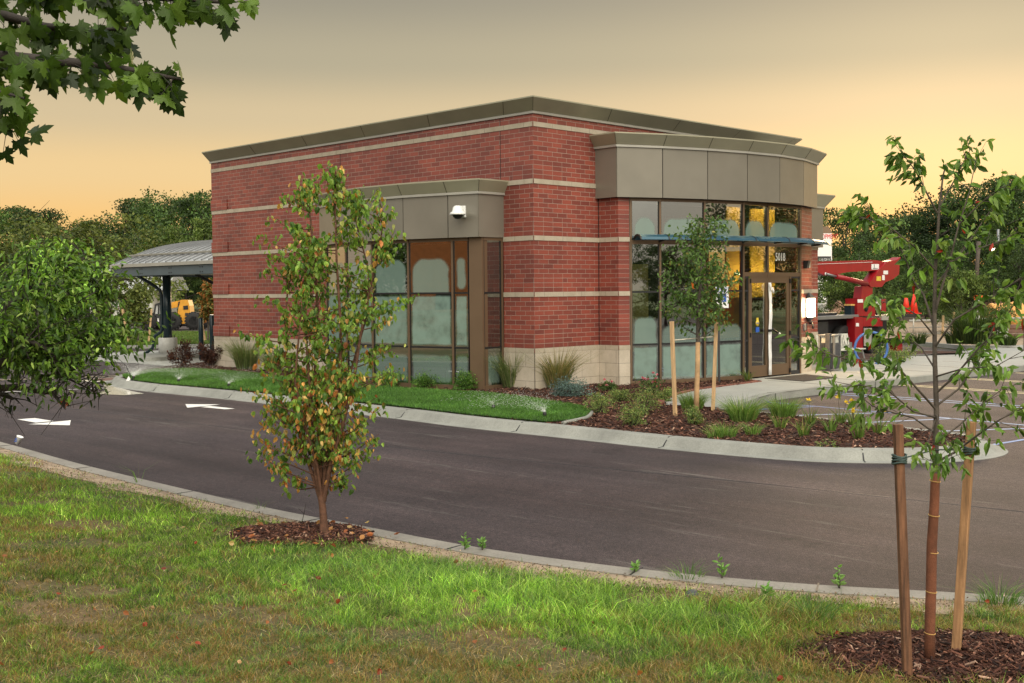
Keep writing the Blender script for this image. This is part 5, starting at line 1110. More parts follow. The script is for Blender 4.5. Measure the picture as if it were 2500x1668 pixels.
def gz(px, py, guess=-.1, zf=None):
    p = G(px, py, guess)
    for _ in range(3): p = G(px, py, (zf or zb_)(p.x, p.y))
    return p
BOX = [(4, (.065, .150, .024)), (2, (.11, .21, .038)), (1, (.15, .25, .05))]
for px, py, r, h, lb, sd in ((960, 944, .27, .34, "small round green box shrub half hidden behind the many-stemmed tree's leaves", 1), (1038, 950, .26, .36, "small round green box shrub in the middle below the bay window", 2), (1134, 952, .27, .42, "small round green box shrub at the foot of the bronze corner post", 3)):
    shrub("box_shrub", lb, "shrub", gz(px, py), r, h, 1500, .038, .6, BOX, 100+sd, "box shrubs under the bay window", lumpy=.30, stems=12)
WINE = [(4, (.045, .018, .014)), (2, (.075, .026, .018)), (1, (.10, .05, .03))]
for px, py, r, h, lb, sd, n in ((446, 897, .42, .85, "dark wine-red shrub nearest the drive-through pedestal", 1, 1300), (512, 895, .55, .85, "dark wine-red shrub at the building's left corner", 2, 1900), (1478, 932, .28, 1.12, "tall thin wine-brown shrub against the stone base near the entrance bay", 3, 620)):
    shrub("wine_red_shrub", lb, "shrub", gz(px, py), r, h, n, .058, .55, WINE, 120+sd, "dark red shrubs along the wall", stems=9, lumpy=.16, low=.05 if sd < 3 else .3)
FGR = [(4, (.14, .19, .07)), (3, (.10, .15, .05)), (2, (.22, .25, .11)), (1, (.30, .26, .14))]
for px, py, h, r, n, lb, sd, pal in ((600, 903, 1.05, .48, 800, "tall green fountain grass near the building's left end", 1, FGR), (668, 908, .8, .38, 420, "fountain grass beside the white clean-out pipe", 2, FGR), (1252, 947, 1.0, .46, 700, "green fountain grass left of the brick corner", 3, FGR),
    (1362, 950, 1.02, .40, 560, "straw-tinged fountain grass right of the brick corner behind the blue spruce", 4, [(3, (.12, .15, .05)), (4, (.30, .24, .11)), (2, (.22, .2, .09))])):
    clump("fountain_grass", lb, "ornamental grass", gz(px, py), h, r, n, .012, pal, 140+sd, "fountain grasses along the building", lean=.55, curl=.5)
shrub("dwarf_spruce", "low mounded blue-grey dwarf spruce in the mulch", "shrub", gz(1386, 968), .36, .36, 2600, .034, .5, [(4, (.11, .17, .17)), (3, (.16, .24, .24)), (1, (.05, .08, .08))], 150, lumpy=.30, stems=14)
POT = [(4, (.16, .23, .065)), (3, (.23, .30, .10)), (2, (.095, .15, .045)), (.8, (.34, .29, .11))]
for px, py, r, h, lb, sd in ((1462, 1010, .36, .42, "pale yellow-green shrub at the end of the watered lawn", 1), (1516, 983, .33, .28, "low green shrub behind the others in the mulch, below the stone base", 2), (1575, 1012, .46, .48, "largest yellow-green shrub in the group of low shrubs", 3), (1548, 1040, .36, .38, "bright green low shrub nearest the kerb", 4), (1625, 982, .26, .30, "green shrub just in front of the pink roses", 5), (1694, 1038, .20, .34, "small upright green shrub in front of the wrapped sapling", 6)):
    shrub("low_shrub", lb, "shrub", gz(px, py), r*.78, h, 1300, .030, .5, POT, 160+sd, "low shrubs in the mulch bed", lumpy=.20, stems=10, low=.05)
def rose(px, py, r, h, lb, sd, nb):
    t = shrub("rose_bush", lb, "rose bush", gz(px, py), r, h, 700, .04, .6, [(4, (.06, .11, .03)), (2, (.10, .15, .04))], sd, "roses by the entrance bay", stems=9); rg = np.random.default_rng(sd); b = Vector(t.location); w = []
    P = np.repeat(np.array([[b.x, b.y, b.z+h*.75]])+rg.normal(0, 1, (nb, 3))*np.array([r*.55, r*.55, h*.22]), 16, 0); d = unit(len(P), rg)+np.array([0, 0, .5])
    V_, F, c = leaves(P, d, .034, .9, shade([(3, (.62, .16, .26)), (2, (.70, .34, .40)), (1, (.45, .06, .12))], len(P), rg, .12), rg); soup("blossoms", V_, [F], M["petal"], t, c)
rose(1592, 962, .30, .38, "pink rose bush in bloom before the first storefront window", 181, 14); rose(1487, 955, .14, .22, "small rose bush with red blooms at the stone base", 182, 3)
TUF = [(4, (.14, .24, .055)), (3, (.19, .30, .075)), (2, (.09, .17, .04)), (1, (.29, .31, .11))]
for px, py, h, r, n, lb, sd in ((1690, 1000, .42, .40, 420, "bright green grass tuft around the wrapped sapling's foot", 1), (1814, 1030, .50, .42, 620, "large round green grass tuft beside the walk's end", 2), (1912, 1018, .42, .40, 480, "wide green grass tuft by the blue parking lines", 3), (1772, 1068, .30, .30, 160, "thin straggly grass tuft at the kerb edge", 4), (1838, 1062, .26, .22, 110, "sparse pale grass sprig between the large tuft and the kerb", 5),
    (1748, 1070, .24, .24, 130, "low matted grass tuft right against the kerb joint", 6)):
    clump("grass_tuft", lb, "ornamental grass", gz(px, py), h, r, n, .010, TUF, 190+sd, "green grass tufts in the mulch bed", lean=.65, curl=.5)
LIL = [(4, (.10, .175, .035)), (3, (.14, .21, .05)), (1, (.25, .24, .07))]
def lilyflower(n):
    def f(t, b, rg):
        w = MB(); P = []
        for k in range(n):
            e = b+Vector((rg.normal(0, .08), rg.normal(0, .08), .34+rg.uniform(0, .1))); w.tube([b, b.lerp(e, .6)+Vector((.01, 0, 0)), e], .004, 4, cap=False); P += [tuple(e)]*7
        w.build("flower_stalk", M["bark_grey"], t); P = np.array(P); V_, F, c = leaves(P, unit(len(P), rg)+np.array([0, 0, .6]), .055, .6, shade([(1, (.75, .55, .05))], len(P), rg, .1), rg); soup("blossoms", V_, [F], M["petal"], t, c)
    return f
for i, (px, py, fl_, lb) in enumerate(((1904, 1048, 0, "narrow upright daylily in front of the wide grass tuft"), (1962, 1066, 0, "tall thin daylily near the kerb in the middle of the bed"), (1976, 1037, 1, "daylily with a pale bud near the blue lines"), (2028, 1055, 0, "short full daylily in the middle of the bed"), (2052, 1034, 2, "daylily with faded orange blooms at the bed's back edge"), (2082, 1040, 1, "thin daylily behind the yellow-flowered one"), (2094, 1070, 2, "daylily with a bright yellow bloom left of the brown stake"), (2148, 1060, 1, "daylily beside the brown wooden stake"),
    (1590, 930, 0, "small green blades at the foot of the first window mullion"), (1670, 925, 2, "full daylily with a yellow bloom under the second storefront window"), (1720, 928, 2, "daylily with a yellow bloom behind the wrapped trunk"), (1768, 930, 0, "thin daylily beside the black sign post"), (1826, 930, 0, "thin grassy daylily at the left door jamb"))):
    q = gz(px, py); q = q if i < 8 else Vector((q.x, q.y, q.z)); clump("daylily", lb, "flowering plant", q, .34 if i != 9 else .42, .15 if i != 9 else .3, 46 if i != 9 else 130, .015, LIL, 220+i, "daylilies in the mulch bed", lean=.5, curl=.5, extra=lilyflower(fl_) if fl_ else None)
shrub("kerb_weed", "tiny pale-leaved weed on the mulch at the kerb edge", "weed", gz(2018, 1093), .14, .10, 160, .03, .5, POT, 240)
for px, py, lb, sd in ((2192, 882, "small green shrub in the planting bed beyond the blue ring", 1), (2208, 875, "yellow-green shrub at the far end of the planting bed", 2), (2040, 880, "dark green shrub beside the bench", 3), (2152, 872, "green shrub seen through the blue ring", 4)):
    q = G(px, py, 0.0); shrub("bed_shrub", lb, "shrub", (q.x, q.y, -.02), .30, .36, 420, .05, .5, POT if sd != 3 else BOX, 250+sd, "shrubs in the far planting bed", stems=8)
for px, py, h, lb, sd in ((2382, 838, 1.5, "big clump of tall grass beyond the far kerb below the route sign", 1), (2240, 838, .5, "weedy tall grass beyond the far kerb behind the sapling trunk", 2), (2460, 842, .5, "low grass clump at the foot of the far timber rail", 3), (2330, 838, .6, "tall grass clump left of the biggest one beyond the far kerb", 4)):
    q = G(px, py, .05); clump("tall_grass", lb, "grass clump", q, h, 1.5 if sd == 1 else .6, 900 if sd == 1 else 250, .03, [(4, (.045, .075, .022)), (2, (.08, .11, .03)), (1, (.03, .05, .018))], 260+sd, "grass clumps beyond the far kerb", lean=.5)
# ---- young staked trees behind the drive-through
def far_sapling(px, pyb, pyt, lb, cols, seed, wpx, group, tilt=0):
    rg = np.random.default_rng(seed); b = G(px, pyb, -.12); dpt = depth(b); t = thing("young_tree", lb, "tree", b, group); top = D(px+tilt, pyt, dpt); h = top.z-b.z; w = MB(); w.tube([b+Vector((0, 0, -.1)), b.lerp(top, .4), b.lerp(top, .95)], [h*.018, h*.013, h*.004], 7, cap=False); cl = []
    wm = wpx/2864*dpt/2
    for i in range(20):
        f = .36+.6*i/19; a = i*2.4; s = b.lerp(top, f-.04); e = b.lerp(top, f+.04)+Vector((math.cos(a), math.sin(a), 0))*wm*math.sin(math.pi*min(1, .22+(f-.36)*1.15))*rg.uniform(.6, 1.0); w.tube([s, e], [h*.005, h*.0015], 4, cap=False); cl += [s.lerp(e, .6), e]
    w.build("trunk", M["bark_grey"], t); C = np.array([tuple(c) for c in cl]); n = 1500; k = rg.integers(0, len(C), n); P = C[k]+rg.normal(0, wm*.17, (n, 3)); V_, F, c = leaves(P, unit(n, rg)+np.array([0, 0, -.3]), .15, .65, shade(cols, n, rg, .25), rg, droop=.2); soup("crown", V_, [F], M["leaf_far"], t, c); return t
GS = "young trees behind the drive-through"
far_sapling(337, 838, 700, "young green-yellow tree left of the canopy column with pale stakes", PAL['olive'], 301, 62, GS); far_sapling(507, 836, 690, "young tree with rust-orange top at the building's left edge", PAL['rust'], 302, 52, GS, 6)
far_sapling(312, 812, 738, "small dark-leaved young tree left of the staked one", [(3, (.06, .03, .02)), (2, (.10, .06, .03)), (1, (.05, .06, .02))], 303, 44, GS); far_sapling(252, 789, 742, "dark reddish young tree far off under the olive tree", [(3, (.07, .035, .025)), (2, (.05, .05, .02))], 304, 40, GS); far_sapling(262, 788, 740, "thin green young tree far off beside the dark reddish one", PAL['mid'], 305, 26, GS)
sk = None
for x0, y0, x1, y1, lb in ((299, 755, 317, 840, "pale stake leaning left of the green-yellow young tree"), (370, 755, 362, 838, "pale stake leaning right of the green-yellow young tree"), (489, 768, 502, 835, "pale stake left of the rust-topped young tree")):
    b = G(x1, y1, -.12); s_ = thing("wooden_stake", lb, "stake", b, "stakes behind the drive-through"); q = MB(); q.beam(b+Vector((0, 0, -.1)), D(x0, y0, depth(b)), .09, .08); q.build("post", M["stake_wood_pale"], s_)

# ============================================================ lawn grass, mulch chips, fallen leaves
def near_points(n, rg, dmin=4.0, dmax=23, pw=1.0):
    """points over the lawn inside the picture's wedge, denser near the camera"""
    d = dmin*(dmax/dmin)**rg.random(int(n*2.2)); u = rg.uniform(-.60, .60, len(d)); f2 = Vector((_f.x, _f.y)).normalized(); r2 = Vector((CR.x, CR.y)).normalized()
    x = CAM_P.x+d*f2.x+u*d*r2.x; y = CAM_P.y+d*f2.y+u*d*r2.y; s = s_near(x, y); side = np.zeros(len(x)); k = inpoly([(p[0], p[1]) for p in inner]+[(-30, 40), (-40, -8), (-30, -40), (-4, -34)], x, y) & (s > .2)
    return x[k][:n], y[k][:n], d[k][:n], s[k][:n]
T1C = gz(738, 1314, 0, zn); T2C = gz(2330, 1612, 0, zn)
def ring_r(x, y, C, a, b, ang):
    dx, dy = x-C.x, y-C.y; ca, sa = math.cos(ang), math.sin(ang); return np.hypot((dx*ca+dy*sa)/a, (-dx*sa+dy*ca)/b)
ANG = CAM_YAW-math.pi/2
def r1(x, y): return ring_r(x, y, T1C, .62, .56, ANG)+.25*(vnoise(x, y, 3, 3, 4)-.5)
def r2_(x, y): return ring_r(x, y, T2C, .88, .58, ANG)+.25*(vnoise(x, y, 3, 3, 6)-.5)
for nm, C, rf_, a in (("a", T1C, r1, .72), ("b", T2C, r2_, 1.0)):
    P = [(C.x+a*math.cos(q), C.y+a*math.sin(q)) for q in np.linspace(0, 2*math.pi, 40, endpoint=False)]
    def zr(x, y, rf_=rf_): return z_near(x, y)+.006+.05*np.clip(1.05-rf_(x, y), -.25, 1)+.03*(vnoise(x, y, 9, 3, 1)-.5)*np.clip(1.2-rf_(x, y), 0, 1)
    sheet("mulch_ring", P, zr, .05, M["mulch"])
rg = np.random.default_rng(901)
x, y, d, s = near_points(500000, rg)
dry = vnoise(x, y, .42, 4, 1); dry2 = vnoise(x, y, 1.7, 3, 2)
far_ = np.clip((s-1.0)/4.5, 0, 1)                                   # mown, drier turf away from the kerb
dry3 = vnoise(x, y, 7, 3, 31); D_ = np.clip((dry-.50)*3.2+(dry2-.5)*1.8+(dry3-.5)*2.0+far_*.70-.12, 0, 1)
soil = vnoise(x, y, 1.35, 4, 7)-.05*np.clip(1-np.abs(s-2.2)/1.5, 0, 1)*-1
edge = .40+.40*(vnoise(x, y, 1.3, 3, 11)-.5)*2
keep = (rg.random(len(x)) < np.clip((s-edge)/.42+.12, .07, 1)) & ((soil < .665) | (rg.random(len(x)) < .18)) & (r1(x, y) > rg.uniform(.84, 1.02, len(x))) & (r2_(x, y) > rg.uniform(.82, 1.02, len(x)))
cl_ = vnoise(x, y, 9, 2, 3); keep &= rg.random(len(x)) < np.clip(-.25+2.2*cl_, .12, 1)
x, y, d, s, D_, far_, cl_ = [q[keep] for q in (x, y, d, s, D_, far_, cl_)]; n = len(x)
long_ = np.exp(-((s-1.7)/1.1)**2)*np.clip(vnoise(x, y, .8, 3, 13)*2.2-.5, .2, 1.3)
h = (.026+.062*long_+.050*cl_**3)*np.exp(rg.normal(0, .28, n)); wv = np.clip(.0018+.00036*d, .0028, .011)
gcol = shade([(4, (.135, .245, .028)), (3, (.20, .34, .042)), (2, (.055, .120, .028)), (1.8, (.36, .46, .11))], n, rg, .36)*np.exp(1.1*(vnoise(x, y, 6, 2, 17)-.5)+1.1*(vnoise(x, y, .75, 3, 41)-.5)-.17+.30*np.exp(-((s-1.5)/1.2)**2))[:, None]; dcol = shade([(4, (.27, .205, .065)), (3, (.36, .22, .080)), (2, (.19, .20, .055)), (1, (.46, .34, .17))], n, rg, .28)*.85
blue = np.clip((vnoise(x, y, .7, 3, 21)-.5)*3, 0, 1)[:, None]; gcol = gcol*(1-.35*blue)+np.array([.09, .19, .085])*.35*blue
pick = rg.random(n) < D_*.80; col = np.where(pick[:, None], dcol, gcol)
P = np.stack([x, y, z_near(x, y)-.004], 1); V_, F, c = blades(P, h, wv, col, rg, lean=.75, curl=.45)
soup("lawn_grass", V_, F, M["blade"], None, c, kind='stuff')
rg = np.random.default_rng(911); x, y, d, s = near_points(55000, rg); k = (r1(x, y) > 1) & (r2_(x, y) > 1) & (s > .45); x, y, d = x[k], y[k], d[k]; n = len(x)
V_, F, c = blades(np.stack([x, y, z_near(x, y)+.002], 1), rg.uniform(.010, .028, n), np.clip(.0022+.0004*d, .003, .011), shade([(3, (.34, .25, .12)), (3, (.22, .15, .07)), (2, (.44, .36, .22)), (1, (.12, .09, .05))], n, rg, .3), rg, lean=3.2, curl=.2); soup("dry_thatch", V_, F, M["blade"], None, c, kind='stuff')
# grass on the watered island lawn
rg = np.random.default_rng(902); bx = np.array(TURF); gx = rg.uniform(bx[:, 0].min(), bx[:, 0].max(), 150000); gy = rg.uniform(bx[:, 1].min(), bx[:, 1].max(), 150000); k = inpoly(TURF, gx, gy); gx, gy = gx[k], gy[k]; n = len(gx)
V_, F, c = blades(np.stack([gx, gy, z_turf(gx, gy)], 1), rg.uniform(.045, .085, n), np.full(n, .011), shade([(4, (.085, .19, .036)), (3, (.12, .25, .05)), (2, (.055, .135, .03))], n, rg, .22)*np.exp(.7*(vnoise(gx, gy, 1.4, 3, 5)-.5))[:, None], rg, lean=.6); soup("island_grass", V_, F, M["blade"], None, c, kind='stuff')
# grass over the strips behind the drive-through
rg = np.random.default_rng(903); Q = px2((100, 851), (308, 850), (560, 846), (560, 819), (460, 818), (317, 818), (100, 820)); bx = np.array(Q); gx = rg.uniform(bx[:, 0].min(), bx[:, 0].max(), 60000); gy = rg.uniform(bx[:, 1].min(), bx[:, 1].max(), 60000); k = inpoly(Q, gx, gy); gx, gy = gx[k], gy[k]; n = len(gx)
V_, F, c = blades(np.stack([gx, gy, np.full(n, -.12)], 1), rg.uniform(.08, .16, n), np.full(n, .05), shade([(4, (.085, .15, .03)), (3, (.11, .17, .04)), (1, (.14, .14, .05))], n, rg, .2), rg); soup("strip_grass", V_, F, M["blade"], None, c, kind='stuff')
# mulch chips
def chips(name, x, y, z, L_, wd, rg, cols):
    n = len(x); a = rg.uniform(0, 6.283, n); t = rg.normal(0, .30, n); dv = np.stack([np.cos(a)*np.cos(t), np.sin(a)*np.cos(t), np.sin(t)], 1)*(L_*rg.uniform(.4, 1.25, n)/2)[:, None]; sd = np.stack([-np.sin(a), np.cos(a), rg.normal(0, .4, n)], 1)*(wd*rg.uniform(.6, 1.3, n)/2)[:, None]; c0 = np.stack([x, y, z+np.abs(rg.normal(0, .012, n))+.006], 1); up = np.array([0, 0, .005])
    V_ = np.stack([c0-dv-sd, c0+dv-sd*.7, c0+dv+sd*.7, c0-dv+sd, c0-dv-sd+up, c0+dv-sd*.7+up, c0+dv+sd*.7+up, c0-dv+sd+up], 1).reshape(-1, 3); i = (np.arange(n)*8)[:, None]
    F = np.concatenate([i+np.array([q]) for q in ([4, 5, 6, 7], [0, 1, 5, 4], [1, 2, 6, 5], [2, 3, 7, 6], [3, 0, 4, 7])]).astype(np.int32); soup(name, V_, [F], M["chip"], None, np.repeat(shade(cols, n, rg, .35), 8, 0), kind='stuff')
MUL = [(4, (.056, .022, .015)), (3, (.095, .040, .026)), (2, (.024, .011, .009)), (1.2, (.19, .090, .06)), (.45, (.33, .21, .15))]
rg = np.random.default_rng(904); bx = np.array(BED); gx = rg.uniform(bx[:, 0].min(), bx[:, 0].max(), 90000); gy = rg.uniform(bx[:, 1].min(), bx[:, 1].max(), 90000); k = inpoly(BED, gx, gy) & ~inpoly(TURF, gx, gy); gx, gy = gx[k][:36000], gy[k][:36000]; chips("mulch_chips", gx, gy, z_bed(gx, gy), .085, .018, rg, MUL)
rg = np.random.default_rng(905)
for C, rf_, a in ((T1C, r1, .72), (T2C, r2_, 1.0)):
    gx = C.x+rg.uniform(-a, a, 15000); gy = C.y+rg.uniform(-a, a, 15000); k = rf_(gx, gy) < 1.02; gx, gy = gx[k], gy[k]
    chips("mulch_chips", gx, gy, z_near(gx, gy)+.006+.05*np.clip(1.05-rf_(gx, gy), -.25, 1), .062, .010, rg, MUL)
# soil crumbs on the bare strip, fallen leaves on the turf
rg = np.random.default_rng(906); x, y, d, s = near_points(26000, rg, 8, 23); k = (s < .95); x, y = x[k], y[k]; chips("soil_crumbs", x, y, z_near(x, y), .012, .009, rg, [(3, (.20, .14, .09)), (2, (.28, .21, .15)), (1, (.10, .07, .045))])
x, y, d, s = near_points(420, rg, 4.2, 14); k = rg.random(len(x)) < .30; x, y = x[k], y[k]; n = len(x)
P = np.stack([x, y, z_near(x, y)+.045], 1); V_, F, c = leaves(P, unit(n, rg)*np.array([1, 1, .35]), .040, .8, shade([(3, (.26, .05, .025)), (2, (.32, .12, .05)), (1, (.36, .22, .11))], n, rg, .2), rg, fold=.5); soup("fallen_leaves", V_, [F], M["leaf"], None, c, kind='stuff')
P = np.stack([T1C.x+rg.normal(0, .33, 130), T1C.y+rg.normal(0, .33, 130)], 1); V_, F, c = leaves(np.column_stack([P, z_near(P[:, 0], P[:, 1])+.05]), unit(130, rg)*np.array([1, 1, .3]), .055, .75, shade([(3, (.40, .20, .08)), (2, (.30, .10, .04)), (1, (.5, .36, .18))], 130, rg, .2), rg, fold=.5); soup("fallen_leaves", V_, [F], M["leaf"], None, c, kind='stuff')
# broad-leaved weeds and long grass by the kerb
for i, (px, py, h_, lb) in enumerate(((1135, 1346, .17, "broad-leaved weed at the kerb right of the many-stemmed tree"), (1178, 1348, .14, "pointed-leaf weed just right of the first kerb weed"), (1548, 1402, .10, "small weed against the kerb in the middle of the road edge"), (1762, 1418, .20, "tall leafy weed at the kerb in the middle right"), (2050, 1442, .21, "tall leafy weed at the kerb left of the brown stake"), (1875, 1462, .12, "small bushy weed on the grass below the kerb"))):
    q = gz(px, py, -.1, zn); rg = np.random.default_rng(930+i); t = thing("kerb_weed", lb, "weed", q, "weeds along the near kerb"); w = MB(); P, dv = [], []
    for k_ in range(3):
        e = q+Vector((rg.normal(0, .025), rg.normal(0, .025), h_*rg.uniform(.45, .9))); w.tube([q, e], [.004, .002], 4, cap=False)
        for u in np.linspace(.3, 1, 7): a = u*17+k_; P.append(tuple(q.lerp(e, u))); dv.append((math.cos(a), math.sin(a), rg.uniform(.2, 1.1)))
    w.build("stem", M["bark_grey"], t); V_, F, c = leaves(np.array(P), np.array(dv),   .050, .42, shade([(1, (.16, .32, .08)), (1, (.24, .40, .13))], len(P), rg, .15), rg, fold=.5); soup("leaves", V_, [F], M["leaf"], t, c)
for i, (px, py, h_, n_, lb) in enumerate(((1680, 1412, .16, 90, "matted long grass lying over the kerb"), (2440, 1478, .24, 140, "long grass spilling over the kerb right of the tan stake"), (1985, 1520, .22, 150, "pale wispy long grass on the lawn left of the mulch ring"), (545, 1275, .15, 60, "dark grass tussock left of the mulch ring at the many-stemmed tree"), (700, 1350, .13, 90, "dark grass tussock below the many-stemmed tree's mulch"), (340, 1180, .34, 9, "single tall arching grass stalk by the kerb"), (635, 1245, .16, 10, "thin upright grass sprout at the kerb left of the tree"))):
    clump("long_grass", lb, "grass clump", gz(px, py, 0, zn), h_, .25 if n_ > 20 else .05, n_, .0055, [(4, (.07, .16, .03)), (2, (.13, .24, .06)), (1, (.24, .28, .12))], 950+i, "long grass along the near kerb", lean=.9, curl=.7)
tw = thing("twig", "bare dark twig sticking out of the mulch right of the many-stemmed tree", "twig", gz(865, 1310, 0, zn)); q = MB(); b_ = Vector(tw.location); q.tube([b_, b_+CR*.04+Vector((0, 0, .03)), b_+CR*.10+Vector((0, 0, .06))], [.005, .004, .002], 5); q.build("stick", M["bark_dark"], tw)
tw = thing("twig", "thin forked dark twig standing left of the many-stemmed tree's foot", "twig", gz(735, 1285, 0, zn)); q = MB(); b_ = Vector(tw.location); q.tube([b_, b_+CR*.03+Vector((0, 0, .12)), b_+CR*.05+Vector((0, 0, .22))], [.004, .003, .002], 5); q.tube([b_+CR*.03+Vector((0, 0, .12)), b_-CR*.02+Vector((0, 0, .17))], .002, 4); q.build("stick", M["bark_dark"], tw)
# ============================================================ drive-through canopy
dt = thing("drive_through_canopy", "curved grey metal drive-through canopy on a dark teal column at the building's left end", "canopy", (4.0, 18.5, -.1))
X0, Y0, Y1 = 2.0, YE+.02, 23.45
prof = [(X0-.03, 3.20), (2.9, 3.57), (3.75, 3.84), (5.0, 4.06), (6.3, 4.17), (7.5, 4.20), (8.7, 4.17), (10, 4.06), (11.25, 3.84), (12.1, 3.57), (13.0, 3.20)]
pf = catmull(prof, 4); rm = MB()
for (xa, za), (xb, zb2) in zip(pf[:-1], pf[1:]):
    rm.face([(xa, Y0, za), (xb, Y0, zb2), (xb, Y1, zb2), (xa, Y1, za)], smooth=True); rm.face([(xa, Y0, za-.08), (xa, Y1, za-.08), (xb, Y1, zb2-.08), (xb, Y0, zb2-.08)]); rm.face([(xa, Y1, za), (xb, Y1, zb2), (xb, Y1, zb2-.08), (xa, Y1, za-.08)])
roof_ = rm.build("roof", M["standing_seam"], dt)
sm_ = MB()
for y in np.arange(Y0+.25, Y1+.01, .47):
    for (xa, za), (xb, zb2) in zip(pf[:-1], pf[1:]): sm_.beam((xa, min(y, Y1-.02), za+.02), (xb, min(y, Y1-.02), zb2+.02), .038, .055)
sm_.build("standing_rib", M["steel_grey"], roof_)  # darker metal puts the ribs' shading into their colour
sg = MB(); sg.box((2.62, (Y0+Y1)/2, 3.515), (.05, Y1-Y0-.2, .05)); sg.box((2.55, (Y0+Y1)/2, 3.545), (.03, Y1-Y0-.2, .03)); sg.build("snow_guard", M["trim_metal"], roof_)
ea = MB(); ea.box((X0-.02, (Y0+Y1)/2, 3.14), (.10, Y1-Y0+.04, .115)); ea.box((7.5, Y1+.0, 3.13), (11.0, .08, .10)); ea.build("eave_trim", M["trim_metal"], roof_)
bm_ = MB(); bm_.box((X0+.10, (Y0+Y1)/2, 2.92), (.16, Y1-Y0, .32), bev=.012); bm_.box((7.5, Y1-.10, 2.92), (10.9, .16, .318), bev=.012); bm_.box((12.9, (Y0+Y1)/2, 2.92), (.16, Y1-Y0, .32)); bm_.build("edge_beam", M["steel_blue"], dt)
sf = MB(); sf.box((7.5, (Y0+Y1)/2, 2.84), (10.7, Y1-Y0-.2, .03)); sf.build("soffit", M["trim_metal"], dt)
bo = MB()
for y in np.arange(15.2, Y1, 2.05):
    for z in (2.84, 3.0): bo.box((X0+.016, y, z), (.012, .05, .04)); bo.box((X0+.016, y-.14, z), (.012, .05, .04))
bo.build("bolt", M["dark_steel"], dt)
for xc, yc in ((3.74, 22.62), (11.2, 22.62)):
    ped = MB(); ped.lathe((xc, yc, -.11), [(.345, 0), (.345, .56), (.33, .585), (.0, .585)], 28); po_ = ped.build("pedestal", M["concrete_block"], dt)
    bt = MB()
    for k in range(6): a = k*1.047+.4; bt.lathe((xc+.235*math.cos(a), yc+.235*math.sin(a), .47), [(.02, 0), (.02, .10), (0, .10)], 6)
    bt.build("anchor_bolt", M["dark_steel"], po_)
    c_ = MB(); c_.lathe((xc, yc, .47), [(.155, 0), (.155, 2.36), (0, 2.36)], 20); c_.build("column", M["column_teal"], dt)
dw = MB(); a_ = Vector((3.74, 22.62, 0)); w_ = Vector((-.62, .78, 0))
dw.tube([a_+w_*1.15+Vector((0, 0, 2.80)), a_+w_*.65+Vector((0, 0, 2.52)), a_+w_*.27+Vector((0, 0, 2.26)), a_+w_*.225+Vector((0, 0, 2.1)), a_+w_*.215+Vector((0, 0, .80)), a_+w_*.25+Vector((0, 0, .70)), a_+w_*.48+Vector((0, 0, .56)), a_+w_*.56+Vector((0, 0, .44)), a_+w_*.58+Vector((0, 0, .18)), a_+w_*.62+Vector((0, 0, .08)), a_+w_*.86+Vector((0, 0, -.10))], .062, 8); dw.build("downspout", M["column_teal"], dt)
br2 = MB(); br2.beam(a_-w_*1.15+Vector((0, 0, 2.84)), a_-w_*1.95+Vector((0, 0, 2.42)), .10, .10); br2.build("brace", M["dark_steel"], dt)
for px, py, yt, lb in ((492, 875, 775, "dark teal bollard left of its pair near the building corner"), (519, 876, 768, "dark teal bollard with lit cap right against the building corner")):
    b = G(px, py, -.2); b = Vector((b.x, b.y, -.245)); t_ = D(px, yt, depth(b)); q = thing("bollard", lb, "bollard", b, "bollards at the drive-through"); m_ = MB(); h_ = t_.z-b.z; m_.lathe(b, [(.085, 0), (.085, h_-.05), (.06, h_-.012), (0, h_)], 16); m_.build("post", M["column_teal"], q)
    if px > 500: m_ = MB(); m_.lathe((b.x, b.y, b.z+h_-.04), [(.06, 0), (.06, .035), (0, .035)], 16); m_.build("light_cap", M["bollard_light"], q)
pv = gz(643, 900); q = thing("clean_out_pipe", "short pale green-white pipe with cap standing in the mulch by the wall", "pipe", pv); m_ = MB(); m_.lathe(pv+Vector((0, 0, -.03)), [(.085, 0), (.085, .20), (0, .20)], 16); m_.build("pipe_body", M["clean_out_pvc"], q); m_ = MB(); m_.lathe(pv+Vector((0, 0, .17)), [(.095, 0), (.095, .07), (.05, .085), (0, .085)], 16); m_.build("pipe_cap", M["white_metal"], q)

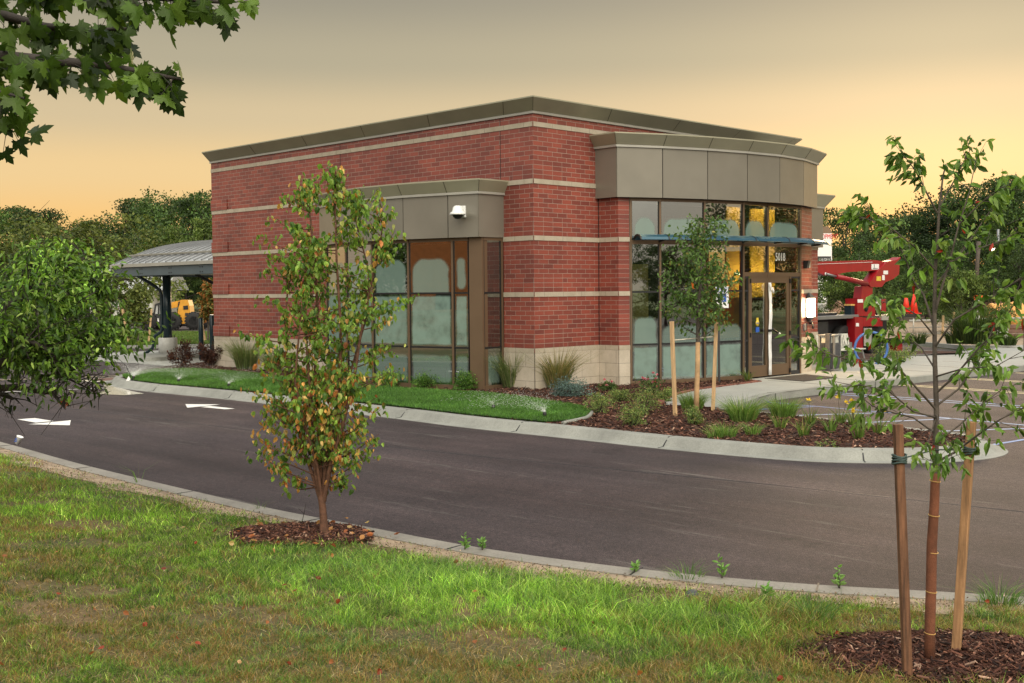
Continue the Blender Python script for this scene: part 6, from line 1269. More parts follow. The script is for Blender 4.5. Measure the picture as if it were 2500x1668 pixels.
# ============================================================ sprinklers
for i, (px, py, lb, dr) in enumerate(((326, 927, "spraying sprinkler head at the left tip of the watered lawn", 40), (436.5, 935, "spraying sprinkler head near the kerb, second from the lawn's left tip", 20), (559, 946, "spraying sprinkler head near the kerb, third from the lawn's left tip", 20), (1330, 1019, "spraying sprinkler head near the right end of the watered lawn", -30), (1205, 1000, "faintly spraying sprinkler head behind the kerb at mid lawn", 0))):
    b = G(px, py, -.075); q = thing("sprinkler", lb, "sprinkler", b, "sprinklers in the island lawn"); m_ = MB(); m_.lathe(b+Vector((0, 0, -.06)), [(.035, 0), (.035, .13), (.028, .15), (0, .15)], 10); m_.build("riser", M["gasket_black"], q)
    # fan of droplets: fine streaks thrown out along low arcs
    rg = np.random.default_rng(700+i); dv = math.atan2(1.0, .8) if i < 3 else math.atan2(1, .45); ln = (2.2, 2.1, 2.1, 1.9, 1.4)[i]; n_ = (10000, 2200, 1900, 1900, 500)[i]
    az = dv+rg.uniform(-.62, .62, n_); el = np.radians(rg.uniform(6, 34, n_)); f = rg.random(n_)**1.35; r_ = ln*f*np.cos(el)*rg.uniform(.75, 1.1, n_); zz = .10+np.tan(el)*r_-(np.tan(el)/ln+.02)*r_*r_*1.02
    c = np.stack([b.x+np.cos(az)*r_, b.y+np.sin(az)*r_, b.z+np.maximum(zz, .02)], 1)+rg.normal(0, .012, (n_, 3)); t_ = np.stack([np.cos(az), np.sin(az), np.tan(el)*(1-1.6*f)], 1); t_ /= np.linalg.norm(t_, axis=1, keepdims=True)
    u_ = unit(n_, rg); sd = np.cross(t_, u_); sd /= np.linalg.norm(sd, axis=1, keepdims=True); sz = (.0013+.0010*f)[:, None]; L2 = (.018*rg.uniform(.4, 1.5, n_))[:, None]; up2 = np.cross(t_, sd)
    V_ = np.stack([c-t_*L2, c+sd*sz, c+t_*L2, c-sd*sz, c+up2*sz], 1).reshape(-1, 3); k_ = (np.arange(n_)*5)[:, None]; F = np.concatenate([k_+np.array([w]) for w in ([0, 1, 4], [1, 2, 4], [2, 3, 4], [3, 0, 4])]).astype(np.int32)
    soup("spray_mist", V_, [F], M["droplet"], None, None, kind='stuff')

# ============================================================ entrance furniture
spb = gz(1756, 935); spd = depth(spb); q = thing("sign_post", "black post with a white and blue accessible parking sign behind the wrapped sapling", "sign", spb)
m_ = MB(); m_.beam(spb+Vector((0, 0, -.1)), D(1753, 690, spd), .045, .045); m_.build("post", M["sign_black"], q)
sx = CR.copy(); sx.z = 0; sx.normalize(); m_ = MB(); c0 = D(1763, 726, spd-.04); m_.box(c0, (.305, .006, .50), math.atan2(sx.y, sx.x), bev=.002); pl = m_.build("sign_plate", M["sign_white"], q)
fwd = Vector((0, 0, 1)).cross(sx)*-1; fc = Vector((sx.y, -sx.x, 0)); m_ = MB(); m_.box(c0+fc*.005+Vector((0, 0, -.01)), (.20, .004, .20), math.atan2(sx.y, sx.x)); m_.build("symbol_panel", M["sign_blue"], pl)
m_ = MB(); cc = c0+fc*.009+Vector((0, 0, -.01)); m_.lathe(cc+Vector((0, 0, .065)), [(0, 0), (.016, 0)], 10, M=Matrix.Rotation(math.atan2(sx.y, sx.x), 4, 'Z') @ Matrix.Rotation(math.radians(90), 4, 'X'))
m_.tube([cc+Vector((0, 0, .045))-sx*.01, cc+Vector((0, 0, .0))-sx*.008, cc+Vector((0, 0, -.005))+sx*.035, cc+Vector((0, 0, -.05))+sx*.05], .007, 5); m_.tube([cc-sx*.01+Vector((0, 0, -.025))+sx*.05*math.cos(a)+Vector((0, 0, .05*math.sin(a))) for a in np.linspace(2.0, 6.0, 12)], .006, 5); m_.build("access_symbol", M["sign_white"], pl)
text("RESERVED", .062, c0+fc*.006-sx*.005+Vector((0, 0, .185)), sx, (0, 0, 1), M["sign_blue"], pl, align='CENTER'); text("PARKING", .062, c0+fc*.006-sx*.005+Vector((0, 0, .115)), sx, (0, 0, 1), M["sign_blue"], pl, align='CENTER')
tb = Vector((9.42, -1.70, -.05)); q = thing("litter_bin", "slate-grey slatted square litter bin on the walk beside the brick pier", "litter bin", tb); rz = .15
m_ = MB()
for k in range(9):
    for sgn in (-1, 1): m_.box(tb+Matrix.Rotation(rz, 3, 'Z') @ Vector((-.18+.045*k, sgn*.195, .40)), (.036, .02, .66), rz); m_.box(tb+Matrix.Rotation(rz, 3, 'Z') @ Vector((sgn*.195, -.18+.045*k, .40)), (.02, .036, .66), rz)
m_.build("slats", M["bin_slate"], q); m_ = MB(); m_.box(tb+Vector((0, 0, .4)), (.36, .36, .66), rz); m_.build("liner", M["gasket_black"], q)
m_ = MB()
for sx_ in (-1, 1):
    for sy_ in (-1, 1): m_.box(tb+Matrix.Rotation(rz, 3, 'Z') @ Vector((sx_*.2, sy_*.2, .46)), (.045, .045, .92), rz)
m_.box(tb+Vector((0, 0, .93)), (.47, .47, .04), rz, bev=.01); m_.box(tb+Vector((0, 0, .03)), (.44, .44, .05), rz); m_.build("frame", M["steel_grey"], q)
m_ = MB()
for sgn in (-1, 1): m_.box(tb+Matrix.Rotation(rz, 3, 'Z') @ Vector((-.07, sgn*.19, .81)), (.25, .012, .17), rz); m_.box(tb+Matrix.Rotation(rz, 3, 'Z') @ Vector((sgn*.19, 0, .81)), (.012, .3, .17), rz)
m_.build("opening_plate", M["bench_pale"], q)
pst = Vector((9.22, -1.78, -.05)); q2 = thing("ash_post", "narrow dark square ash post at the pier's foot before the litter bin", "ash post", pst); m_ = MB(); m_.box(pst+Vector((0, 0, .49)), (.13, .13, .98), .15, bev=.006); m_.build("post", M["bin_slate"], q2); m_ = MB(); m_.box(pst+Vector((0, 0, .012)), (.26, .26, .02), .15); m_.build("base_plate", M["bin_slate"], q2)
bb = Vector((11.85, -.72, -.05)); q = thing("bench", "pale slatted bench with a reed-patterned back on the walk beyond the litter bin", "bench", bb); brz = math.radians(-3); Rz = Matrix.Rotation(brz, 3, 'Z')
m_ = MB()
for k in range(6): m_.box(bb+Rz @ Vector((0, -.22+.085*k, .42)), (1.62, .065, .035), brz, bev=.006)
m_.build("seat", M["bench_pale"], q)
bk_ = Matrix.Rotation(brz, 4, 'Z') @ Matrix.Rotation(math.radians(-12), 4, 'X'); m_ = MB(); m_.box(bb+Rz @ Vector((0, .31, .63)), (1.62, .02, .44), M=bk_, bev=.005); bo_ = m_.build("backrest", M["bench_pale"], q); m_ = MB(); rg = np.random.default_rng(77)
for k in range(34): xx = -.78+k*.047+rg.normal(0, .01); z0, z1 = -.22, rg.uniform(.03, .20); a = bb+Rz @ Vector((0, .31, .63))+(bk_.to_3x3() @ Vector((xx, -.0115, z0+.02))); b = bb+Rz @ Vector((0, .31, .63))+(bk_.to_3x3() @ Vector((xx+rg.normal(0, .04), -.0115, z1))); m_.tube([a, b], .004, 4)
m_.build("reed_pattern", M["bin_slate"], bo_)
for sgn in (-1, 1):
    m_ = MB(); a = bb+Rz @ Vector((sgn*.72, 0, 0)); m_.beam(a+Rz @ Vector((0, -.18, .40)), a+Rz @ Vector((0, -.30, 0)), .05, .02); m_.beam(a+Rz @ Vector((0, .20, .40)), a+Rz @ Vector((0, .30, 0)), .05, .02); m_.beam(a+Rz @ Vector((0, -.22, .395)), a+Rz @ Vector((0, .28, .395)), .05, .02); m_.beam(a+Rz @ Vector((0, .26, .40)), a+Rz @ Vector((0, .37, .83)), .05, .02); m_.build("leg", M["steel_grey"], q)
rb = Vector((12.4, -1.30, -.06)); q = thing("bicycle_rack", "blue painted ring bicycle rack standing on the walk", "bicycle rack", rb); m_ = MB(); R_i = .46; pl_ = sx
m_.tube([rb+Vector((0, 0, .455))+(sx*math.cos(a)+Vector((0, 0, 1))*math.sin(a))*R_i for a in np.linspace(-math.pi/2+.28, 1.5*math.pi-.28, 40)], .036, 10); m_.build("ring", M["ring_blue"], q)
m_ = MB(); p2 = G(2116, 870, -.06); m_.beam(Vector((12.25, -.75, -.06)), Vector((12.25, -.75, .56)), .06, .06); q3 = thing("short_post", "short grey square post behind the blue ring rack", "post", (12.25, -.75, -.06)); m_.build("post", M["steel_grey"], q3)

# ============================================================ crane lorry
ty = 2.5; q = thing("crane_lorry", "flatbed lorry with a red knuckle boom crane parked beyond the entrance", "lorry", (17.5, ty, -.2)); Z0 = -.24
def bx_(mb, x0, x1, y0, y1, z0, z1, **k): return mb.box(((x0+x1)/2, (y0+y1)/2, (z0+z1)/2), (x1-x0, y1-y0, z1-z0), **k)
m_ = MB(); bx_(m_, 11.9, 18.35, ty-.2, ty+2.2, 1.08, 1.20, bev=.01); bx_(m_, 18.35, 20.3, ty+.1, ty+2.1, 1.02, 1.12); m_.build("bed", M["steel_grey"], q)
m_ = MB(); bx_(m_, 11.6, 20.9, ty+.35, ty+.5, .62, 1.10); bx_(m_, 11.6, 20.9, ty+1.45, ty+1.6, .62, 1.10); bx_(m_, 19.0, 20.9, ty+.1, ty+2.0, .45, .95); m_.build("chassis", M["dark_steel"], q)
m_ = MB(); bx_(m_, 15.0, 16.6, ty-.05, ty+.3, .18, 1.02, bev=.02); m_.build("tool_box", M["machine_black"], q)
def wheel(x, y, r, par, w=.30, m_t="rubber", m_r="steel_grey", name="wheel", z=None):
    z = Z0+r if z is None else z; T = Matrix.Rotation(math.radians(90), 4, 'X'); a = MB(); a.lathe((x, y, z), [(r*.56, -w/2), (r*.90, -w/2), (r*.985, -w*.40), (r, -w*.25), (r, w*.25), (r*.985, w*.4), (r*.9, w/2), (r*.56, w/2)], 30, M=T); o = a.build(name, M[m_t], par)
    a = MB(); a.lathe((x, y, z), [(0, .06), (r*.22, .10), (r*.26, .02), (r*.50, .0), (r*.57, w/2), (r*.6, w/2)], 24, M=T); a.lathe((x, y, z), [(0, -.0), (r*.58, -.0)], 20, M=T)
    for k in range(8): aa = k*.785; a.lathe((x+r*.38*math.cos(aa), y-.03, z+r*.38*math.sin(aa)), [(.03, 0), (.03, .05), (0, .05)], 6, M=T)
    a.build("rim", M[m_r], o); return o
for x in (17.85, 19.85, 13.3): wheel(x, ty+.15, .54, q); wheel(x, ty+1.8, .54, q)
def yq(mb, pts, y0, dp_, **k): return mb.prism([YP(x, y, y0) for x, y in pts], (0, dp_, 0), **k)
def rc(x0, y0, x1, y1): return [(x0, y0), (x1, y0), (x1, y1), (x0, y1)]
FY = ty-.1
m_ = MB(); yq(m_, rc(2087, 774, 2107, 857), FY-.15, .3); m_.build("outrigger", M["crane_red"], q); m_ = MB(); yq(m_, rc(2107.5, 776, 2155, 797), FY-.05, .25); m_.build("outrigger_beam", M["crane_red"], q)
m_ = MB(); c_ = YP(2097, 858, FY); m_.box((c_.x, FY, -.21), (.5, .5, .05)); m_.build("foot_pad", M["dark_steel"], q)
m_ = MB(); yq(m_, rc(2191, 838, 2203, 857), FY-.1, .3); m_.build("outrigger", M["crane_red"], q); m_ = MB(); c_ = YP(2197, 858, FY); m_.box((c_.x, FY, -.21), (.75, .6, .05)); m_.build("foot_pad", M["dark_steel"], q); m_ = MB(); yq(m_, rc(2180, 828, 2216, 838), FY-.15, .5); m_.build("outrigger_arm", M["dark_steel"], q)
m_ = MB(); yq(m_, rc(2093, 729, 2137, 772), FY, .45); yq(m_, [(2102, 728.5), (2129, 728.5), (2131, 703), (2124, 698), (2106, 699)], FY+.06, .3); m_.build("crane_tower", M["crane_red"], q)
m_ = MB(); yq(m_, [(2121, 694), (2146, 660), (2166, 639), (2190, 634), (2199, 628), (2197, 640), (2195, 670), (2180, 682), (2162, 689), (2153, 701), (2126, 701)], FY+.02, .34); m_.build("boom_knuckle", M["crane_red"], q)
m_ = MB(); c_ = YP(2114, 750, FY); m_.lathe((c_.x, FY-.004, c_.z), [(0, .001), (.16, .001), (.16, .01), (0, .01)], 18, M=Matrix.Rotation(math.radians(90), 4, 'X')); m_.build("tower_opening", M["gasket_black"], q)
a_ = YP(1996, 639, FY+.1); b_ = YP(2133, 635, FY+.1); sl2 = (b_-a_).normalized(); a0 = a_-sl2*3.6; m_ = MB()
m_.prism([a0, b_, YP(2150, 637, FY+.1), YP(2168, 642, FY+.1), YP(2166, 660, FY+.1), YP(2076, 664, FY+.1), YP(2062, 666, FY+.1), YP(2027, 673, FY+.1), YP(2013, 673, FY+.1), YP(1996, 664.5, FY+.1), a0-Vector((0, 0, .38))], (0, .28, 0)); boom = m_.build("boom", M["crane_red"], q)
m_ = MB(); m_.beam(a0+Vector((0, -.004, -.09)), YP(2130, 640, FY+.096), .012, .012); c_ = YP(2015, 669, FY+.09); m_.lathe(c_, [(0, .02), (.05, .02), (.05, 0)], 12, M=Matrix.Rotation(math.radians(90), 4, 'X')); m_.build("boom_edge", M["white_metal"], boom)
m_ = MB(); m_.tube([YP(2018, 669, FY+.04), YP(2044, 676, FY+.04)], .035, 10); m_.build("piston_rod", M["steel_grey"], q); m_ = MB(); m_.tube([YP(2041, 675, FY+.04), YP(2116, 693, FY+.04)], .085, 14); m_.build("hydraulic_cylinder", M["crane_red"], q)
m_ = MB(); yq(m_, rc(2128, 645, 2146, 658), FY+.09, .008); m_.build("decal", M["sign_white"], boom); m_ = MB(); yq(m_, rc(2134, 646, 2135.2, 656), FY+.085, .004); yq(m_, rc(2131, 655, 2143, 656.2), FY+.085, .004); m_.build("decal_mark", M["sign_black"], boom)
m_ = MB(); yq(m_, rc(2157, 661, 2168, 670), FY+.01, .008); yq(m_, rc(2154, 672, 2160, 684), FY+.01, .008); yq(m_, rc(2094, 731, 2107, 739), FY-.01, .008); yq(m_, rc(2121, 731, 2130, 742), FY-.01, .008); yq(m_, rc(2090, 789, 2097, 797), FY-.16, .008); m_.build("decal", M["sign_white"], q)
m_ = MB(); yq(m_, rc(2140, 675, 2151, 686), FY+.01, .008); m_.build("decal", M["sticker_yellow"], q)
m_ = MB(); yq(m_, rc(2110, 801, 2129, 845), FY-.2, .02); pn_ = m_.build("number_board", M["trim_metal"], q); m_ = MB(); m_.beam(YP(2114, 805, FY-.206), YP(2119, 828, FY-.206), .01, .03); m_.beam(YP(2124, 805, FY-.206), YP(2119, 828, FY-.206), .01, .03); m_.build("board_mark", M["sign_black"], pn_)
m_ = MB(); yq(m_, rc(2139, 729, 2151, 757), FY+.05, .2); m_.build("control_panel", M["concrete_block"], q); m_ = MB(); yq(m_, rc(2153, 730, 2163, 762), FY+.02, .3); m_.build("oil_tank", M["crane_red"], q)
c_ = YP(2085, 770, FY+.1); cb_ = thing("cool_box", "dark blue box with a pale lid standing on the flatbed beside the crane", "box", c_); m_ = MB(); yq(m_, rc(2078, 747, 2092, 770), FY+.1, .25); m_.build("body", M["column_teal"], cb_); m_ = MB(); yq(m_, rc(2078, 742.5, 2092.3, 746.6), FY+.09, .27); m_.build("lid", M["plywood"], cb_)
m_ = MB(); yq(m_, rc(2153, 771, 2185, 782), FY-.1, .1); bu = m_.build("bumper", M["trim_metal"], q)
for x in (2171, 2180): m_ = MB(); m_.lathe(YP(x, 776.5, FY-.1), [(0, .02), (.05, .02), (.055, 0)], 14, M=Matrix.Rotation(math.radians(90), 4, 'X')); m_.build("tail_light", M["sign_red"], bu)
hs = MB(); rg = np.random.default_rng(12)
for k in range(6): x = 19.55+k*.15; hs.tube([(x, ty+.1, 1.15), (x+.1, ty-.02, 1.3+rg.uniform(0, .15)), (x+.3, ty+.0, 1.15), (x+.5, ty+.1, 1.22)], .02, 5)
hs.build("hydraulic_hose", M["rubber"], q)
for a, b, r_, lb in (((15.2, ty+.1, 1.25), (17.4, ty+.12, 1.25), .05, "thicker dark pipe lying along the near edge of the flatbed"), ((15.4, ty+.5, 1.24), (17.2, ty+.32, 1.24), .04, "thinner dark pipe lying askew behind the thicker one on the flatbed")):
    lo = thing("loose_pipe", lb, "pipe", a, "pipes on the flatbed"); m_ = MB(); m_.tube([a, b], r_, 8); m_.build("pipe_barrel", M["dark_steel"], lo)
for px, pyt, pyb, lb in ((2231, 718, 766, "orange-red traffic cone standing tallest on the lorry's rear"), (2212, 720, 762, "orange-red traffic cone half hidden behind the taller one"), (2204, 751, 770, "orange-red cone lying low beside the two standing cones")):
    b = onp = D(px, pyb, 43.8); t_ = D(px, pyt, 43.8); h_ = t_.z-b.z; c_ = thing("traffic_cone", lb, "traffic cone", b, "traffic cones on the crane lorry"); m_ = MB(); m_.lathe(b, [(.17*min(1, h_+.3), .02), (.03, h_), (0, h_)], 18); m_.box(b+Vector((0, 0, .01)), (.42, .42, .03), bev=.006); m_.build("cone_body", M["cone_orange"], c_)
m_ = MB(); bx_(m_, 20.3, 23.6, ty+.1, ty+1.1, 1.0, 1.12); m_.build("rear_deck", M["dark_steel"], q)

# ============================================================ pylon sign, route sign, pipes, fence, mounds on the right
pg = thing("pylon_sign", "tall white pylon sign with red lettering and a capped top behind the brick pier", "sign", D(2008, 800, 70)); dd_ = 70.0
def bq(x0, y0, x1, y1, o, th=.3):
    a, b, c, d = D(x0, y1, dd_+o), D(x1, y1, dd_+o), D(x1, y0, dd_+o), D(x0, y0, dd_+o); return [a, b, c, d], _f*th
m_ = MB(); m_.prism(*bq(1975, 570, 2031, 645, 0, .5)); m_.prism(*bq(1985, 645, 2020, 760, .1, .3)); m_.build("sign_box", M["sign_white"], pg); m_ = MB(); m_.prism(*bq(1975, 626, 2029, 640, -.02, .02)); m_.build("phone_panel", M["sign_black"], pg); m_ = MB(); m_.prism([D(2008, 570, dd_), D(2032, 570, dd_), D(2029, 562, dd_), D(2024, 557, dd_), D(2022, 553, dd_), D(2010, 553, dd_)], _f*.5); m_.build("cap", M["bronze_frame"], pg)
text("OPMENT", .40, D(2006, 583, dd_-.03), sx, (0, 0, 1), M["sign_red"], pg, squeeze=.62); text("(616) 329-1616", .21, D(1999, 637, dd_-.05), sx, (0, 0, 1), M["sign_white"], pg, squeeze=.62)
rt = thing("route_sign", "stack of white NORTH 131 route signs with an orange panel on a post", "sign", D(2388, 800, 66)); dd_ = 66.0
m_ = MB(); m_.tube([D(2388, 830, dd_+.05), D(2388, 715, dd_+.05)], .05, 8); m_.build("post", M["steel_grey"], rt)
for x0, y0, x1, y1, mt, nm in ((2378, 721, 2399, 732, "sign_orange", "detour_panel"), (2379, 734, 2396, 744, "sign_white", "direction_panel"), (2379, 746, 2394, 765, "sign_white", "number_panel"), (2378, 767, 2392, 779, "sign_white", "arrow_panel")):
    m_ = MB(); m_.prism(*bq(x0, y0, x1, y1, 0, .03)); m_.build(nm, M[mt], rt)
text("NORTH", .135, D(2380, 742, dd_-.01), sx, (0, 0, 1), M["sign_black"], rt, squeeze=.72); text("131", .30, D(2379.6, 761, dd_-.01), sx, (0, 0, 1), M["sign_black"], rt, squeeze=.62)
m_ = MB(); m_.prism([D(x, y, dd_-.01) for x, y in ((2384.3, 778), (2386.3, 778), (2386.3, 773), (2388.3, 773), (2385.3, 768.5), (2382.3, 773), (2384.3, 773))], _f*.008); m_.build("arrow", M["sign_black"], rt)
up_ = thing("utility_pole", "grey utility pole rising behind the route sign", "pole", D(2385, 790, 74)); m_ = MB(); m_.tube([D(2382, 800, 74), D(2386, 640, 74), D(2390, 590, 74)], .13, 8); m_.build("pole_shaft", M["bark_grey"], up_)
m_ = MB(); m_.tube([D(2437, 800, 80), D(2437, 560, 80)], .09, 8); lp = thing("street_lamp", "slim street lamp pole with small lit head right of the route sign", "street lamp", D(2437, 800, 80)); m_.build("pole_shaft", M["steel_grey"], lp); m_ = MB(); m_.prism(*[[D(2422, 604, 80), D(2436, 604, 80), D(2436, 610, 80), D(2422, 612, 80)], _f*.2]); m_.build("lamp_head", M["lamp_glow"], lp)
pi_ = None
for k, (px, py) in enumerate(((2480, 758), (2545, 752))):
    c0 = D(px, py, 58); cd_ = Vector((CR.x, CR.y, 0)).normalized(); t = thing("culvert_pipe", ("orange ribbed culvert pipe lying behind the fence, cut by the right edge", "second orange ribbed culvert pipe behind the first at the right edge")[k], "pipe", c0, "culvert pipes"); m_ = MB(); Rm = cd_.to_track_quat('Z', 'Y').to_matrix().to_4x4(); pr_ = []
    for i in range(61): z = -1.3+i*.075; pr_.append((.62+(.05 if i % 4 in (1, 2) else 0), z))
    m_.lathe(c0+_f*k*1.2+Vector((0, 0, -.30)), pr_, 24, M=Rm); m_.build("pipe_barrel", M["pipe_orange"], t)
for px, pyb, pyt, wpx, dist, lb, sd in ((2425, 800, 728, 120, 78, "red-brown dirt mound behind the route sign", 1), (2255, 800, 730, 130, 84, "red-brown dirt mound behind the traffic cones", 2), (2048, 800, 742, 90, 60, "pale dirt mound under the red boom", 3)):
    c0 = D(px, pyb, dist); h_ = D(px, pyt, dist).z+.1; r_ = wpx/2864*dist*.62; t = thing("dirt_mound", lb, "dirt mound", (c0.x, c0.y, -.2), "dirt mounds on the building site"); n_ = 26; vs, fs = [], []
    gx, gy = np.meshgrid(np.linspace(-1, 1, n_), np.linspace(-1, 1, n_)); rr = np.hypot(gx, gy); z_ = (h_+.2)*np.clip(1-rr, 0, 1)**.8*(.8+.45*vnoise(gx*r_, gy*r_, .6, 3, sd)); V_ = np.stack([c0.x+gx*r_, c0.y+gy*r_, -.25+z_], -1).reshape(-1, 3); i = np.arange(n_*n_).reshape(n_, n_); F = np.stack([i[:-1, :-1], i[:-1, 1:], i[1:, 1:], i[1:, :-1]], -1).reshape(-1, 4).astype(np.int32); soup("soil", V_, [F], M["soil_mound"], t, smooth=True)
fe = thing("guard_fence", "low pale rail fence with wire mesh running beyond the far kerb", "fence", D(2350, 838, 55)); m_ = MB()
for px in range(2230, 2560, 46): a = D(px, 838, 55); m_.tube([Vector((a.x, a.y, -.1)), Vector((a.x, a.y, D(px, 778, 55).z))], .035, 6)
m_.build("post", M["trim_metal"], fe); m_ = MB()
for y_, r_ in ((780, .07), (796, .03), (812, .03)): m_.tube([D(2220, y_+4, 55), D(2560, y_-4, 55)], r_, 6)
m_.build("rail", M["trim_metal"], fe); m_ = MB()
for px in np.arange(2355, 2440, 3.2): m_.tube([D(px, 784, 55), D(px+6, 800, 55)], .012, 3, cap=False); m_.tube([D(px+6, 784, 55), D(px, 800, 55)], .012, 3, cap=False)
m_.build("wire_mesh", M["steel_grey"], fe)
cbk = thing("concrete_block", "pale square concrete block beyond the far kerb", "block", D(2431, 839, 49.6)); m_ = MB(); b_ = D(2431, 839, 49.6); m_.box(b_+Vector((0, 0, .30)), (.75, .75, .72), .785, bev=.02); m_.build("block_body", M["concrete_block"], cbk)
a, b_ = D(2450, 839, 50), D(2580, 835, 50)
for k, w_ in enumerate(("bottom", "middle", "top")):
    tr = thing("stacked_timber", w_+" dark red-brown timber of the low stack right of the concrete block", "timber", (a.x, a.y, .2*k), "timbers beyond the far kerb"); m_ = MB(); m_.beam(Vector((a.x, a.y, .2*k)), Vector((b_.x, b_.y, .2*k)), .22, .17, bev=.01); m_.build("beam", M["timber_rail"], tr)
for px, y0_, y1_, lb in ((2300, 770, 838, "pale wooden survey stake left of the other in the far weeds"), (2326, 762, 832, "pale wooden survey stake right of the other in the far weeds")):
    b_ = D(px, y1_, 51); t = thing("survey_stake", lb, "stake", b_, "survey stakes"); m_ = MB(); m_.beam(b_, D(px+3, y0_, 51), .08, .06); m_.build("post", M["stake_wood_pale"], t)
ac = thing("transformer_box", "pale grey utility cabinet seen just right of the brick pier", "cabinet", D(2002, 790, 52)); m_ = MB(); b_ = D(1997, 795, 52); m_.box(Vector((b_.x, b_.y, .55)), (.9, .7, 1.75), .3, bev=.03); m_.build("cabinet_body", M["bench_pale"], ac)

# ============================================================ telehandler
tl = thing("telehandler", "yellow and black telehandler with big tyres parked behind the canopy column", "telehandler", (19, 48.5, -.2)); dz_ = 76.0
fx = Vector((CR.x, CR.y, 0)).normalized(); fy = Vector((_f.x, _f.y, 0)).normalized(); o0 = D(420, 806, dz_); o0 = Vector((o0.x, o0.y, -.22)); Mz = Matrix((( fx.x, fy.x, 0, 0), (fx.y, fy.y, 0, 0), (0, 0, 1, 0), (0, 0, 0, 1)))
k_ = dz_/2864
def tp_(x, z, y=0.0): return o0+fx*((x-420)*k_)+fy*y+Vector((0, 0, (806-z)*k_))
def twheel(px, y, r):
    c = tp_(px, 806, y)+Vector((0, 0, r)); T = Mz @ Matrix.Rotation(math.radians(90), 4, 'X'); w = .45; a = MB(); a.lathe(c, [(r*.5, -w/2), (r*.93, -w/2), (r, -w*.3), (r, w*.3), (r*.93, w/2), (r*.5, w/2)], 26, M=T)
    for kk in range(18): aa = kk*math.pi/9; a.box(c+Mz.to_3x3() @ Vector((math.cos(aa)*r, 0, math.sin(aa)*r)), (.09, w*.95, .10), M=Mz @ Matrix.Rotation(-aa, 4, 'Y'))
    o = a.build("wheel", M["rubber"], tl); a = MB(); a.lathe(c, [(0, .08), (r*.3, .1), (r*.5, .02), (r*.52, w/2)], 20, M=T); a.lathe(c, [(0, -.0), (r*.5, -.0)], 20, M=T); a.build("rim", M["machine_black"], o)
for px, y in ((364, 0), (422, .1), (475, 0), (364, 2.0), (475, 2.0)): twheel(px, y, .56)
m_ = MB(); m_.prism([tp_(372, 795, .2), tp_(470, 795, .2), tp_(470, 775, .2), tp_(372, 775, .2)], fy*1.7); m_.prism([tp_(352, 768, -.1), tp_(374, 764, -.1), tp_(378, 775, -.1), tp_(352, 776, -.1)], fy*.6); m_.prism([tp_(462, 765, -.1), tp_(482, 764, -.1), tp_(486, 772, -.1), tp_(462, 776, -.1)], fy*.6); m_.prism([tp_(376, 796, -.1), tp_(396, 796, -.1), tp_(398, 768, -.1), tp_(374, 768, -.1)], fy*.4); m_.build("chassis", M["machine_black"], tl)
m_ = MB()
for a, b in (((376, 768), (380, 744)), ((397, 768), (397, 740)), ((380, 744), (399, 739)), ((387, 768), (388, 742))):
    for y in (.1, 1.1): m_.beam(tp_(*a, y), tp_(*b, y), .09, .09)
m_.prism([tp_(378, 745, .05), tp_(400, 739, .05), tp_(400, 741.5, .05), tp_(378, 747, .05)], fy*1.15); cab = m_.build("cab", M["machine_black"], tl); m_ = MB(); m_.prism([tp_(378, 767, .14), tp_(396, 767, .14), tp_(396, 743, .14), tp_(381, 746, .14)], fy*.02); gp_ = m_.build("cab_glass", M["standing_seam"], cab)
m_ = MB(); m_.prism([tp_(428, 792, .1), tp_(462, 792, .1), tp_(466, 784, .1), tp_(463, 748, .1), tp_(459, 734, .1), tp_(443, 733, .1), tp_(437, 748, .1)], fy*1.0); m_.prism([tp_(400, 742, .55), tp_(443, 733, .55), tp_(450, 748, .55), tp_(400, 756, .55)], fy*.55); m_.build("boom", M["machine_yellow"], tl)
m_ = MB(); m_.prism([tp_(448, 757, .07), tp_(460, 757, .07), tp_(459, 747, .07), tp_(448, 748, .07)], fy*.05); m_.prism([tp_(432, 738, .5), tp_(435, 737, .5), tp_(432, 752, .5), tp_(429, 752, .5)], fy*.08); m_.build("boom_opening", M["gasket_black"], tl); m_ = MB(); m_.prism([tp_(452, 772, .06), tp_(459, 772, .06), tp_(459, 765, .06), tp_(452, 765, .06)], fy*.03); m_.build("decal", M["sign_black"], tl); m_ = MB(); m_.prism([tp_(376, 788, -.13), tp_(384, 788, -.13), tp_(384, 784, -.13), tp_(376, 784, -.13)], fy*.02); m_.prism([tp_(386, 786, -.13), tp_(390, 786, -.13), tp_(390, 778, -.13), tp_(386, 778, -.13)], fy*.02); m_.build("decal", M["sign_white"], tl)
# ---- far-off house roof and mesh fence on the left
hb = D(325, 760, 128); h_ = thing("house", "pale roofed house half hidden by trees under the canopy's left end", "house", (hb.x, hb.y, -.2)); m_ = MB(); c_ = Vector((hb.x, hb.y, 0)); m_.box(c_+Vector((0, 0, 1.2)), (9, 7, 2.8), CAM_YAW); m_.build("wall", M["bench_pale"], h_); m_ = MB()
Rz = Matrix.Rotation(CAM_YAW-1.57, 3, 'Z'); m_.prism([c_+Rz @ Vector((-5, -4.2, 2.5)), c_+Rz @ Vector((-5, 4.2, 2.5)), c_+Rz @ Vector((-5, 0, 5.0))], Rz @ Vector((10, 0, 0))); m_.build("roof", M["roof_grey"], h_)
cf = thing("mesh_fence", "dark wire mesh fence far off under the olive tree", "fence", D(260, 760, 118)); m_ = MB()
for px in range(190, 345, 12): m_.tube([D(px, 764, 118), D(px, 736, 118)], .05, 5)
for y_ in (737, 748, 758): m_.tube([D(185, y_, 118), D(345, y_, 118)], .03, 4)
m_.build("mesh_panel", M["dark_steel"], cf)
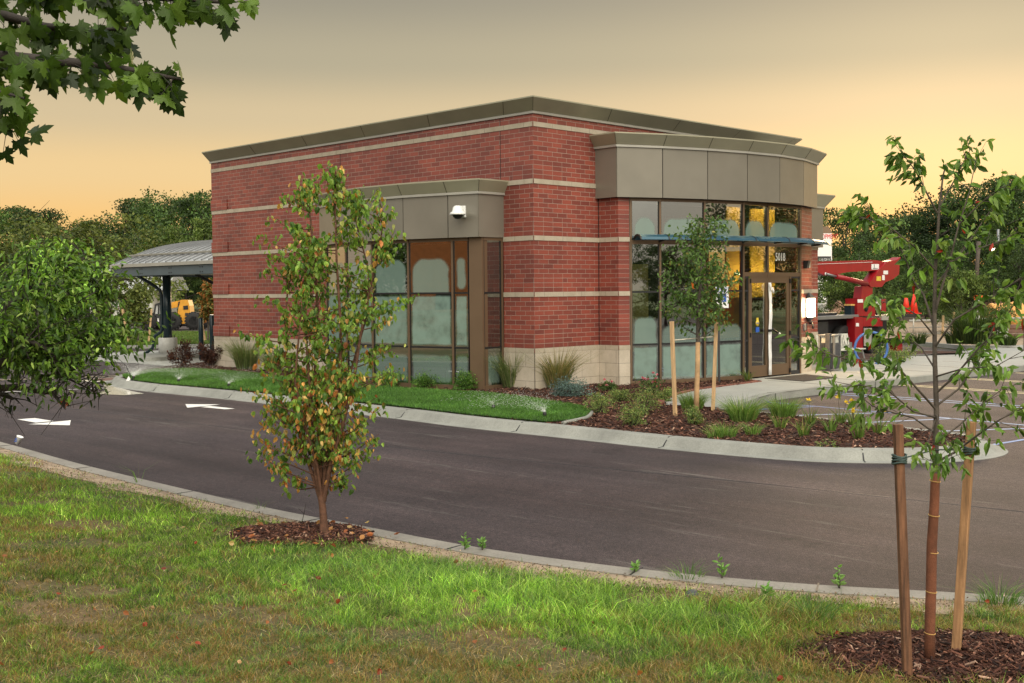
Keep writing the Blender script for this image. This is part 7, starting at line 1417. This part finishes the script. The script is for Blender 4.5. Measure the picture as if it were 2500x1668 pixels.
# ---- litter on the near kerb
cupb = G(42, 1084, -.1); q = thing("paper_cup", "crumpled white paper cup with blue print lying on the near kerb at the left", "cup", cupb); m_ = MB(); Tm = Matrix.Rotation(.35, 4, 'X') @ Matrix.Rotation(.25, 4, 'Y'); m_.lathe(cupb+Vector((0, 0, .0)), [(.030, 0), (.048, .115), (.052, .118), (.050, .122)], 16, M=Tm); m_.build("cup_body", M["cardboard_white"], q)
m_ = MB(); fcn = -Vector((_f.x, _f.y, 0)).normalized()
for k in range(3): m_.box(cupb+fcn*.047+Vector((0, 0, .045+.022*k))+sx*(.006*k-.005), (.038-.006*k, .004, .010), math.atan2(sx.y, sx.x))
m_.build("cup_print", M["sign_blue"], q)
fb = gz(1690, 1460, 0, zn); q = thing("stone", "small dark stone lying in the grass below the middle of the kerb", "stone", fb); m_ = MB(); rg = np.random.default_rng(9); bmx = bmesh.new(); bmesh.ops.create_icosphere(bmx, subdivisions=2, radius=.05)
m_.mesh([fb+Vector((v.co.x*1.2, v.co.y, v.co.z*.8+.02))*1.0+Vector(rg.normal(0, .003, 3)) for v in bmx.verts], [tuple(v.index for v in f.verts) for f in bmx.faces], True); bmx.free(); m_.build("stone_body", M["bin_slate"], q)
fg = gz(322, 931, -.08); q = thing("marker_flag", "thin bent wire with a small pale flag at the left tip of the kerb", "flag", fg); m_ = MB(); w0 = fg; m_.tube([w0, D(318, 915, depth(w0)), D(307, 892, depth(w0)), D(288, 875, depth(w0))], .008, 4); m_.build("wire", M["dark_steel"], q); m_ = MB(); m_.prism([D(308, 929, depth(w0)), D(314, 918, depth(w0)), D(319, 926, depth(w0)), D(313, 932, depth(w0))], _f*.004); m_.build("flag_cloth", M["white_wrap"], q)

# ============================================================ buildings across the street, seen only in the windows
def hall(name, label, c, size, rz, mw):
    t = thing(name, label, "building", (c[0], c[1], -.2), "buildings across the street"); m_ = MB(); m_.box((c[0], c[1], size[2]/2-.2), size, rz); m_.build("wall", M[mw], t); m_ = MB(); m_.box((c[0], c[1], size[2]-.1), (size[0]+.3, size[1]+.3, .25), rz); m_.build("roof", M["white_metal"], t)
    R3 = Matrix.Rotation(rz, 3, 'Z'); n_ = R3 @ Vector((0, 1, 0)); m_ = MB()
    for k in (-.3, .05, .35): p_ = Vector((c[0], c[1], 1.0))+R3 @ Vector((size[0]*k, size[1]/2+.02, 0)); m_.box(p_, (1.8, .06, 2.2), rz); p_ = Vector((c[0], c[1], 1.0))-R3 @ Vector((size[0]*k, size[1]/2+.02, 0)); m_.box(p_, (1.8, .06, 2.2), rz)
    m_.build("window", M["sign_black"], t)
hall("red_hall", "red-walled low building across the street, mirrored in the storefront glass", (30, -43), (15, 8, 4.6), math.radians(30), "barn_red"); hall("ochre_hall", "ochre-walled low building across the street, mirrored in the bay window", (-47, 19.5), (14, 9, 7.5), math.radians(69), "barn_ochre")
# ============================================================ pieces that stand apart become parts of their own
def split_loose(names):
    for o in [q for q in bpy.data.objects if q.type == 'MESH' and q.name.split('.')[0] in names and q.parent is not None]:
        bm = bmesh.new(); bm.from_mesh(o.data); bm.faces.ensure_lookup_table(); seen = {}; n = 0
        for f in bm.faces:
            if f.index in seen: continue
            st = [f]; seen[f.index] = n
            while st:
                a = st.pop()
                for v in a.verts:
                    for g_ in v.link_faces:
                        if g_.index not in seen: seen[g_.index] = n; st.append(g_)
            n += 1
        if n < 2: bm.free(); continue
        for k in range(n):
            b2_ = bm.copy(); b2_.faces.ensure_lookup_table(); bmesh.ops.delete(b2_, geom=[f for f in b2_.faces if seen[f.index] != k], context='FACES')
            me = o.data if k == n-1 else o.data.copy(); b2_.to_mesh(me); b2_.free()
            if k < n-1: c = o.copy(); c.data = me; COL.objects.link(c)
        bm.free()
split_loose({"quoin", "stone_base", "stone_band", "control_joint", "gasket", "decal", "hinge", "sticker_panel", "joint_ring", "bracket", "boom_opening", "window", "door_frame", "bolt", "gold_panel"})
